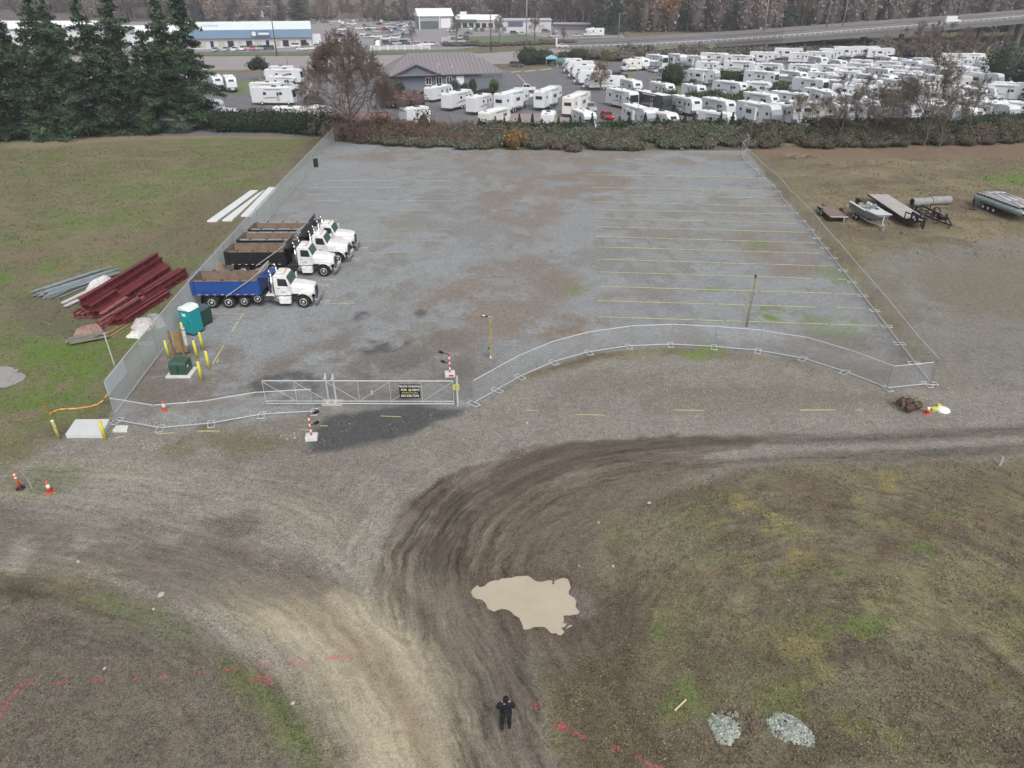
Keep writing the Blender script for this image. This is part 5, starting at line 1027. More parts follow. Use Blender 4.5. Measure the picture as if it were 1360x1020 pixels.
tag(bushmass('bramble_thicket', b2, 130, .28, [(78, 84, 66), (92, 82, 70), (88, 98, 74), (104, 86, 76), (82, 76, 66), (70, 84, 62)], 4, core=(68, 64, 54)), 'tangled brown and green bramble bank behind the right field', 'brambles', kind='stuff')
def hedge(label, pts, w_, h, seed, cols=((52, 70, 48), (62, 82, 52), (44, 62, 44)), per=60, size=.35, n=None, name='hedge', cat='hedge'):
    P = gp(pts); T = sum(math.hypot(b[0] - a[0], b[1] - a[1]) for a, b in zip(P, P[1:])); n = n or int(T / 1.1) + 2; r = random.Random(seed); B = []
    Q = resample(P, T / n)
    for x, y in Q: B.append((x + r.uniform(-.15, .15), y + r.uniform(-.15, .15), h * .48, w_ * .62, w_ * .55, h * .54 * r.uniform(.93, 1.06)))
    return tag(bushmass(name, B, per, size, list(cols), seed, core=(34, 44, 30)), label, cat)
hedge('long dark green clipped hedge left of the big bare tree', [(292, 176), (360, 176), (440, 182)], 2.6, 4.0, 31, ((50, 68, 44), (60, 80, 48), (42, 60, 42)), 90)
def red_thicket(): return [(x, y, z, a, b, c) for x, y, z, a, b, c in blobs_line([(438, 188), (500, 192), (560, 192)], 8, 2.0, 4.2, 44, 9)]
r_ = np.random.default_rng(3); S = []
for x, y, z, a, b, c in red_thicket() + blobs_line([(545, 193), (640, 196)], 9, 1.6, 3.2, 26, 12):
    for _ in range(46):
        u = r_.normal(size=2) * np.array([a, b]) * .5; d = r_.normal(size=3) * .5 + np.array([0, 0, 1.1]); L_ = r_.uniform(.7, 2.1) * c * .6; S.append((x + u[0], y + u[1], 0.1, x + u[0] + d[0] * L_ * .5, y + u[1] + d[1] * L_ * .5, d[2] * L_ * .8, .035, .02)); S.append((*S[-1][3:6], S[-1][3] + d[0] * L_ * .7 + r_.normal() * .3, S[-1][4] + d[1] * L_ * .7, min(c * 1.9, S[-1][5] + d[2] * L_ * .6), .025, .012))
V, F = tubes_np(S, 3); C = np.tile(np.array(lin(112, 90, 82)), (len(V), 1)) * r_.uniform(.7, 1.4, len(V))[:, None]; tag(meshobj('bare_thicket', V, F, LM, None, False, C), 'reddish brown bare stem thicket below the big bare tree', 'thicket', kind='stuff')
tag(bushmass('bare_thicket_leaves', red_thicket(), 38, .34, [(104, 82, 72), (92, 80, 66), (112, 86, 78), (84, 82, 64)], 6, core=(62, 52, 46), corek=.6), 'low reddish brown leafy scrub at the corner behind the tall fence', 'scrub', kind='stuff')
B = [(g(683, 199).x + dx, g(683, 199).y + dy, 1.4 + dz, 1.3, 1.2, 1.6) for dx, dy, dz in ((0, 0, 0), (.7, .3, .6), (-.6, .2, .2))]; tag(bushmass('autumn_shrub', B, 60, .32, [(138, 110, 66), (150, 120, 70), (116, 100, 66)], 8, core=(90, 70, 40)), 'small yellow orange autumn shrub standing in the bramble bank', 'shrub')
hedge('short dark cypress hedge along the camper row, left stretch', [(640, 180), (700, 182), (780, 181)], 1.8, 2.6, 33, n=26); hedge('short dark cypress hedge along the camper row, middle stretch', [(800, 181), (900, 179), (990, 178)], 1.8, 2.6, 34, n=36); hedge('short dark cypress hedge along the camper row, right stretch', [(1080, 177), (1180, 177), (1290, 172), (1400, 166)], 1.9, 2.8, 35, n=46)
# spiky tops of the cypress row
cyi = 0
for i in range(34):
    px = 640 + i * 16.5 + random.uniform(-4, 4)
    if 1000 < px < 1080: continue
    cyi += 1; p = g(px, 180); h = random.uniform(2.6, 3.8); n = 150; r = np.random.default_rng(i + 80); zz = r.random(n) ** .8; a = r.uniform(0, 6.28, n); q = (1 - zz) * .9 * r.uniform(.5, 1, n); c = np.stack([q * np.cos(a), q * np.sin(a), .3 + zz * h], 1)
    v, f = ico_blob((0, 0, h * .4), (.5, .5, h * .5), i); o = leaves('small_cypress', c, .32, pal([(44, 62, 44), (56, 74, 50)], n, i), LM, None, i, .2, 1.3, extra=(v, f, np.tile(np.array(lin(32, 42, 30)), (len(v), 1)))); o.location = p; tag(o, f'small pointed cypress, {ORD[cyi]} from the left between the brambles and campers', 'small conifer', 'small cypresses along the camper row')
p = g(1212, 548); B = [(p.x + dx, p.y + dy, .38, .55, .45, .5) for dx, dy in ((-.3, 0), (.35, .3), (0, .7), (-.4, .8))]; tag(bushmass('dead_shrub', B, 400, .09, [(116, 92, 80), (132, 116, 96), (98, 82, 72), (120, 116, 84)], 12, core=(82, 68, 60), corek=.6), 'brown dying shrub clump outside the right corner of the portable fence', 'shrub')
p = g(385, 204)
# brush pile
S = []
for _ in range(60): a = r_.uniform(0, 6.28); x, y = r_.normal() * 1.6, r_.normal() * .6; S.append((x, y, abs(r_.normal()) * .25, x + math.cos(a) * 1.1, y + math.sin(a) * 1.1, abs(r_.normal()) * .3, .05, .03))
V, F = tubes_np(S, 4); o = meshobj('brush_pile', V, F, LM, None, False, np.tile(np.array(lin(150, 136, 120)), (len(V), 1))); o.location = g(1063, 209); tag(o, 'low pile of pale cut branches at the back of the right field', 'branches')

# ------------------------------------------------ small ground cover: tufts, clods and gravel
def inside(x, y, pts): return pip_sd(x, y, gp(pts)) > 0
def cover(name, label, polys, holes, n, size, cols, seed, flat, up, near=30.0, power=1.1, clump=1.6):
    r = np.random.default_rng(seed); yy = 15 + (r.random(n) ** power) * 115; xx = r.uniform(-1, 1, n) * (yy * .85 + 8)
    k = np.zeros(n, bool)
    for P in polys: k |= inside(xx, yy, P)
    for P in holes: k &= ~inside(xx, yy, P)
    k &= fbm(xx, yy, clump, 3, seed) > .44
    xx, yy = xx[k], yy[k]; m = len(xx); c = np.stack([xx, yy, r.uniform(.0, up, m)], 1); s_ = size * (.75 + yy / 60.0); cl = (vnoise(xx * .5 + 7, yy * .5 + seed) * (len(cols) - .01)).astype(int)
    cl = np.where(r.random(m) < .5, cl, r.integers(0, len(cols), m)); V, F = quads(c, s_, seed, flat, 1.2); C = np.repeat(pal(cols, m, seed, cl), 4, 0)
    return tag(meshobj(name, V, F, LM, None, False, C), label, 'ground cover', kind='stuff')
LRF = [(740, 1015), (730, 880), (860, 740), (830, 690), (900, 645), (1000, 618), (1200, 612), (1400, 604), (1460, 1015)]; PUDp = [(600, 780), (640, 755), (760, 750), (790, 800), (790, 860), (700, 850), (640, 820)]
LLF = [(-60, 762), (20, 768), (110, 790), (240, 848), (360, 915), (420, 985), (440, 1015), (-60, 1015)]; GF = [(-60, 200), (395, 192), (330, 262), (290, 330), (230, 390), (150, 500), (110, 560), (40, 600), (-60, 610)]; RF_ = [(1040, 215), (1460, 205), (1460, 335), (1210, 350), (1130, 330)]
cover('ground_tufts', 'short sparse tufts and clods over the lower right field', [LRF], [PUDp], 260000, .055, [(104, 100, 72), (124, 116, 84), (88, 78, 68), (98, 106, 68), (134, 126, 104), (78, 70, 62)], 101, .2, .05, power=1.7)
cover('ground_tufts', 'short sparse tufts and clods over the lower left field', [LLF], [], 200000, .05, [(104, 96, 86), (90, 82, 74), (120, 112, 102), (96, 100, 74), (80, 72, 66)], 102, .3, .045, power=1.9)
cover('meadow_grass', 'short patchy grass over the left field', [GF], [], 260000, .06, [(104, 110, 76), (118, 120, 86), (96, 106, 62), (124, 116, 96), (106, 98, 80), (92, 112, 58)], 103, .1, .05, power=.8)
cover('meadow_grass', 'rough grass over the right back field', [RF_], [], 120000, .065, [(126, 118, 96), (138, 126, 104), (112, 102, 86), (114, 114, 86)], 104, .1, .06, power=.6)
APR = [(0, 650), (60, 600), (420, 555), (640, 545), (800, 480), (1230, 520), (1400, 510), (1400, 560), (1000, 572), (760, 582), (560, 660), (490, 790), (460, 780), (300, 745), (100, 700), (0, 690)]
cover('loose_gravel', 'loose gravel chips over the haul road apron', [APR], [], 230000, .035, [(168, 165, 160), (128, 124, 120), (186, 184, 178), (110, 106, 102), (150, 144, 140)], 105, .7, .02, power=1.3, clump=2.5)
# ------------------------------------------------ pavements beyond the brambles
def pave(name, pts, m, z=.03): return sheet(name, gp(pts), z, m)
pave('camper_park_pavement', [(250, 180), (640, 184), (1000, 182), (1420, 172), (1700, 150), (1700, 84), (1400, 82), (1280, 76), (1000, 80), (860, 82), (740, 84), (700, 92), (500, 94), (250, 100), (-300, 110), (-300, 180)], asph, .03)
pave('highway', [(-700, 76.5), (200, 75.5), (480, 74), (640, 71), (760, 63), (900, 58), (920, 66), (780, 74), (700, 84), (480, 92), (200, 94.5), (-700, 96)], asph2, .06)
pave('car_lot_pavement', [(-500, 71), (250, 71), (430, 69), (480, 68), (600, 66), (740, 52), (830, 50), (820, 36), (600, 22), (400, 22), (-500, 34)], mat('car_lot_asphalt', lin(140, 136, 140), .85, 0, .1, .1), .04)
grs = mat('verge_grass', lin(96, 108, 84), .9, 0, .25, .3); grs2 = mat('park_lawn', lin(104, 116, 84), .9, 0, .25, .4)
for nm, pts, mm, z in (('verge', [(-500, 71.5), (430, 68.5), (640, 66.5), (730, 62.5), (700, 66.5), (640, 69.5), (430, 73.5), (-500, 76)], grs, .07), ('verge', [(590, 50), (700, 46), (740, 52), (700, 57), (600, 58)], grs, .08), ('lawn', [(300, 112), (330, 106), (352, 106), (348, 114), (330, 124), (300, 126)], grs2, .06), ('lawn', [(862, 104), (890, 106), (930, 116), (925, 128), (900, 130), (880, 118), (864, 110)], grs2, .06), ('lawn', [(822, 98), (840, 96), (842, 106), (828, 112)], grs2, .06), ('lawn', [(795, 150), (815, 146), (812, 158), (797, 158)], grs2, .06), ('mulch_bed', [(620, 124), (690, 122), (700, 128), (660, 134), (620, 134)], mat('red_mulch', lin(150, 112, 104), .9, 0, .2, .6), .06), ('concrete_pad', [(640, 152), (760, 150), (790, 165), (660, 175)], mat('pad_concrete', lin(146, 132, 132), .9, 0, .15, .3), .055), ('mulch_bed', [(380, 150), (450, 146), (520, 150), (520, 168), (390, 166)], mat('brown_mulch', lin(122, 100, 96), .9, 0, .2, .4), .06)): sheet(nm, gp(pts), z, mm)
def strip(name, p0, p1, wd, m, z): a, b = g(*p0), g(*p1); d = (b - a).normalized(); n = Vector((-d.y, d.x, 0)) * wd / 2; return struct(MB().quad(a - n + Vector((0, 0, z)), b - n + Vector((0, 0, z)), b + n + Vector((0, 0, z)), a + n + Vector((0, 0, z))).build(name, m, fixn=False))
for p0, p1 in (((200, 85), (480, 82.5)), ((480, 82.5), (690, 77))): strip('road_line', p0, p1, .5, yel, .09)
for p0, p1 in (((200, 79.5), (480, 78)), ((200, 91), (480, 88))): strip('road_line', p0, p1, .3, wht, .09)
for k in range(7): strip('parking_line', (672, 98 + k * 3.4), (690 + k * 4, 98 + k * 3.4), .25, wht, .09)
strip('parking_line', (687, 99), (700, 113), .3, wht, .095); strip('parking_line', (415, 108), (403, 136), .35, wht, .09)
ycb = mat('yellow_kerb_paint', lin(196, 176, 96), .8, 0, .1)
for q in ([(678, 96.5), (692, 95)], [(696, 95.5), (712, 94)], [(716, 93.5), (732, 92)], [(346, 106), (352, 108)], [(352, 108), (347, 116)], [(862, 106), (872, 113)]):
    a, b = g(*q[0]), g(*q[1]); struct(MB().bar((a.x, a.y, .12), (b.x, b.y, .12), .35, .2).build('kerb', ycb))
# ------------------------------------------------ recreational vehicles
rvw = mat('camper_white_shaded', (.66, .68, .71), .4, 0, .04, .6, spec=.4); rvr = mat('camper_roof', (.82, .83, .84), .6, 0, .05, .8); rvg = mat('camper_grey', (.42, .44, .46), .4, 0, .06, .8); rvd = mat('camper_dark', (.06, .065, .075), .35, 0, .2, .8); swo = mat('grey_swoosh', (.30, .33, .37), .5)  # body white darkened to put side shading into the colour; roof white stays lighter
def windows(t, L, W, xs, zc, hh=.55, ww=.7):
    for s in (-1, 1):
        for x in xs:
            mb = MB(); mb.box((x + (.5 if s < 0 else 0), s * (W / 2 + .012), zc), (ww, .04, hh)); mb.build('window', glass, t)
def rv(kind, var=0):
    W = 2.5; t = thing('camper', 'x', 'camper')
    rr = random.Random(hash(kind) % 100 + var)
    if kind == 'T':
        L = 8; t.name = 'travel_trailer'; mb = MB(); mb.prof([(-L / 2, .6), (L / 2 - .5, .6), (L / 2, 1.15), (L / 2 - .12, 2.4), (L / 2 - .75, 3.12), (-L / 2 + .15, 3.15), (-L / 2, 2.95)], -W / 2, W / 2, inset=(.06, .985)); mb.build('body', rvw, t)
        mb = MB(); mb.prof([(L / 2 - .42, .62), (L / 2 + .02, 1.15), (L / 2 - .1, 1.5), (L / 2 - .5, 1.4)], -W / 2 - .01, W / 2 + .01); mb.build('nose_guard', swo, t)
        ax = (-.35, .5); zt = 3.15; mb = MB(); mb.bar((L / 2 - .3, .5, .55), (L / 2 + 1.2, 0, .5), .08, .1); mb.bar((L / 2 - .3, -.5, .55), (L / 2 + 1.2, 0, .5), .08, .1); mb.build('hitch', blk, t); mb = MB()
        for q in (-.2, .2): mb.lathe((L / 2 + .4, q, .6), [(.14, 0), (.16, .1), (.16, .45), (.06, .55)], 'Z', 10)
        mb.build('gas_bottle', rvw, t, True); windows(t, L, W, ((-2.6, 1.6) if var else (-1.0, 2.2)), 2.15, .45, .6)
        mb = MB(); mb.box((L / 2 - .28, 0, 2.55), (.05, 1.3, .55), ry=-.72); mb.build('front_window', glass, t); top0, top1 = -L / 2 + .15, L / 2 - .75
    elif kind == 'F':
        L = 10.5; t.name = 'fifth_wheel_trailer'; mb = MB(); mb.prof([(-L / 2, .65), (L / 2 - 2.8, .65), (L / 2 - 2.5, 1.55), (L / 2 - .2, 1.7), (L / 2, 2.3), (L / 2 - .5, 3.55), (L / 2 - 1.2, 3.75), (L / 2 - 3.2, 3.75), (L / 2 - 3.7, 3.6), (-L / 2 + .1, 3.6), (-L / 2, 3.4)], -W / 2, W / 2, inset=(.06, .985)); mb.build('body', rvw, t)
        mb = MB(); mb.prof([(L / 2 - .4, 1.72), (L / 2 - .16, 1.72), (L / 2 + .02, 2.3), (L / 2 - .3, 3.1), (L / 2 - .6, 2.6)], -W / 2 - .01, W / 2 + .01); mb.build('nose_cap', swo, t); ax = (-1.6, -.7); zt = 3.6
        for s in (-1, 1): mb = MB(); mb.box((-.6, s * (W / 2 + .28), 2.1), (3.6, .6, 2.0)); so_ = mb.build('slide_out', rvw, t); mb = MB(); mb.box((-.6, s * (W / 2 + .59), 2.4), (1.5, .04, .6)); mb.build('window', glass, so_)
        windows(t, L, W, ((-4.2, 3.4) if var else (-3.6, 2.4)), 2.4, .45, .6); mb = MB(); mb.box((-L / 2 - .01, 0, 2.4), (.04, 1.5, .6)); mb.build('rear_window', glass, t)
        mb = MB()
        for s in (-1, 1): mb.bar((L / 2 - 1.3, s * .8, 1.6), (L / 2 - 1.3, s * .8, .05), .1, .1)
        mb.build('landing_leg', blk, t); top0, top1 = -L / 2 + .15, L / 2 - 3.7
    elif kind == 'A':
        L = 10; t.name = 'motorhome'; mb = MB(); mb.prof([(-L / 2, .5), (L / 2 - .1, .5), (L / 2, 1.4), (L / 2 - .25, 3.0), (L / 2 - .6, 3.3), (-L / 2 + .1, 3.3), (-L / 2, 3.1)], -W / 2, W / 2, inset=(.06, .985)); mb.build('body', rvw, t)
        mb = MB(); mb.prof([(L / 2 - .02, 1.5), (L / 2 + .03, 1.5), (L / 2 - .2, 2.8), (L / 2 - .27, 2.8)], -1.05, 1.05); mb.build('windscreen', glass, t); ax = (-2.6,); zt = 3.3
        for s in (-1, 1): swheel(t, L / 2 - 1.3, s * (W / 2 - .1), .5, .5); mb = MB(); mb.box((L / 2 + .15, s * 1.35, 2.1), (.2, .12, .45)); mb.build('mirror', blk, t)
        windows(t, L, W, ((-3.6, -.6, 3.6) if var else (-2.2, 1.6)), 2.2, .5, .7); top0, top1 = -L / 2 + .1, L / 2 - .6
    else:
        L = 7.2; t.name = 'motorhome'; mb = MB(); mb.prof([(-L / 2, .55), (L / 2 - 2.0, .55), (L / 2 - 2.0, 2.0), (L / 2 - .75, 2.15), (L / 2 - .65, 2.6), (L / 2 - 1.3, 3.1), (-L / 2, 3.1)], -W / 2, W / 2, inset=(.06, .985)); mb.build('body', rvw, t)
        mb = MB(); mb.prof([(L / 2 - 2.0, .5), (L / 2, .5), (L / 2, 1.15), (L / 2 - .8, 1.35), (L / 2 - 1.25, 2.0), (L / 2 - 2.0, 2.0)], -1.0, 1.0, inset=(.08, .95)); cb = mb.build('cab', rvw, t)
        mb = MB(); mb.prof([(L / 2 - .78, 1.42), (L / 2 - .72, 1.42), (L / 2 - 1.15, 1.98), (L / 2 - 1.22, 1.98)], -.85, .85); mb.build('windscreen', glass, cb); ax = (-1.8,); zt = 3.1
        for s in (-1, 1): swheel(t, L / 2 - 1, s * .95, .38, .38)
        windows(t, L, W, (-2.3, .3), 2.1, .45, .6); top0, top1 = -L / 2, L / 2 - 1.3
    for s in (-1, 1):
        for x in ax: swheel(t, x, s * (W / 2 - .08), .38, .38)
        mb = MB(); x0 = rr.uniform(-1, 1); mb.prof([(x0 - 2.6, 1.2), (x0 + .5, 1.35), (x0 + 2.4, 1.1), (x0 + .4, 1.62), (x0 - 1.4, 1.5)], s * (W / 2 + .004), s * (W / 2 + .014)); mb.build('side_stripe', swo if var else mat('tan_swoosh', (.34, .27, .22), .5), t)
    mb = MB(); mb.box(((top0 + top1) / 2, 0, zt + .02), (top1 - top0 - .1, W - .14, .05)); rf = mb.build('roof', rvr, t)
    mb = MB(); mb.box((.3, 0, zt + .17), (1.0, .8, .28), taper=.8); mb.build('air_conditioner', rvw if var % 2 else rvd, t)
    for x in (top0 + 1, top1 - 1.2): mb = MB(); mb.box((x, .3, zt + .08), (.5, .5, .1)); mb.build('roof_vent', rvd if x < 0 else rvw, t)
    mb = MB(); mb.box((1.4, -W / 2 - .015, 1.65), (.7, .04, 1.8)); d = mb.build('door', rvg, t); mb = MB(); mb.box((1.4, -W / 2 - .045, 2.1), (.4, .03, .5)); mb.build('window', glass, d)
    mb = MB(); mb.tube((-1.6, -W / 2 - .1, zt - .22), (2.4, -W / 2 - .1, zt - .22), .08, n=8); mb.build('awning_roll', swo if var % 2 else rvw, t)
    if kind in 'TF': mb = MB(); mb.prof([(-L / 2 + .05, .35), (L / 2 - (.7 if kind == 'T' else 3), .35), (L / 2 - (.7 if kind == 'T' else 3), .62), (-L / 2 + .05, .62)], -W / 2 + .06, W / 2 - .06); mb.build('underframe', dgrey, t)
    return t, L
PRO = {}
for k in 'TFAC':
    for v in (0, 1): PRO[k + str(v)] = rv(k, v)
used = set(); KN = {'T': 'travel trailer', 'F': 'fifth-wheel trailer', 'A': 'motorhome coach', 'C': 'overcab motorhome'}
cream = mat('camper_cream', (.70, .69, .65), .4, 0, .05, .6); bluish = mat('camper_bluish', (.64, .68, .71), .4, 0, .05, .6)
ROWS = {
 'in the row by the grey-roofed building': [(583, 134, 'T', 62, 9), (608, 145, 'T', 62, 10), (637, 151, 'T', 62, 8), (680, 149, 'F', 60, 11.5), (728, 144, 'F', 66, 12), (766, 152, 'F', 66, 12)],
 'in the row against the bramble bank': [(552, 170, 'T', 40, 6), (657, 171, 'T', 62, 9), (728, 174, 'C', 85, 7), (776, 174, 'C', -70, 7), (848, 170, 'F', -60, 10.5), (876, 174, 'T', -52, 9), (952, 176, 'T', -35, 7), (1006, 168, 'F', -50, 11), (1045, 164, 'T', -55, 8), (1076, 162, 'F', -52, 10), (1112, 164, 'T', -50, 8), (1157, 168, 'F', -85, 9), (1198, 166, 'T', -50, 8.5), (1240, 170, 'F', -68, 10), (1274, 166, 'T', -35, 9), (1318, 164, 'F', -25, 11), (1352, 158, 'C', -30, 7)],
 'in the second row from the brambles': [(826, 144, 'A', -66, 10), (866, 149, 'A', -64, 12.5), (911, 153, 'T', -56, 8.5), (954, 155, 'T', -54, 9), (1009, 149, 'T', -45, 9), (1052, 142, 'T', -45, 8.5), (1096, 144, 'F', -48, 10), (1130, 146, 'T', -50, 8), (1178, 148, 'T', -50, 8), (1212, 150, 'T', -50, 8), (1250, 146, 'F', -40, 9), (1290, 140, 'T', -30, 8), (1330, 134, 'T', -20, 8)],
 'in the third row from the brambles': [(838, 128, 'T', -56, 7.5), (879, 130, 'T', -56, 8.5), (921, 134, 'T', -50, 7), (969, 129, 'T', -42, 9.5), (1008, 131, 'C', -20, 7), (1075, 124, 'A', -40, 9), (1110, 126, 'T', -40, 8), (1150, 127, 'T', -45, 8), (1190, 126, 'T', -45, 8), (1226, 128, 'T', -45, 8), (1262, 122, 'F', -40, 9), (1302, 119, 'F', -30, 10), (1336, 116, 'T', -20, 8)],
 'in the row by the round bush': [(887, 110, 'T', -70, 7.5), (934, 114, 'F', -35, 9.5), (1011, 114, 'A', -32, 10), (1050, 110, 'T', -15, 9), (1090, 113, 'T', -35, 8), (1128, 111, 'T', -35, 8), (1168, 110, 'T', -35, 8), (1204, 112, 'T', -35, 8), (1240, 108, 'A', -30, 9), (1276, 106, 'C', -10, 7), (1310, 106, 'F', -15, 9)],
 'in the middle of the camper park': [(940, 98, 'T', -15, 8), (983, 99, 'T', -20, 10), (1022, 100, 'T', -15, 9), (1064, 99, 'T', -30, 8), (1100, 100, 'T', -30, 8), (1140, 99, 'T', -35, 8), (1176, 98, 'T', -25, 8), (1212, 97, 'C', -25, 7), (1244, 96, 'T', -20, 8), (1263, 97, 'C', -5, 7.5)],
 'along the foot of the viaduct': [(838, 95, 'C', 200, 7), (852, 93, 'T', -75, 8), (872, 90, 'A', -62, 10), (899, 91, 'F', -62, 9), (923, 92, 'F', -48, 9), (949, 86, 'A', -30, 10), (982, 88, 'A', -30, 10), (1013, 86, 'F', -25, 9.5), (1046, 82, 'F', -18, 11), (1064, 83, 'T', -20, 7), (1086, 82, 'A', -30, 9), (1106, 81, 'F', -20, 9), (1127, 80, 'F', -15, 10), (1148, 79, 'F', -15, 10), (1170, 79, 'F', -15, 10), (1236, 77, 'T', 0, 8), (1263, 84, 'T', -10, 9), (1292, 87, 'A', -5, 9), (1324, 95, 'F', 170, 10)],
 'beside the entrance drive': [(769, 98, 'T', 195, 9), (777, 105, 'T', 195, 9.5), (788, 113, 'T', 195, 10), (803, 119, 'T', 195, 11), (760, 92, 'T', 195, 6)],
 'in the lot left of the big bare tree': [(364, 140, 'A', -4, 10.5), (355, 130, 'A', -3, 8), (378, 121, 'C', -6, 7.5), (378, 112, 'A', -4, 11), (372, 104, 'T', 2, 10), (306, 122, 'T', -65, 8), (288, 120, 'T', -65, 9), (262, 112, 'T', -60, 8), (298, 171, 'T', -10, 6), (386, 165, 'C', -5, 6.5), (420, 167, 'T', 5, 6.5), (275, 160, 'F', -20, 9)],
 'behind the conifers': [(28, 165, 'T', 80, 8), (62, 160, 'F', 70, 9), (104, 163, 'T', 80, 8), (143, 160, 'T', 75, 8), (186, 162, 'F', 80, 9), (225, 160, 'T', 75, 8), (250, 165, 'T', 60, 8), (20, 138, 'T', 75, 8), (60, 135, 'T', 70, 9), (100, 140, 'T', 80, 8), (140, 120, 'F', 70, 9), (178, 125, 'T', 75, 8), (212, 118, 'F', 70, 9), (244, 122, 'T', 70, 8), (30, 118, 'T', 60, 8), (80, 114, 'T', 60, 8)]}
rr = random.Random(4)
for row, lst in ROWS.items():
    lst = sorted(lst)
    for i, (px, py, k, hd, L) in enumerate(lst):
        v = rr.randint(0, 1); root, L0 = PRO[k + str(v)]; p = g(px + (rr.uniform(-4, 4) if px > 1040 else 0), py + (rr.uniform(-2.2, 2.2) if px > 1040 else 0)); c = 'white'
        rec = None; q = rr.random()
        if (px, py) == (866, 149): c = 'dark'; rec = {'body': [rvd]}
        elif q < .1: c = 'cream'; rec = {'body': [cream]}
        elif q < .22: c = 'pale grey'; rec = {'body': [bluish]}
        s = L / L0 * rr.uniform(.94, 1.04); hd = (hd - 14 if px < 1040 else rr.uniform(-85, -28)) if -62 <= hd <= -10 and py > 90 else hd
        o = dup(root, (p.x, p.y + 1.0, .03), math.radians(hd + rr.uniform(-2, 2)), f'{c} {KN[k]}, {ORD[i + 1]} from left, {row}', 'campers parked in the camper park', (s, 1.04, rr.uniform(1.02, 1.2)), rec)
        o['category'] = 'camper'
EX = []
rx = random.Random(77)
for yb, x0 in ((90, 1075), (104, 1062), (116, 1072), (133, 1075), (154, 1095)):
    xq = x0 + rx.uniform(0, 12)
    while xq < 1345: EX.append((xq, yb + rx.uniform(-2, 2), rx.choice('TTFC'), rx.uniform(-95, -20), rx.uniform(6, 9))); xq += rx.uniform(22, 40)
EX.sort()
for i, (px, py, k, hd, L) in enumerate(EX):
    root, L0 = PRO[k + str(i % 2)]; p = g(px, py); o = dup(root, (p.x, p.y, .03), math.radians(hd), f'white {KN[k]} squeezed between rows right of centre, {ORD[i + 1]} from left', 'campers parked in the camper park', (L / L0, 1, rx.uniform(.85, 1.05))); o['category'] = 'camper'
for root, _ in PRO.values():
    for ch in list(root.children):
        for c2 in list(ch.children): bpy.data.objects.remove(c2)
        bpy.data.objects.remove(ch)
    bpy.data.objects.remove(root)
# awnings spread from three campers
for lab, px, py, hd in (('pale awning spread beside the fourth camper by the grey-roofed building', 701, 143, 60), ('pale awning spread from a motorhome near the left end of the viaduct row', 866, 92, -60), ('pale awning on the motorhome left of the park centre', 1034, 113, -32)):
    p = g(px, py); t = thing('awning', lab, 'awning', (p.x, p.y + .5, 0), math.radians(hd)); mb = MB(); mb.box((0, 0, 2.6), (4.5, 2.4, .05), rx=.16); mb.build('canvas', mat('awning_cloth', (.62, .66, .66), .7), t); mb = MB()
    for x in (-2.1, 2.1): mb.tube((x, -1.1, 0), (x, -1.1, 2.45), .03, n=6)
    mb.build('leg', galv, t)
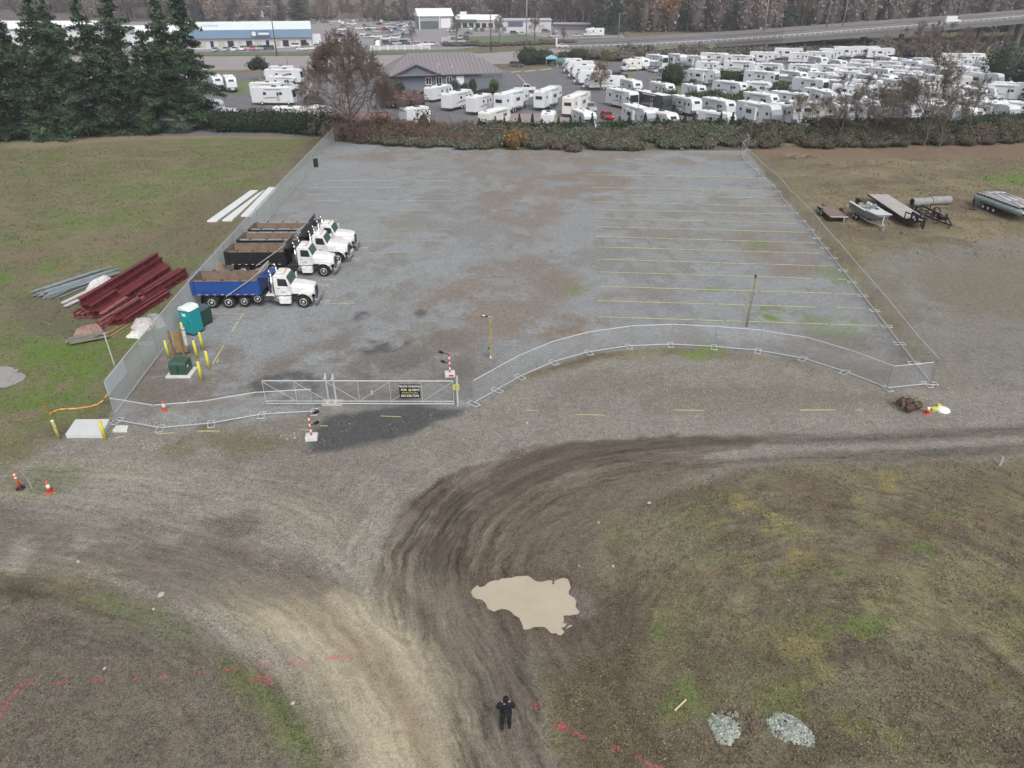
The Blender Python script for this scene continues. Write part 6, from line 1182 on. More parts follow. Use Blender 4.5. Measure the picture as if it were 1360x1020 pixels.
# ------------------------------------------------ cars
paints = {n: mat('car_' + n.replace(' ', '_'), c, .25, 0, .03, 1, spec=.6) for n, c in {'white': (.72, .73, .75), 'silver': (.42, .44, .46), 'black': (.02, .02, .022), 'dark grey': (.09, .095, .105), 'red': (.42, .02, .025), 'blue': (.04, .12, .26), 'tan': (.3, .25, .19), 'green': (.05, .12, .09), 'pink red': (.45, .13, .15)}.items()}
def car(kind):
    t = thing('parked_car', 'x', 'car'); W = 1.8
    if kind == 'sedan': L = 4.7; low = [(-L / 2, .3), (L / 2, .3), (L / 2, .68), (L / 2 - .25, .8), (L / 2 - 1.3, .92), (-L / 2 + .7, .98), (-L / 2 + .05, .9)]; cab = [(-L / 2 + .6, .95), (L / 2 - 1.3, .9), (L / 2 - 2.1, 1.42), (-L / 2 + 1.4, 1.42)]
    elif kind == 'suv': L = 4.8; low = [(-L / 2, .35), (L / 2, .35), (L / 2, .85), (L / 2 - .2, 1.0), (L / 2 - 1.2, 1.1), (-L / 2, 1.1)]; cab = [(-L / 2 + .05, 1.08), (L / 2 - 1.2, 1.08), (L / 2 - 1.8, 1.72), (-L / 2 + .4, 1.74)]
    elif kind == 'van': L = 6.2; low = [(-L / 2, .4), (L / 2, .4), (L / 2, 1.0), (L / 2 - .8, 1.3), (L / 2 - 1.4, 2.1), (L / 2 - 1.8, 2.4), (-L / 2, 2.4)]; cab = [(L / 2 - 1.75, 1.4), (L / 2 - .85, 1.35), (L / 2 - 1.4, 2.1), (L / 2 - 1.75, 2.1)]
    else: L = 5.8; low = [(-L / 2, .5), (L / 2, .5), (L / 2, 1.05), (L / 2 - 1.4, 1.2), (L / 2 - 3.4, 1.2), (-L / 2, 1.2)]; cab = [(L / 2 - 3.4, 1.18), (L / 2 - 1.4, 1.18), (L / 2 - 2.0, 1.85), (L / 2 - 3.2, 1.87)]
    mb = MB(); mb.prof(low, -W / 2, W / 2, inset=(.1, .95)); body = mb
    if kind != 'van':
        xa, xb, zt_ = cab[3][0], cab[2][0], cab[2][1]; mb.box(((xa + xb) / 2, 0, zt_ + .02), (abs(xb - xa) + .14, W - .2, .07))
        for s in (-1, 1): mb.bar((cab[2][0], s * (W / 2 - .11), zt_), (cab[1][0], s * (W / 2 - .09), cab[1][1]), .07, .07); mb.bar((cab[3][0], s * (W / 2 - .11), zt_), (cab[0][0], s * (W / 2 - .09), cab[0][1]), .09, .09); mb.bar(((xa + xb) / 2, s * (W / 2 - .1), zt_), ((xa + xb) / 2, s * (W / 2 - .085), cab[0][1]), .07, .08)
    mb.build('body', paints['white'], t)
    mb = MB(); mb.prof(cab, -W / 2 + (.08 if kind != 'van' else -.01), W / 2 - (.08 if kind != 'van' else -.01), inset=(.05, .92) if kind != 'van' else None); mb.build('windows', glass, t)
    if kind == 'pickup': mb = MB(); mb.box((-L / 2 + 1.15, 0, 1.205), (2.1, W - .25, .03)); mb.build('bed', blk, t)
    for s in (-1, 1):
        for x in (-L / 2 + .95, L / 2 - .95): mb = MB(); r = .33 if kind == 'sedan' else .38; mb.lathe((x, s * (W / 2 - .09), r), [(r * .55, -.1), (r, -.08), (r, .08), (r * .55, .1)], 'Y', 12); w0 = mb.build('wheel', rub, t, True); mb = MB(); mb.lathe((x, s * W / 2, r), [(r * .55, -.01), (r * .5, s * .02), (.02, s * .02)], 'Y', 10); mb.build('rim', rimm, w0, True)
        mb = MB(); mb.box((L / 2 - .02, s * (W / 2 - .3), .72 if kind == 'sedan' else .85), (.08, .36, .14)); mb.build('headlight', MATS['lamp_lens'], t); mb = MB(); mb.box((-L / 2 + .02, s * (W / 2 - .25), .8), (.08, .3, .14)); mb.build('tail_light', redm, t)
    return t
CP = {k: car(k) for k in ('sedan', 'suv', 'pickup', 'van')}
def put_car(kind, col, px, py, hd, label, z=.05, name='parked_car', cat=None, grp='vehicles parked round the camper park'):
    p = g(px, py); o = dup(CP[kind], (p.x, p.y, z), math.radians(hd), label, grp, (1.12, 1.12, 1.15) if py < 70 else None, {'body': [paints[col]]}); o.name = name; o['category'] = cat or {'sedan': 'car', 'suv': 'car', 'pickup': 'pickup truck', 'van': 'van'}[kind]; return o
for a in [('pickup', 'white', 697, 122, 4, 'white pickup truck driving past the grey-roofed building corner'), ('suv', 'dark grey', 686, 89, -20, 'dark grey car by the yellow kerbs at the park entrance'), ('sedan', 'white', 747, 63, 0, 'white sedan on the highway where the viaduct begins'), ('sedan', 'red', 806, 158, -80, 'red sports car between campers near the brambles'), ('suv', 'pink red', 984, 149, -40, 'faded red car parked behind a fifth wheel trailer'), ('pickup', 'silver', 783, 148, -80, 'silver pickup truck with a flat canopy between campers'), ('sedan', 'silver', 867, 96, -70, 'silver sedan, left one of two below the viaduct campers'), ('sedan', 'white', 879, 96, -65, 'white sedan, right one of two below the viaduct campers'), ('suv', 'dark grey', 418, 138, 10, 'dark car in front of the large motorhome by the bare tree'),
          ('pickup', 'dark grey', 918, 115, -30, 'dark pickup truck tucked behind a fifth wheel trailer'), ('suv', 'dark grey', 895, 150, -60, 'dark car between the dark motorhome and a travel trailer'), ('pickup', 'white', 1036, 120, 0, 'white pickup truck below the motorhome with an awning'), ('pickup', 'silver', 918, 98, -20, 'silver pickup truck in front of the viaduct campers'), ('pickup', 'white', 948, 92, -20, 'white pickup truck beneath the viaduct motorhomes'), ('pickup', 'white', 1190, 84, 0, 'white pickup truck beside the blue tarpaulin heap'), ('suv', 'dark grey', 1288, 102, 0, 'dark car among the campers at the far right'), ('suv', 'tan', 1235, 90, 20, 'tan car in the far right of the camper park'), ('sedan', 'silver', 1002, 90, 0, 'silver sedan below the viaduct campers near the middle'), ('suv', 'black', 972, 122, -45, 'black car beneath the teal parasol side hedge'), ('sedan', 'dark grey', 1150, 103, 0, 'dark sedan half hidden by bare branches'), ('pickup', 'black', 820, 105, 190, 'black pickup truck beside the drive lawn'), ('suv', 'white', 1087, 90, 0, 'white car in the gap behind the middle campers')]: put_car(*a)
van = put_car('van', 'white', 1267, 60, -178, 'white van driving on the viaduct', 0, 'white_van', 'van', 'x'); del van['group']
# car lots across the highway
rc = random.Random(9); cols = ['white', 'white', 'silver', 'dark grey', 'silver', 'black', 'white', 'tan', 'blue', 'green']
def rowcars(spec, place):
    for i, (px, py, kd, cl, hd) in enumerate(spec): put_car(kd, cl, px, py, hd, f'{cl} {dict(sedan="car", suv="car", pickup="pickup truck", van="van")[kd]}, {ORD[i + 1]} from the left {place}', .06, grp='vehicles in the car lots across the highway')
rowcars([(286, 68.5, 'sedan', 'silver', -90), (300, 68, 'sedan', 'silver', -88), (312, 67.8, 'sedan', 'white', -88), (323, 67.2, 'suv', 'white', -88), (336, 67.2, 'suv', 'pink red', -88), (346, 67, 'suv', 'silver', -120), (356, 66.8, 'suv', 'dark grey', 170)], 'before the blue fascia building')
rowcars([(353, 63.5, 'pickup', 'white', 178), (377, 63.2, 'pickup', 'white', 178), (391, 63.3, 'suv', 'white', 178), (404, 63, 'suv', 'dark grey', 180), (402, 67, 'sedan', 'white', 175), (411, 66.5, 'sedan', 'white', 175), (420, 63.5, 'sedan', 'silver', 178)], 'at the blue fascia building wall')
rowcars([(443, 30, 'suv', 'white', 160), (417, 31, 'van', 'silver', 90), (431, 31, 'sedan', 'dark grey', 170), (451, 30.5, 'suv', 'white', 100), (460, 31, 'suv', 'silver', 120), (469, 30, 'suv', 'silver', 110), (479, 29.5, 'suv', 'tan', 150), (488, 29, 'suv', 'blue', 90), (499, 31, 'sedan', 'tan', 0), (507, 29.5, 'suv', 'white', 90)], 'in the farthest car lot row')
rowcars([(457, 38, 'suv', 'tan', 0), (465, 41, 'sedan', 'white', 90), (477, 39, 'sedan', 'white', 180), (487, 38.5, 'suv', 'silver', 180), (494, 38.5, 'sedan', 'white', 170), (500, 43, 'suv', 'silver', 200), (510, 44, 'suv', 'pink red', 90), (519, 44, 'suv', 'green', 110), (533, 45, 'suv', 'silver', 90), (537, 35, 'sedan', 'white', 190), (545, 31, 'suv', 'silver', 200), (528, 34, 'sedan', 'silver', 200)], 'in the second car lot row')
rowcars([(458, 46, 'sedan', 'silver', 90), (464, 52, 'sedan', 'dark grey', 90), (466, 58, 'suv', 'white', 90), (462, 64, 'sedan', 'silver', 90), (484, 47, 'sedan', 'white', 0), (492, 50, 'suv', 'silver', 30), (512, 53, 'sedan', 'white', 0), (524, 52, 'suv', 'white', 180), (534, 54, 'sedan', 'silver', 180), (503, 62.5, 'van', 'white', -90), (514, 60, 'suv', 'dark grey', 0), (526, 60, 'suv', 'silver', 0), (538, 59, 'suv', 'dark grey', 0), (544, 54, 'suv', 'silver', 90)], 'in the crowded car lot middle')
rowcars([(554, 62, 'suv', 'white', -60), (567, 61.5, 'pickup', 'white', 180), (576, 60.5, 'sedan', 'silver', 0), (594, 57.5, 'van', 'silver', 20), (611, 57, 'suv', 'silver', 20)], 'behind the white rail fence')
rowcars([(599, 42, 'sedan', 'white', 10), (624, 40, 'suv', 'white', -70), (632, 42, 'suv', 'green', -80), (641, 42, 'suv', 'dark grey', 80), (649, 41, 'suv', 'white', 80), (622, 46, 'sedan', 'dark grey', 0), (612, 52, 'suv', 'silver', -100), (620, 53, 'suv', 'dark grey', -70), (570, 36.5, 'sedan', 'dark grey', 180), (601, 50, 'sedan', 'silver', 0)], 'in front of the white workshop')
rowcars([(683, 46, 'suv', 'dark grey', 0), (694, 46.5, 'sedan', 'silver', 0), (718, 42, 'suv', 'white', 0), (725, 43.5, 'suv', 'dark grey', 10), (737, 44, 'pickup', 'silver', 100), (735, 50, 'pickup', 'silver', 30), (766, 49, 'sedan', 'silver', 5), (745, 36, 'suv', 'white', 0), (765, 36, 'van', 'white', 0)], 'by the long pale shed')
rowcars(sorted([(rc.uniform(440, 545), rc.choice([33, 36.5, 41, 48, 50.5, 56, 58.5]) + rc.uniform(-.5, .5), rc.choice(['sedan', 'suv', 'suv', 'pickup']), rc.choice(cols), rc.choice([0, 90, 100, 180, 20])) for _ in range(34)]), 'scattered over the used car lot')
for root in CP.values():
    for ch in list(root.children):
        for c2 in list(ch.children): bpy.data.objects.remove(c2)
        bpy.data.objects.remove(ch)
    bpy.data.objects.remove(root)
# lone motorhome on the far lot
t, L0 = rv('C', 1); p = g(788, 48.5); t.location = (p.x, p.y, 0); t.rotation_euler.z = math.radians(188); tag(t, 'lone white motorhome parked beyond the highway near the dark conifer', 'camper'); t.scale = (1.6, 1.25, 1.35)
# ------------------------------------------------ buildings
def gable(mb, x0, x1, y0, y1, z0, z1, hipl=0, hipr=0, ov=.6, axis='x'):
    ym = (y0 + y1) / 2; a = [(x0 - ov, y0 - ov, z0), (x1 + ov, y0 - ov, z0), (x1 + ov, y1 + ov, z0), (x0 - ov, y1 + ov, z0), (x0 - ov + hipl, ym, z1), (x1 + ov - hipr, ym, z1)]
    mb.add(a, [(0, 1, 5, 4), (2, 3, 4, 5), (3, 0, 4), (1, 2, 5), (3, 2, 1, 0)])
def ribs(mb, x0, x1, y0, y1, z0, z1, step, ov=.6, hipl=0, hipr=0):
    ym = (y0 + y1) / 2; x = x0 - ov + .2
    while x < x1 + ov:
        f = 1.0
        if hipl and x < x0 - ov + hipl: f = (x - x0 + ov) / hipl
        if hipr and x > x1 + ov - hipr: f = (x1 + ov - x) / hipr
        mb.bar((x, y0 - ov, z0 + .04), (x, y0 - ov + (ym - y0 + ov) * f, z0 + (z1 - z0) * f + .04), .12, .1); x += step
gw = mat('grey_clapboard', lin(104, 112, 122), .7, 0, .06, .5); groof = mat('grey_metal_roof', lin(134, 128, 132), .5, .1, .07, .25); grib = mat('roof_rib', lin(116, 110, 115), .5); wtr = mat('white_trim', (.72, .72, .74), .5)
gl_ = g(517, 122); gr_ = g(668, 117); Lb = (gr_ - gl_).length; rz = math.atan2(gr_.y - gl_.y, gr_.x - gl_.x)
t = thing('grey_house', 'long grey single storey office with a ribbed grey metal roof', 'building', (gl_.x, gl_.y, 0), rz); D = 17; zE = 3.9; zR = 8.6
mb = MB(); mb.box((Lb * .5, D / 2, zE / 2), (Lb, D, zE)); wl = mb.build('wall', gw, t)
mb = MB(); gable(mb, 0, Lb * .78, 0, D, zE, zR, 7.5, .4, .9); rf = mb.build('roof', groof, t); mb = MB(); ribs(mb, 0, Lb * .78, 0, D, zE, zR, 1.05, .9, 7.5); mb.build('seam_rib', grib, rf)
mb = MB(); gable(mb, Lb * .70, Lb, 1.5, D - 3, zE + .0, zR - 1.6, 1, 5.0, 1.0); rf2 = mb.build('roof', groof, t); mb = MB(); ribs(mb, Lb * .80, Lb, 1.5, D - 3, zE, zR - 1.6, 1.05, 1.0, 0, 5.0); mb.build('seam_rib', grib, rf2)
mb = MB(); mb.add([(1.0, -1.3, zE), (13.8, -1.3, zE), (7.4, -1.3, zE + 2.6), (1.0, 5, zE), (13.8, 5, zE), (7.4, 8, zE + 2.6)], [(0, 1, 2), (3, 4, 1, 0), (0, 2, 5, 3), (1, 4, 5, 2)]); mb.build('gable_front', gw, t)
mb = MB(); mb.bar((.4, -1.6, zE + .0), (7.4, -1.6, zE + 2.85), 1.2, .22); mb.bar((7.4, -1.6, zE + 2.85), (14.4, -1.6, zE + .0), 1.2, .22); mb.box((7.4, -1.45, zE + .1), (13.8, .4, .25)); mb.build('gable_trim', groof, t)
mb = MB(); mb.box((Lb * .55, -.85, zE - .02), (Lb * .9, .14, .25)); mb.build('gutter', grib, t)
for x in (10.0, 12.8, 15.6, ):
    x = x + .6; mb = MB(); mb.box((x, -.04, 2.35), (1.6, .12, 1.9)); wf = mb.build('window', wtr, t); mb = MB()
    for s in (-1, 1): mb.box((x + s * .36, -.11, 2.35), (.56, .06, 1.5))
    mb.build('pane', glass, wf)
mb = MB(); mb.box((19.2, -.05, 2.3), (2.0, .12, 2.2)); mb.build('white_board', wtr, t)
mb = MB(); mb.box((Lb + .03, 6, 1.4), (.1, 2, 2.4)); mb.build('door', mat('door_dark', (.08, .09, .1), .5), t)
mb = MB(); mb.tube((14, 3.2, 5.4), (14, 3.2, 6.5), .12, n=8); mb.tube((21, 4, 5.5), (21, 4, 6.3), .1, n=8); mb.tube((17.5, 2, 5), (17.5, 2, 5.8), .1, n=8); mb.build('vent_pipe', wtr, t)
# shrubs before the house
for lab, px, py, w_, h, cc in (('round blue grey conifer shrub before the white board', 603.5, 126, 1.5, 3.6, ((92, 106, 116), (80, 96, 104))), ('dark green rounded shrub right of the blue grey conifer', 617, 125, 1.1, 2.6, ((58, 76, 56), (68, 84, 60))), ('tall dark shrub in the middle of the office planting', 628, 124, 1.0, 3.6, ((56, 70, 60), (66, 78, 64))), ('bright green shrub at the right end of the office planting', 656, 122, 1.3, 3.2, ((84, 112, 62), (98, 124, 66))), ('dark shrub under the front gable of the office', 531, 126, 1.4, 3.2, ((62, 72, 64), (70, 78, 66))), ('round dark green bush in the camper park lawn', 892, 113.5, 3.3, 5.4, ((48, 68, 50), (58, 78, 54))), ('broad green bush on the bank where the viaduct begins', 702, 86, 4.2, 5.6, ((60, 76, 62), (70, 84, 64))), ('smaller green bush right of the broad bank bush', 722, 85, 4.0, 4.6, ((72, 80, 66), (64, 76, 62))), ('brownish bush behind the teal tank', 768, 80, 4, 4, ((84, 84, 70), (72, 78, 64))), ('small olive bush left of the brownish bush', 748, 80, 2.4, 3, ((80, 86, 70), (70, 78, 62)))):
    p = g(px, py); tag(bushmass('bush', [(p.x + dx * w_ * .4, p.y + dy * w_ * .4, h * .45, w_ * .8, w_ * .8, h * .52) for dx, dy in ((0, 0), (.8, .3), (-.8, .2), (0, -.6))], 60, .35, list(cc), int(px), core=(38, 46, 36)), lab, 'bush')
hedge('low clipped hedge along the front of the grey office', [(612, 128), (635, 127), (655, 125)], 1.2, 1.5, 61, ((70, 82, 62), (60, 74, 56))); hedge('low dark hedge beneath the front gable of the office', [(535, 130), (560, 129), (575, 128)], 1.2, 1.4, 62, ((76, 80, 66), (64, 72, 60)))
for i, (pts, h) in enumerate([([(934, 108), (960, 109), (992, 110)], 3.2), ([(914, 140), (935, 139), (952, 137)], 3.0), ([(955, 150), (980, 146), (996, 138)], 3.6), ([(836, 138), (848, 136)], 3.0), ([(878, 141), (894, 138)], 3.2), ([(996, 128), (1016, 127), (1040, 124)], 3.0), ([(1018, 100), (1032, 100)], 2.4), ([(786, 92), (808, 104), (822, 104)], 1.8)]):
    hedge(['broad dark hedge behind the teal parasol', 'bushy green hedge left of the middle travel trailers', 'tall green hedge behind the faded red car', 'small green hedge between two motorhomes', 'green hedge patch above the dark motorhome', 'green hedge below the white pickup truck', 'small green hedge near the far middle campers', 'low rough shrubs between entrance trailers and the drive'][i], pts, 2.2, h, 70 + i, ((72, 96, 60), (84, 108, 66), (60, 82, 54)))
p = g(987, 110); t = thing('parasol', 'teal parasol open beside the broad dark hedge', 'parasol', (p.x, p.y, 0)); mb = MB(); mb.lathe((0, 0, 2.3), [(1.6, 0), (.8, .35), (.05, .6)], 'Z', 10); mb.build('canopy', teal, t, True); MB().tube((0, 0, 0), (0, 0, 2.4), .04, n=6).build('pole', galv, t)
p = g(732, 88); t = thing('canopy_tent', 'pale blue canopy tent beside the teal tank at the entrance', 'canopy', (p.x, p.y, 0)); mb = MB(); mb.add([(-1.9, -1.9, 2.4), (1.9, -1.9, 2.4), (1.9, 1.9, 2.4), (-1.9, 1.9, 2.4), (-1.9, -1.9, 2.8), (1.9, -1.9, 2.8), (1.9, 1.9, 2.8), (-1.9, 1.9, 2.8), (0, 0, 3.7)], [(0, 1, 5, 4), (1, 2, 6, 5), (2, 3, 7, 6), (3, 0, 4, 7), (4, 5, 8), (5, 6, 8), (6, 7, 8), (7, 4, 8)]); mb.build('canvas', mat('pale_blue_cloth', (.25, .46, .6), .7), t); mb = MB()
for x in (-1.8, 1.8):
    for y in (-1.8, 1.8): mb.tube((x, y, 0), (x, y, 2.5), .04, n=6)
mb.build('leg', galv, t)
p = g(748, 88); t = thing('storage_tank', 'long teal green storage tank by the park entrance', 'tank', (p.x, p.y, 0)); mb = MB(); mb.lathe((0, 0, 1.6), [(.3, -3.6), (1.0, -3.3), (1.15, -3), (1.15, 3), (1.0, 3.3), (.3, 3.6)], 'X', 16); mb.build('shell', mat('tank_teal', lin(84, 116, 120), .5), t, True); mb = MB(); mb.box((-2, 0, .3), (.4, 1.6, .6)); mb.box((2, 0, .3), (.4, 1.6, .6)); mb.build('saddle', conc, t)
p = g(1207, 84); tag(bushmass('blue_tarp_heap', [(p.x, p.y, .6, 2.0, 1.4, 1.2)], 10, .3, [(60, 100, 160)], 5, core=(64, 104, 164), corek=1.05), 'blue tarpaulin heap among campers near the viaduct', 'tarpaulin')
# long retail building with blue fascia
a = g(238, 66); b = g(415, 63); LL = (b - a).length; rz = math.atan2(b.y - a.y, b.x - a.x); t = thing('retail_building', 'long low retail building with blue fascia and white metal roof', 'building', (a.x, a.y, 0), rz)
wb_ = mat('pale_grey_wall', lin(196, 192, 200), .8, 0, .05, .2); mb = MB(); mb.box((LL / 2, 14, 2.3), (LL, 28, 4.6)); mb.build('wall', wb_, t)
mb = MB(); mb.prof([(0, 0), (1, 0), (1, 1), (0, 1)], 0, 1) if 0 else None
mb = MB(); mb.add([(-.6, -1.2, 4.3), (LL + .6, -1.2, 4.3), (LL + .6, -.2, 7.6), (-.6, -.2, 7.6), (-.6, .8, 4.3), (LL + .6, .8, 4.3)], [(0, 1, 2, 3), (1, 5, 2), (0, 3, 4), (0, 4, 5, 1), (3, 2, 5, 4)]); mb.build('fascia', mat('blue_fascia', lin(98, 124, 148), .6, 0, .06, .3), t)
mb = MB(); gable(mb, 0, LL, 0, 28, 7.3, 10.4, 0, 0, .3); mb.build('roof', mat('white_metal_roof', (.70, .76, .78), .5, 0, .05, .2), t); mb = MB()
for x in (.22, .27, .56, .60, .68): mb.box((LL * x, 6 + 3 * (x > .5), 8.9), (3.0 if x == .22 or x == .27 else 1.2, 1.5, 1.0))
mb.build('roof_unit', mat('roof_unit_grey', (.5, .52, .52), .6), t); mb = MB(); mb.box((LL * .62, -1.25, 6.0), (8, .2, 2.2), rx=-.3); s_ = mb.build('sign_panel', mat('sign_navy', (.05, .12, .24), .5), t); mb = MB(); mb.lathe((LL * .57, -1.62, 6.0), [(.01, -.05), (.95, -.04), (.95, .04), (.01, .05)], 'Y', 14); mb.box((LL * .645, -1.62, 6.0), (4.6, .06, .8)); mb.build('sign_lettering', wtr, s_)
for k in range(14): 
    x = LL * (.04 + k * .069); mb = MB(); mb.box((x, -.03, 1.9), (2.6 if k % 3 else 1.4, .12, 2.6)); mb.build('window' if k % 3 else 'door', glass if k % 2 else mat('roller_door', lin(170, 176, 160), .6), t)
mb = MB(); mb.box((LL + 2.2, 6, 2.6), (4, 8, 5.2)); mb.build('white_annex', rvw, t)
# white workshop
def shed(label, p0, p1, depth, zE, zR, wallm, roofm, name, parts=None, ov=.8):
    a, b = g(*p0), g(*p1); LL = (b - a).length; rz = math.atan2(b.y - a.y, b.x - a.x); t = thing(name, label, 'building', (a.x, a.y, 0), rz); mb = MB(); mb.box((LL / 2, depth / 2, zE / 2), (LL, depth, zE)); mb.build('wall', wallm, t); mb = MB(); gable(mb, 0, LL, 0, depth, zE, zR, 0, 0, ov); mb.build('roof', roofm, t); return t, LL
wroof = mat('bright_white_roof', (.80, .82, .83), .5, 0, .04, .2); shw = mat('shed_grey_wall', lin(150, 156, 162), .8, 0, .08, .2)
t, LL = shed('white roofed open fronted workshop behind the used car lot', (557, 39), (602, 38.5), 26, 7.6, 12.0, shw, wroof, 'workshop'); mb = MB(); mb.box((LL * .3, -.1, 2.6), (LL * .52, .3, 4.4)); mb.build('open_bay', mat('dark_bay', (.10, .12, .13), .9), t); mb = MB(); mb.box((LL * .78, -.15, 3.4), (LL * .28, .3, 5.6)); mb.build('roller_door', wtr, t); mb = MB()
for x in (0.01, .6): mb.box((LL * x, -.5, 3.8), (.5, .5, 7.5))
mb.build('column', wtr, t)
t, LL = shed('low white roofed showroom right of the workshop', (604, 38), (657, 38.5), 22, 5.2, 8.2, mat('showroom_wall', lin(190, 184, 180), .8), wroof, 'showroom'); mb = MB(); mb.box((LL * .3, -.2, 4.6), (LL * .5, .4, 2)); mb.build('awning_band', mat('band_teal', lin(84, 108, 104), .7), t); mb = MB()
for k in range(6): mb.box((LL * (.1 + k * .16), -.06, 2), (3, .2, 2.8))
mb.build('shopfront', glass, t); mb = MB(); mb.box((LL * .15, 9, 8.6), (4, 3, 2.6)); mb.build('rooftop_unit', wtr, t)
t, LL = shed('long pale grey flat shed with a dark window band', (662, 43.5), (732, 43), 18, 6.6, 7.6, mat('shed_pale_wall', lin(188, 190, 194), .8, 0, .05, .2), mat('shed_roof', lin(176, 178, 184), .6), 'long_shed'); mb = MB(); mb.box((LL * .32, -.1, 4.6), (LL * .28, .3, 2.6)); mb.build('window_band', mat('dark_window_band', lin(88, 94, 110), .4), t)
t, LL = shed('low dark roofed shed left of the lone motorhome', (735, 40), (782, 40.5), 10, 3.4, 4.4, mat('dark_shed_wall', lin(110, 108, 114), .8), mat('dark_shed_roof', lin(150, 146, 152), .7), 'shed')
for lab, q0, q1, d, e, rr_ in (('long white industrial building seen through the conifers, left part', (-60, 60), (120, 60), 24, 7, 10), ('white industrial building seen through the conifers, right part', (150, 62), (232, 62), 20, 6, 8.5)): shed(lab, q0, q1, d, e, rr_, mat('far_white_wall', lin(205, 207, 212), .8, 0, .06, .1), wroof, 'industrial_building')
# sheds at the edge of the grass behind the conifers
for lab, px, w_, cc in (('small dark garden shed between the conifer trunks at left', 52, 7, (96, 94, 98)), ('small pale grey garden shed between conifer trunks', 107, 3.0, (158, 160, 164)), ('round topped tan shed between conifer trunks', 150, 2.4, (156, 144, 142)), ('low grey shed at the foot of the rightmost conifers', 232, 6, (110, 114, 118))):
    a = g(px - w_ * 2.6, 177); b = g(px + w_ * 2.6, 177); shed(lab, (px - w_ * 2.9, 176), (px + w_ * 2.9, 176), 3, 2.2, 3.0, mat('shed_%d' % px, lin(*cc), .8), mat('shedr_%d' % px, lin(*[min(255, c + 14) for c in cc]), .8), 'garden_shed', ov=.2)
# white rail fence
a, b = g(493, 67.6), g(571, 65.8); t = thing('rail_fence', 'white three rail fence between the highway and the used car lot', 'fence', (a.x, a.y, 0), math.atan2(b.y - a.y, b.x - a.x)); LL = (b - a).length
for k in range(8): MB().box((LL * k / 7, 0, 1.1), (.4, .4, 2.2)).build('post', wtr, t)
for z in (.7, 1.25, 1.8): MB().box((LL / 2, 0, z), (LL, .12, .26)).build('rail', wtr, t)
# ------------------------------------------------ viaduct
dk = mat('viaduct_concrete', lin(122, 121, 124), .85, 0, .1, .08, .1); dk2 = mat('viaduct_deck', lin(112, 110, 114), .85, 0, .12, .08); und = mat('viaduct_under', lin(96, 100, 108), .9)
NEAR = [(740, 66, 0), (800, 64.5, 1.0), (870, 62.5, 2.2), (950, 58, 3.5), (1040, 52, 5.9), (1150, 43.5, 7.7), (1250, 35.5, 9.9), (1360, 26, 12.5), (1500, 14, 14.4), (1700, 0, 17)]
FAR = [(740, 57, 0), (800, 54, 1.0), (870, 50, 2.2), (950, 45, 3.5), (1040, 39, 5.9), (1150, 30.5, 7.7), (1250, 23.5, 9.9), (1360, 15, 12.5), (1500, 5, 14.4), (1700, -7, 17)]
N_ = [g(a, b, h) for a, b, h in NEAR]; F_ = [g(a, b, h) for a, b, h in FAR]; t = thing('viaduct', 'long concrete highway viaduct with railings crossing behind the camper park', 'viaduct', (0, 0, 0))
def lerp(P, Q, f): return [p_.lerp(q_, f) for p_, q_ in zip(P, Q)]
for nm, f0, f1 in (('deck', 0.0, .46), ('deck', .54, 1.0)):
    A_, B_ = lerp(N_, F_, f0), lerp(N_, F_, f1); mb = MB()
    for i in range(len(A_) - 1):
        a0, a1, b0, b1 = A_[i], A_[i + 1], B_[i], B_[i + 1]; dn = Vector((0, 0, -1.5)); mb.add([a0, a1, b1, b0, a0 + dn, a1 + dn, b1 + dn, b0 + dn], [(0, 1, 2, 3), (7, 6, 5, 4), (0, 4, 5, 1), (2, 6, 7, 3)])
    mb.build(nm, dk2, t, fixn=False)
    for P_ in (A_, B_):
        mb = MB()
        for i in range(len(P_) - 1): mb.bar(P_[i] + Vector((0, 0, .4)), P_[i + 1] + Vector((0, 0, .4)), .4, .85)
        mb.build('parapet', dk, t)
mb = MB(); 
for i in range(len(N_) - 1):
    L_ = (N_[i + 1] - N_[i]).length; n = int(L_ / 2.4)
    for k in range(n): q = N_[i].lerp(N_[i + 1], k / n); mb.box((q.x, q.y, q.z + 1.05), (.35, .35, .9))
    mb.bar(N_[i] + Vector((0, 0, 1.5)), N_[i + 1] + Vector((0, 0, 1.5)), .22, .2)
mb.build('railing', wtr if 0 else mat('railing_pale', lin(190, 190, 192), .6), t)
for f in (.12, .22, .32, .62, .72, .85):
    P_ = lerp(N_, F_, f); mb = MB()
    for i in range(len(P_) - 1): d = (P_[i + 1] - P_[i]).normalized(); n = Vector((-d.y, d.x, 0)) * .15; up = Vector((0, 0, .03)); mb.quad(P_[i] - n + up, P_[i + 1] - n + up, P_[i + 1] + n + up, P_[i] + n + up)
    mb.build('lane_line', wht, t, fixn=False)
for i in range(4, len(N_)):
    for f in (.05, .22, .4, .6, .78, .95):
        q = N_[i].lerp(F_[i], f); MB().tube((q.x, q.y, 0), (q.x, q.y, q.z - 1.4), 1.0, n=10).build('pier', und, t)
    if i < len(N_) - 1:
        for f in (.05, .4): q = N_[i].lerp(N_[i + 1], .5).lerp(F_[i].lerp(F_[i + 1], .5), f); MB().tube((q.x, q.y, 0), (q.x, q.y, q.z - 1.4), .9, n=10).build('pier', und, t)
mb = MB(); 
for i in range(3): 
    for P_, Q_ in ((N_, F_),): mb.add([P_[i], P_[i + 1], Q_[i + 1], Q_[i], Vector((P_[i].x, P_[i].y - 2, -.1)), Vector((P_[i + 1].x, P_[i + 1].y - 5, -.1)), Vector((Q_[i + 1].x, Q_[i + 1].y + 5, -.1)), Vector((Q_[i].x, Q_[i].y + 2, -.1))], [(0, 4, 5, 1), (2, 6, 7, 3)])
mb.build('embankment', grs, t)
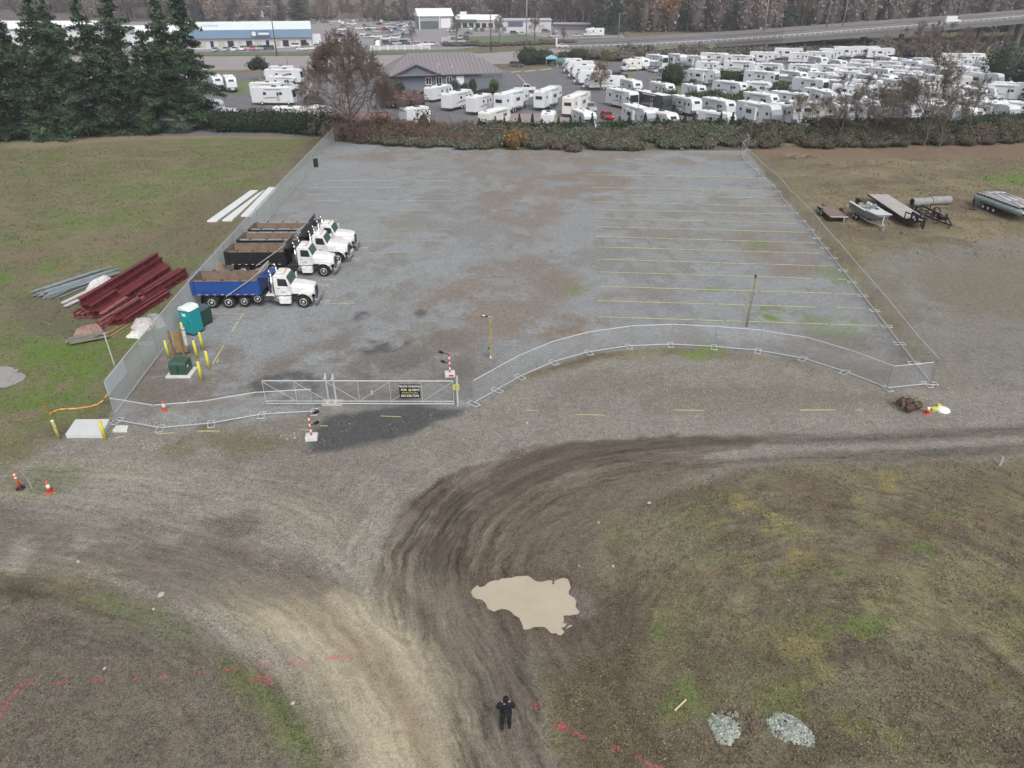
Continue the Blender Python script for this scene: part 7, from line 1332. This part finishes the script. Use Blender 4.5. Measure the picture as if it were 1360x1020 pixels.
# van rides the deck
def on_deck(px, f):
    for i in range(len(NEAR) - 1):
        if NEAR[i][0] <= px <= NEAR[i + 1][0]: u = (px - NEAR[i][0]) / (NEAR[i + 1][0] - NEAR[i][0]); a = N_[i].lerp(N_[i + 1], u); b = F_[i].lerp(F_[i + 1], u); d = (N_[i + 1] - N_[i]); return a.lerp(b, f), math.atan2(d.y, d.x)
MBR = MB(); M0 = lerp(N_, F_, .5)
for i in range(len(M0) - 1): MBR.bar(M0[i] + Vector((0, 0, .2)), M0[i + 1] + Vector((0, 0, .2)), 1.2, 1.6)
MBR.build('median_barrier', mat('median_brown', lin(104, 96, 92), .9), t)
q, aa = on_deck(1264, .26); van.location = q; van.rotation_euler.z = aa
# far railway viaduct top left
a, b = g(310, 11, 9), g(700, 1, 9); a.z = b.z = 9; t = thing('railway_bridge', 'distant low bridge with short piers across the far woods', 'bridge', (a.x, a.y, 0), math.atan2(b.y - a.y, b.x - a.x)); LL = (b - a).length; MB().box((LL / 2, 0, 9), (LL + 40, 8, 1.6)).build('deck', und, t)
for k in range(18): MB().box((LL * k / 17, 0, 4), (2.4, 5, 8.4)).build('pier', mat('pale_pier', lin(188, 190, 194), .8), t)
# ------------------------------------------------ poles
polem = mat('grey_pole', lin(140, 136, 138), .8, 0, .1); poled = mat('dark_timber_pole', lin(96, 86, 84), .85)
def pole(lab, px, py, h, r, m=polem, kind='utility_pole', arms=True, wd=2.4):
    p = g(px, py); t = thing(kind, lab, 'pole', (p.x, p.y, 0)); MB().tube((0, 0, 0), (0, 0, h), r, r * .6, n=8).build('pole', m, t, True)
    if arms: MB().box((0, 0, h - .6), (wd, .15, .18)).box((0, 0, h - 1.8), (wd * .8, .15, .16)).build('crossarm', m, t); mb = MB(); [mb.tube((x, 0, h - .5), (x, 0, h - .2), .08, n=6) for x in (-wd * .45, -wd * .2, wd * .2, wd * .45)]; mb.build('insulator', wtr, t)
    else: MB().bar((0, 0, h - .1), (2, 0, h + .1), .12, .12).box((2.2, 0, h + .08), (.9, .3, .16)).build('lamp_arm', m, t)
pole('timber utility pole in front of the blue fascia building', 368, 75, 18, .28, poled); pole('timber utility pole behind the right end of the grey office roof', 652, 68, 16, .26, poled); pole('tall grey utility pole rising above the broad green bush', 699, 68, 26, .3); pole('small street lamp pole between highway and left camper lot', 382, 88, 6, .12, polem, 'street_lamp', False); pole('dark short pole at the back of the used car lot', 427, 30, 13, .6, poled, 'utility_pole', False)
pole('slim grey pole before the dark conifer by the viaduct', 821, 51, 12, .22, polem, 'street_lamp', False)
for i, (px, f, h, lab) in enumerate([(1015, .9, 16, 'left'), (1096, .85, 24, 'middle'), (1118, .75, 27, 'right'), (1272, .85, 24, 'farthest right')]):
    q, _ = on_deck(px, f); t = thing('light_mast', f'tall grey light mast on the viaduct, {lab} of four', 'mast', (q.x, q.y, q.z)); MB().tube((0, 0, 0), (0, 0, h), .35, .2, n=8).build('mast', polem, t, True); MB().bar((-1.2, 0, h - .3), (1.2, 0, h - .3), .2, .2).build('lamp_arm', polem, t)
p = g(739, 62); tag(MB().box((p.x, p.y, 2), (.7, .3, 4)).build('white_post_sign', wtr), 'narrow white post sign left of the white sedan', 'sign')
# ------------------------------------------------ bare and leafy trees
def bt(h, seed, spread=1.0, bark=(118, 108, 104), leafc=None, nleaf=0, lv=5, base=.2, tw=.035, up=.9, ls=.3, leader=True, tr=.3):
    s, tp = branch_tree(h, spread, seed, lv, tr, up, (2, 3), base, 5, tw, leader); return split_tree(s, tp, bark, leafc or [(120, 100, 80)], nleaf, ls, seed, h)
TR = [bt(10, 41, .8), bt(12, 42, .9, (112, 98, 92)), bt(9, 43, 1.1, (120, 104, 84), [(112, 106, 70), (124, 110, 80), (104, 92, 66)], 900, 6, .1, .025, .7, .22)]
TI = {}
def put_tree(k, label, loc, rz, sc_, group=None, name='bare_tree'):
    t = thing(name, label, 'tree', loc, rz, group); t.scale = (sc_,) * 3
    if k not in TI: (V, F, C), (a, b, c) = TR[k]; TI[k] = [meshobj('trunk', a, b, LM, t, False, c), meshobj('crown', V, F, LM, t, False, C)]
    else:
        for s_ in TI[k]: q = s_.copy(); COL.objects.link(q); q.parent = t
    return t
for k, lab, px, py, sc_ in ((0, 'bare spreading tree before the white workshop', 607, 60, 1.35), (0, 'bare tree in front of the long pale shed, left one', 663, 58, 1.3), (1, 'bare tree in front of the long pale shed, right one', 710, 58, 1.15), (1, 'small bare reddish tree in the used car lot', 548, 61, .75), (2, 'bare budding tree among the entrance trailers', 797, 121, .8), (0, 'small bare tree behind the lone motorhome', 748, 58, .8), (2, 'thin olive tree on the bank above the entrance trailers', 806, 88, .6)):
    put_tree(k, lab, g(px, py), random.uniform(0, 6), sc_)
p = g(345, 107); C, sg_ = conifer(5.5, 2.4, 77, 1.2); t = thing('small_pine', 'small dark rounded pine on the lawn left of the motorhomes', 'tree', (p.x, p.y, 0)); MB().tube((0, 0, 0), (0, 0, 4), .16, n=6).build('trunk', polem, t)
B = [(dx, dy, 4.2 + dz, 1.8, 1.6, 1.4) for dx, dy, dz in ((0, 0, 0), (1.6, .3, -.3), (-1.5, 0, -.2), (.4, 0, 1.0))]; bushmass('crown', B, 70, .35, [(50, 66, 58), (62, 78, 66)], 5, t)
TR += [bt(12, 51, 1.3, (104, 94, 86), [(118, 112, 84), (104, 98, 76)], 2600, 6, .06, .02, .8, .11, True, .16), bt(12, 52, 1.2, (98, 86, 80), [(108, 92, 80), (100, 92, 78)], 2200, 6, .12, .02, .8, .11, False, .14), bt(11, 53, .8, (110, 98, 88), [(110, 100, 78)], 500, 5, .2, .02, 1.0, .1, True, .14)]
for i, (k, px, py, sc_, lab) in enumerate([(4, 1105, 186, .95, 'bare twiggy alder at the left end of the bramble bank trees'), (5, 1112, 190, .8, 'leaning slender bare sapling beside the leftmost alder'), (4, 1135, 188, .95, 'many stemmed bare alder before the middle campers'), (3, 1158, 190, .85, 'olive tinged bare tree behind the brush pile'), (3, 1082, 182, .6, 'short brown bushy tree at the left of the bare trees'), (3, 1190, 188, .9, 'olive tinged bare tree right of the many stemmed alder'), (4, 1216, 190, 1.25, 'tallest bare tree with a leaning dark trunk'), (5, 1226, 194, 1.3, 'slim upright bare pole tree right of the tallest'), (5, 1247, 196, 1.05, 'thin bare sapling standing at the field edge'), (3, 1175, 180, .7, 'short olive bush tree between the bare alders'), (5, 1280, 188, 1.05, 'bare forked tree before the rightmost campers'), (5, 1262, 184, .8, 'short bare arching stem left of the forked tree'), (3, 1060, 170, .55, 'small yellow green budding tree among the campers')]):
    put_tree(k, lab, g(px, py), i * 1.3, sc_)
# brown wood in front of the viaduct and right edge conifer
for i, (px, py, sc_) in enumerate([(1195, 79, 1.1), (1215, 78, 1.35), (1235, 78, 1.35), (1255, 74, 1.2), (1275, 78, 1.15), (1282, 72, 1.0), (1295, 80, 1.0), (1310, 76, .9), (1330, 78, 1.0), (1345, 76, .95)]):
    put_tree(1 if i % 3 else 4, f'brown bare tree, {ORD[i + 1]} in the clump between the campers and viaduct', g(px, py), i * 2.1, sc_ * .85, 'brown trees between campers and viaduct')
B = blobs_line([(1180, 76), (1260, 78), (1345, 82), (1500, 92)], 12, 3, 6, 60, 15, (3, 5)); tag(bushmass('scrub', B, 16, .9, [(112, 98, 96), (104, 100, 90), (118, 112, 88), (98, 92, 92)], 16, core=(88, 84, 80)), 'brown and olive scrub below the right part of the viaduct', 'scrub', kind='stuff')
B = blobs_line([(790, 82), (900, 80), (1000, 76), (1100, 72), (1190, 70)], 10, 2.5, 4.5, 60, 17, (3, 5)); tag(bushmass('scrub', B, 16, .8, [(104, 98, 90), (92, 92, 82), (112, 102, 96)], 18, core=(84, 82, 76)), 'grey brown scrub strip along the foot of the viaduct', 'scrub', kind='stuff')
B = blobs_line([(588, 62), (650, 62), (760, 58)], 3, 1.5, 2.2, 30, 19, (2, 3)); tag(bushmass('scrub', B, 14, .6, [(92, 92, 86), (98, 86, 84)], 20, core=(78, 76, 74)), 'low dark planting between the highway and the car lots', 'scrub', kind='stuff')
B = [(g(1392, 140).x + dx, g(1392, 140).y + dy, 4 + dz, 4.5, 4.5, 5) for dx, dy, dz in ((0, 0, 0), (3, 14, 1), (6, 30, 2), (6, -8, -1))]; tag(bushmass('dark_evergreen', B, 40, .55, [(62, 78, 66), (72, 86, 70), (56, 70, 60)], 21, core=(44, 54, 46)), 'large dark evergreen mass at the right edge of the camper park', 'tree')
# the low red leaved shrubs beside the office
p = g(535, 145); tag(bushmass('red_shrub', [(p.x + dx, p.y + dy, 1.6, 2.4, 2, 1.9) for dx, dy in ((0, 0), (3, 2), (-3, 1), (1, 5), (-4, 6))], 34, .42, [(124, 98, 100), (112, 90, 90), (132, 106, 100)], 22, core=(92, 76, 76)), 'purplish brown leafless shrub clump left of the grey office', 'shrub')
B = blobs_line([(1700, 120), (1700, 110)], 4, 2, 3, 2, 5)
# ------------------------------------------------ far wood
def forest(label, lst, seed, name='distant_wood'):
    r = np.random.default_rng(seed); Vs = []; Fs = []; Cs = []; off = 0
    proto = FP
    for (x, y, h, k, tint) in lst:
        V, F, C = proto[k]; a = r.uniform(0, 6.28); c, s = math.cos(a), math.sin(a); sc_ = h / 20; q = V * np.array([sc_ * 1.1, sc_ * 1.1, sc_]); q = np.stack([q[:, 0] * c - q[:, 1] * s + x, q[:, 0] * s + q[:, 1] * c + y, q[:, 2]], 1); Vs.append(q); Fs.append(F + off); off += len(V); Cs.append(C * np.array(tint))
    return tag(meshobj(name, np.concatenate(Vs), np.concatenate(Fs), LM, None, False, np.concatenate(Cs)), label, 'wood', kind='stuff')
FP = []
for k, (bark, lc, nl) in enumerate([((118, 108, 108), [(118, 104, 100), (128, 114, 108), (104, 96, 92)], 1000), ((128, 118, 116), [(126, 114, 110), (112, 100, 96)], 800), ((108, 98, 94), [(114, 98, 84), (100, 90, 80)], 1200), ((110, 90, 70), [(176, 128, 80), (160, 118, 80), (146, 112, 84)], 1900)]):
    s_, tp = branch_tree(20, .8, 60 + k, 5, .28, 1.0, (2, 2), .15, 3, .07); V, F, C = bare_mesh([q for i, q in enumerate(s_) if q[6] > .05 or i % 2 == 0], tp, bark, lc, nl, .75, k, 20); FP.append((V, F, C))
cc, sg_ = conifer(20, 4.2, 90, .5); V, F = quads(cc, .9, 9, .3, 1.4); FP.append((V, F, np.repeat(pal([(62, 78, 76), (72, 86, 80)], len(cc), 3), 4, 0)))
r = random.Random(12); lst = []
for i in range(620):
    px = r.uniform(-420, 1950); 
    base = 29 if px < 560 else (29 + (px - 560) / 240 * 8 if px < 800 else 43)
    d = r.random() ** 1.6; py = base - d * 9; p = g(px, py)
    if p.y > 1100: p = p * (1100 / p.y)
    if p.y < 300: continue
    k = r.choice([0, 0, 1, 1, 2, 2]); h = r.uniform(20, 30) + d * 14; tint = [r.uniform(.75, 1.2)] * 3
    if px > 900: h += 3
    if 290 < px < 580: h *= .55
    if 860 < px < 905 or (300 > px > 250 and r.random() < .3): k = 3; 
    elif r.random() < .09: k = 4
    lst.append((p.x, p.y, h, k, tint))
B = []
for i in range(520):
    px = r.uniform(-400, 1900); base = 29 if px < 560 else (29 + (px - 560) / 240 * 8 if px < 800 else 44); p = g(px, base - r.random() ** 1.3 * 9)
    if p.y > 1100: p = p * (1100 / p.y)
    h = (r.uniform(14, 24) + (3 if px > 850 else 0)) * (.5 if 290 < px < 580 else 1); w_ = r.uniform(3.2, 6); B.append((p.x, p.y, h * .5, w_, w_, h * .52))
tag(bushmass('distant_wood_mass', B, 8, 1.5, [(122, 112, 112), (108, 100, 98), (130, 118, 114), (116, 102, 96), (102, 100, 98), (136, 122, 116)], 44, core=(92, 84, 84), corek=.8), 'dense misty brown thicket of branches between the distant trunks', 'wood', kind='stuff')
forest('brown leafless wood filling the whole background beyond the viaduct', lst, 3)
for lab, px, py, h, w_ in (('tall dark conifer standing left of the slim pole by the viaduct', 818, 46, 30, 1.0), ('second dark conifer left of the tall one', 795, 46, 25, .9), ('dark round evergreen behind the blue fascia building', 398, 31, 20, 1.6)):
    p = g(px, py); t = con_obj(3, lab, (p.x, p.y, 0), 1, scale=(w_ * 1.2, w_ * 1.2, h / 24))
# rising ground behind so the wood closes the view
hb = MB(); P_ = []; n = 40
for ring, (R, z) in enumerate(((700, -1), (900, 30), (1300, 62), (1900, 80))):
    for i in range(n + 1): a = math.radians(20 + 140 * i / n); P_.append((R * math.cos(a), R * math.sin(a), z + (random.uniform(-3, 6) if ring else 0)))
hb.add(P_, [(k * (n + 1) + i, k * (n + 1) + i + 1, (k + 1) * (n + 1) + i + 1, (k + 1) * (n + 1) + i) for k in range(3) for i in range(n)]); struct(hb.build('hills', mat('wooded_hill', lin(96, 86, 84), .95, 0, .45, .09), None, True))
# ------------------------------------------------ haze
hz = MB(); hz.box((0, 2200, 75), (13000, 9000, 156)); o = hz.build('haze', None); m = bpy.data.materials.new('haze_air'); m.use_nodes = True; tt = m.node_tree; tt.nodes.clear(); pv = tt.nodes.new('ShaderNodeVolumePrincipled'); pv.inputs['Color'].default_value = (.86, .88, .93, 1); pv.inputs['Density'].default_value = .00028; ou = tt.nodes.new('ShaderNodeOutputMaterial'); tt.links.new(pv.outputs[0], ou.inputs['Volume']); o.data.materials.append(m); tag(o, 'thin pale mist over the whole site', 'haze', kind='stuff')
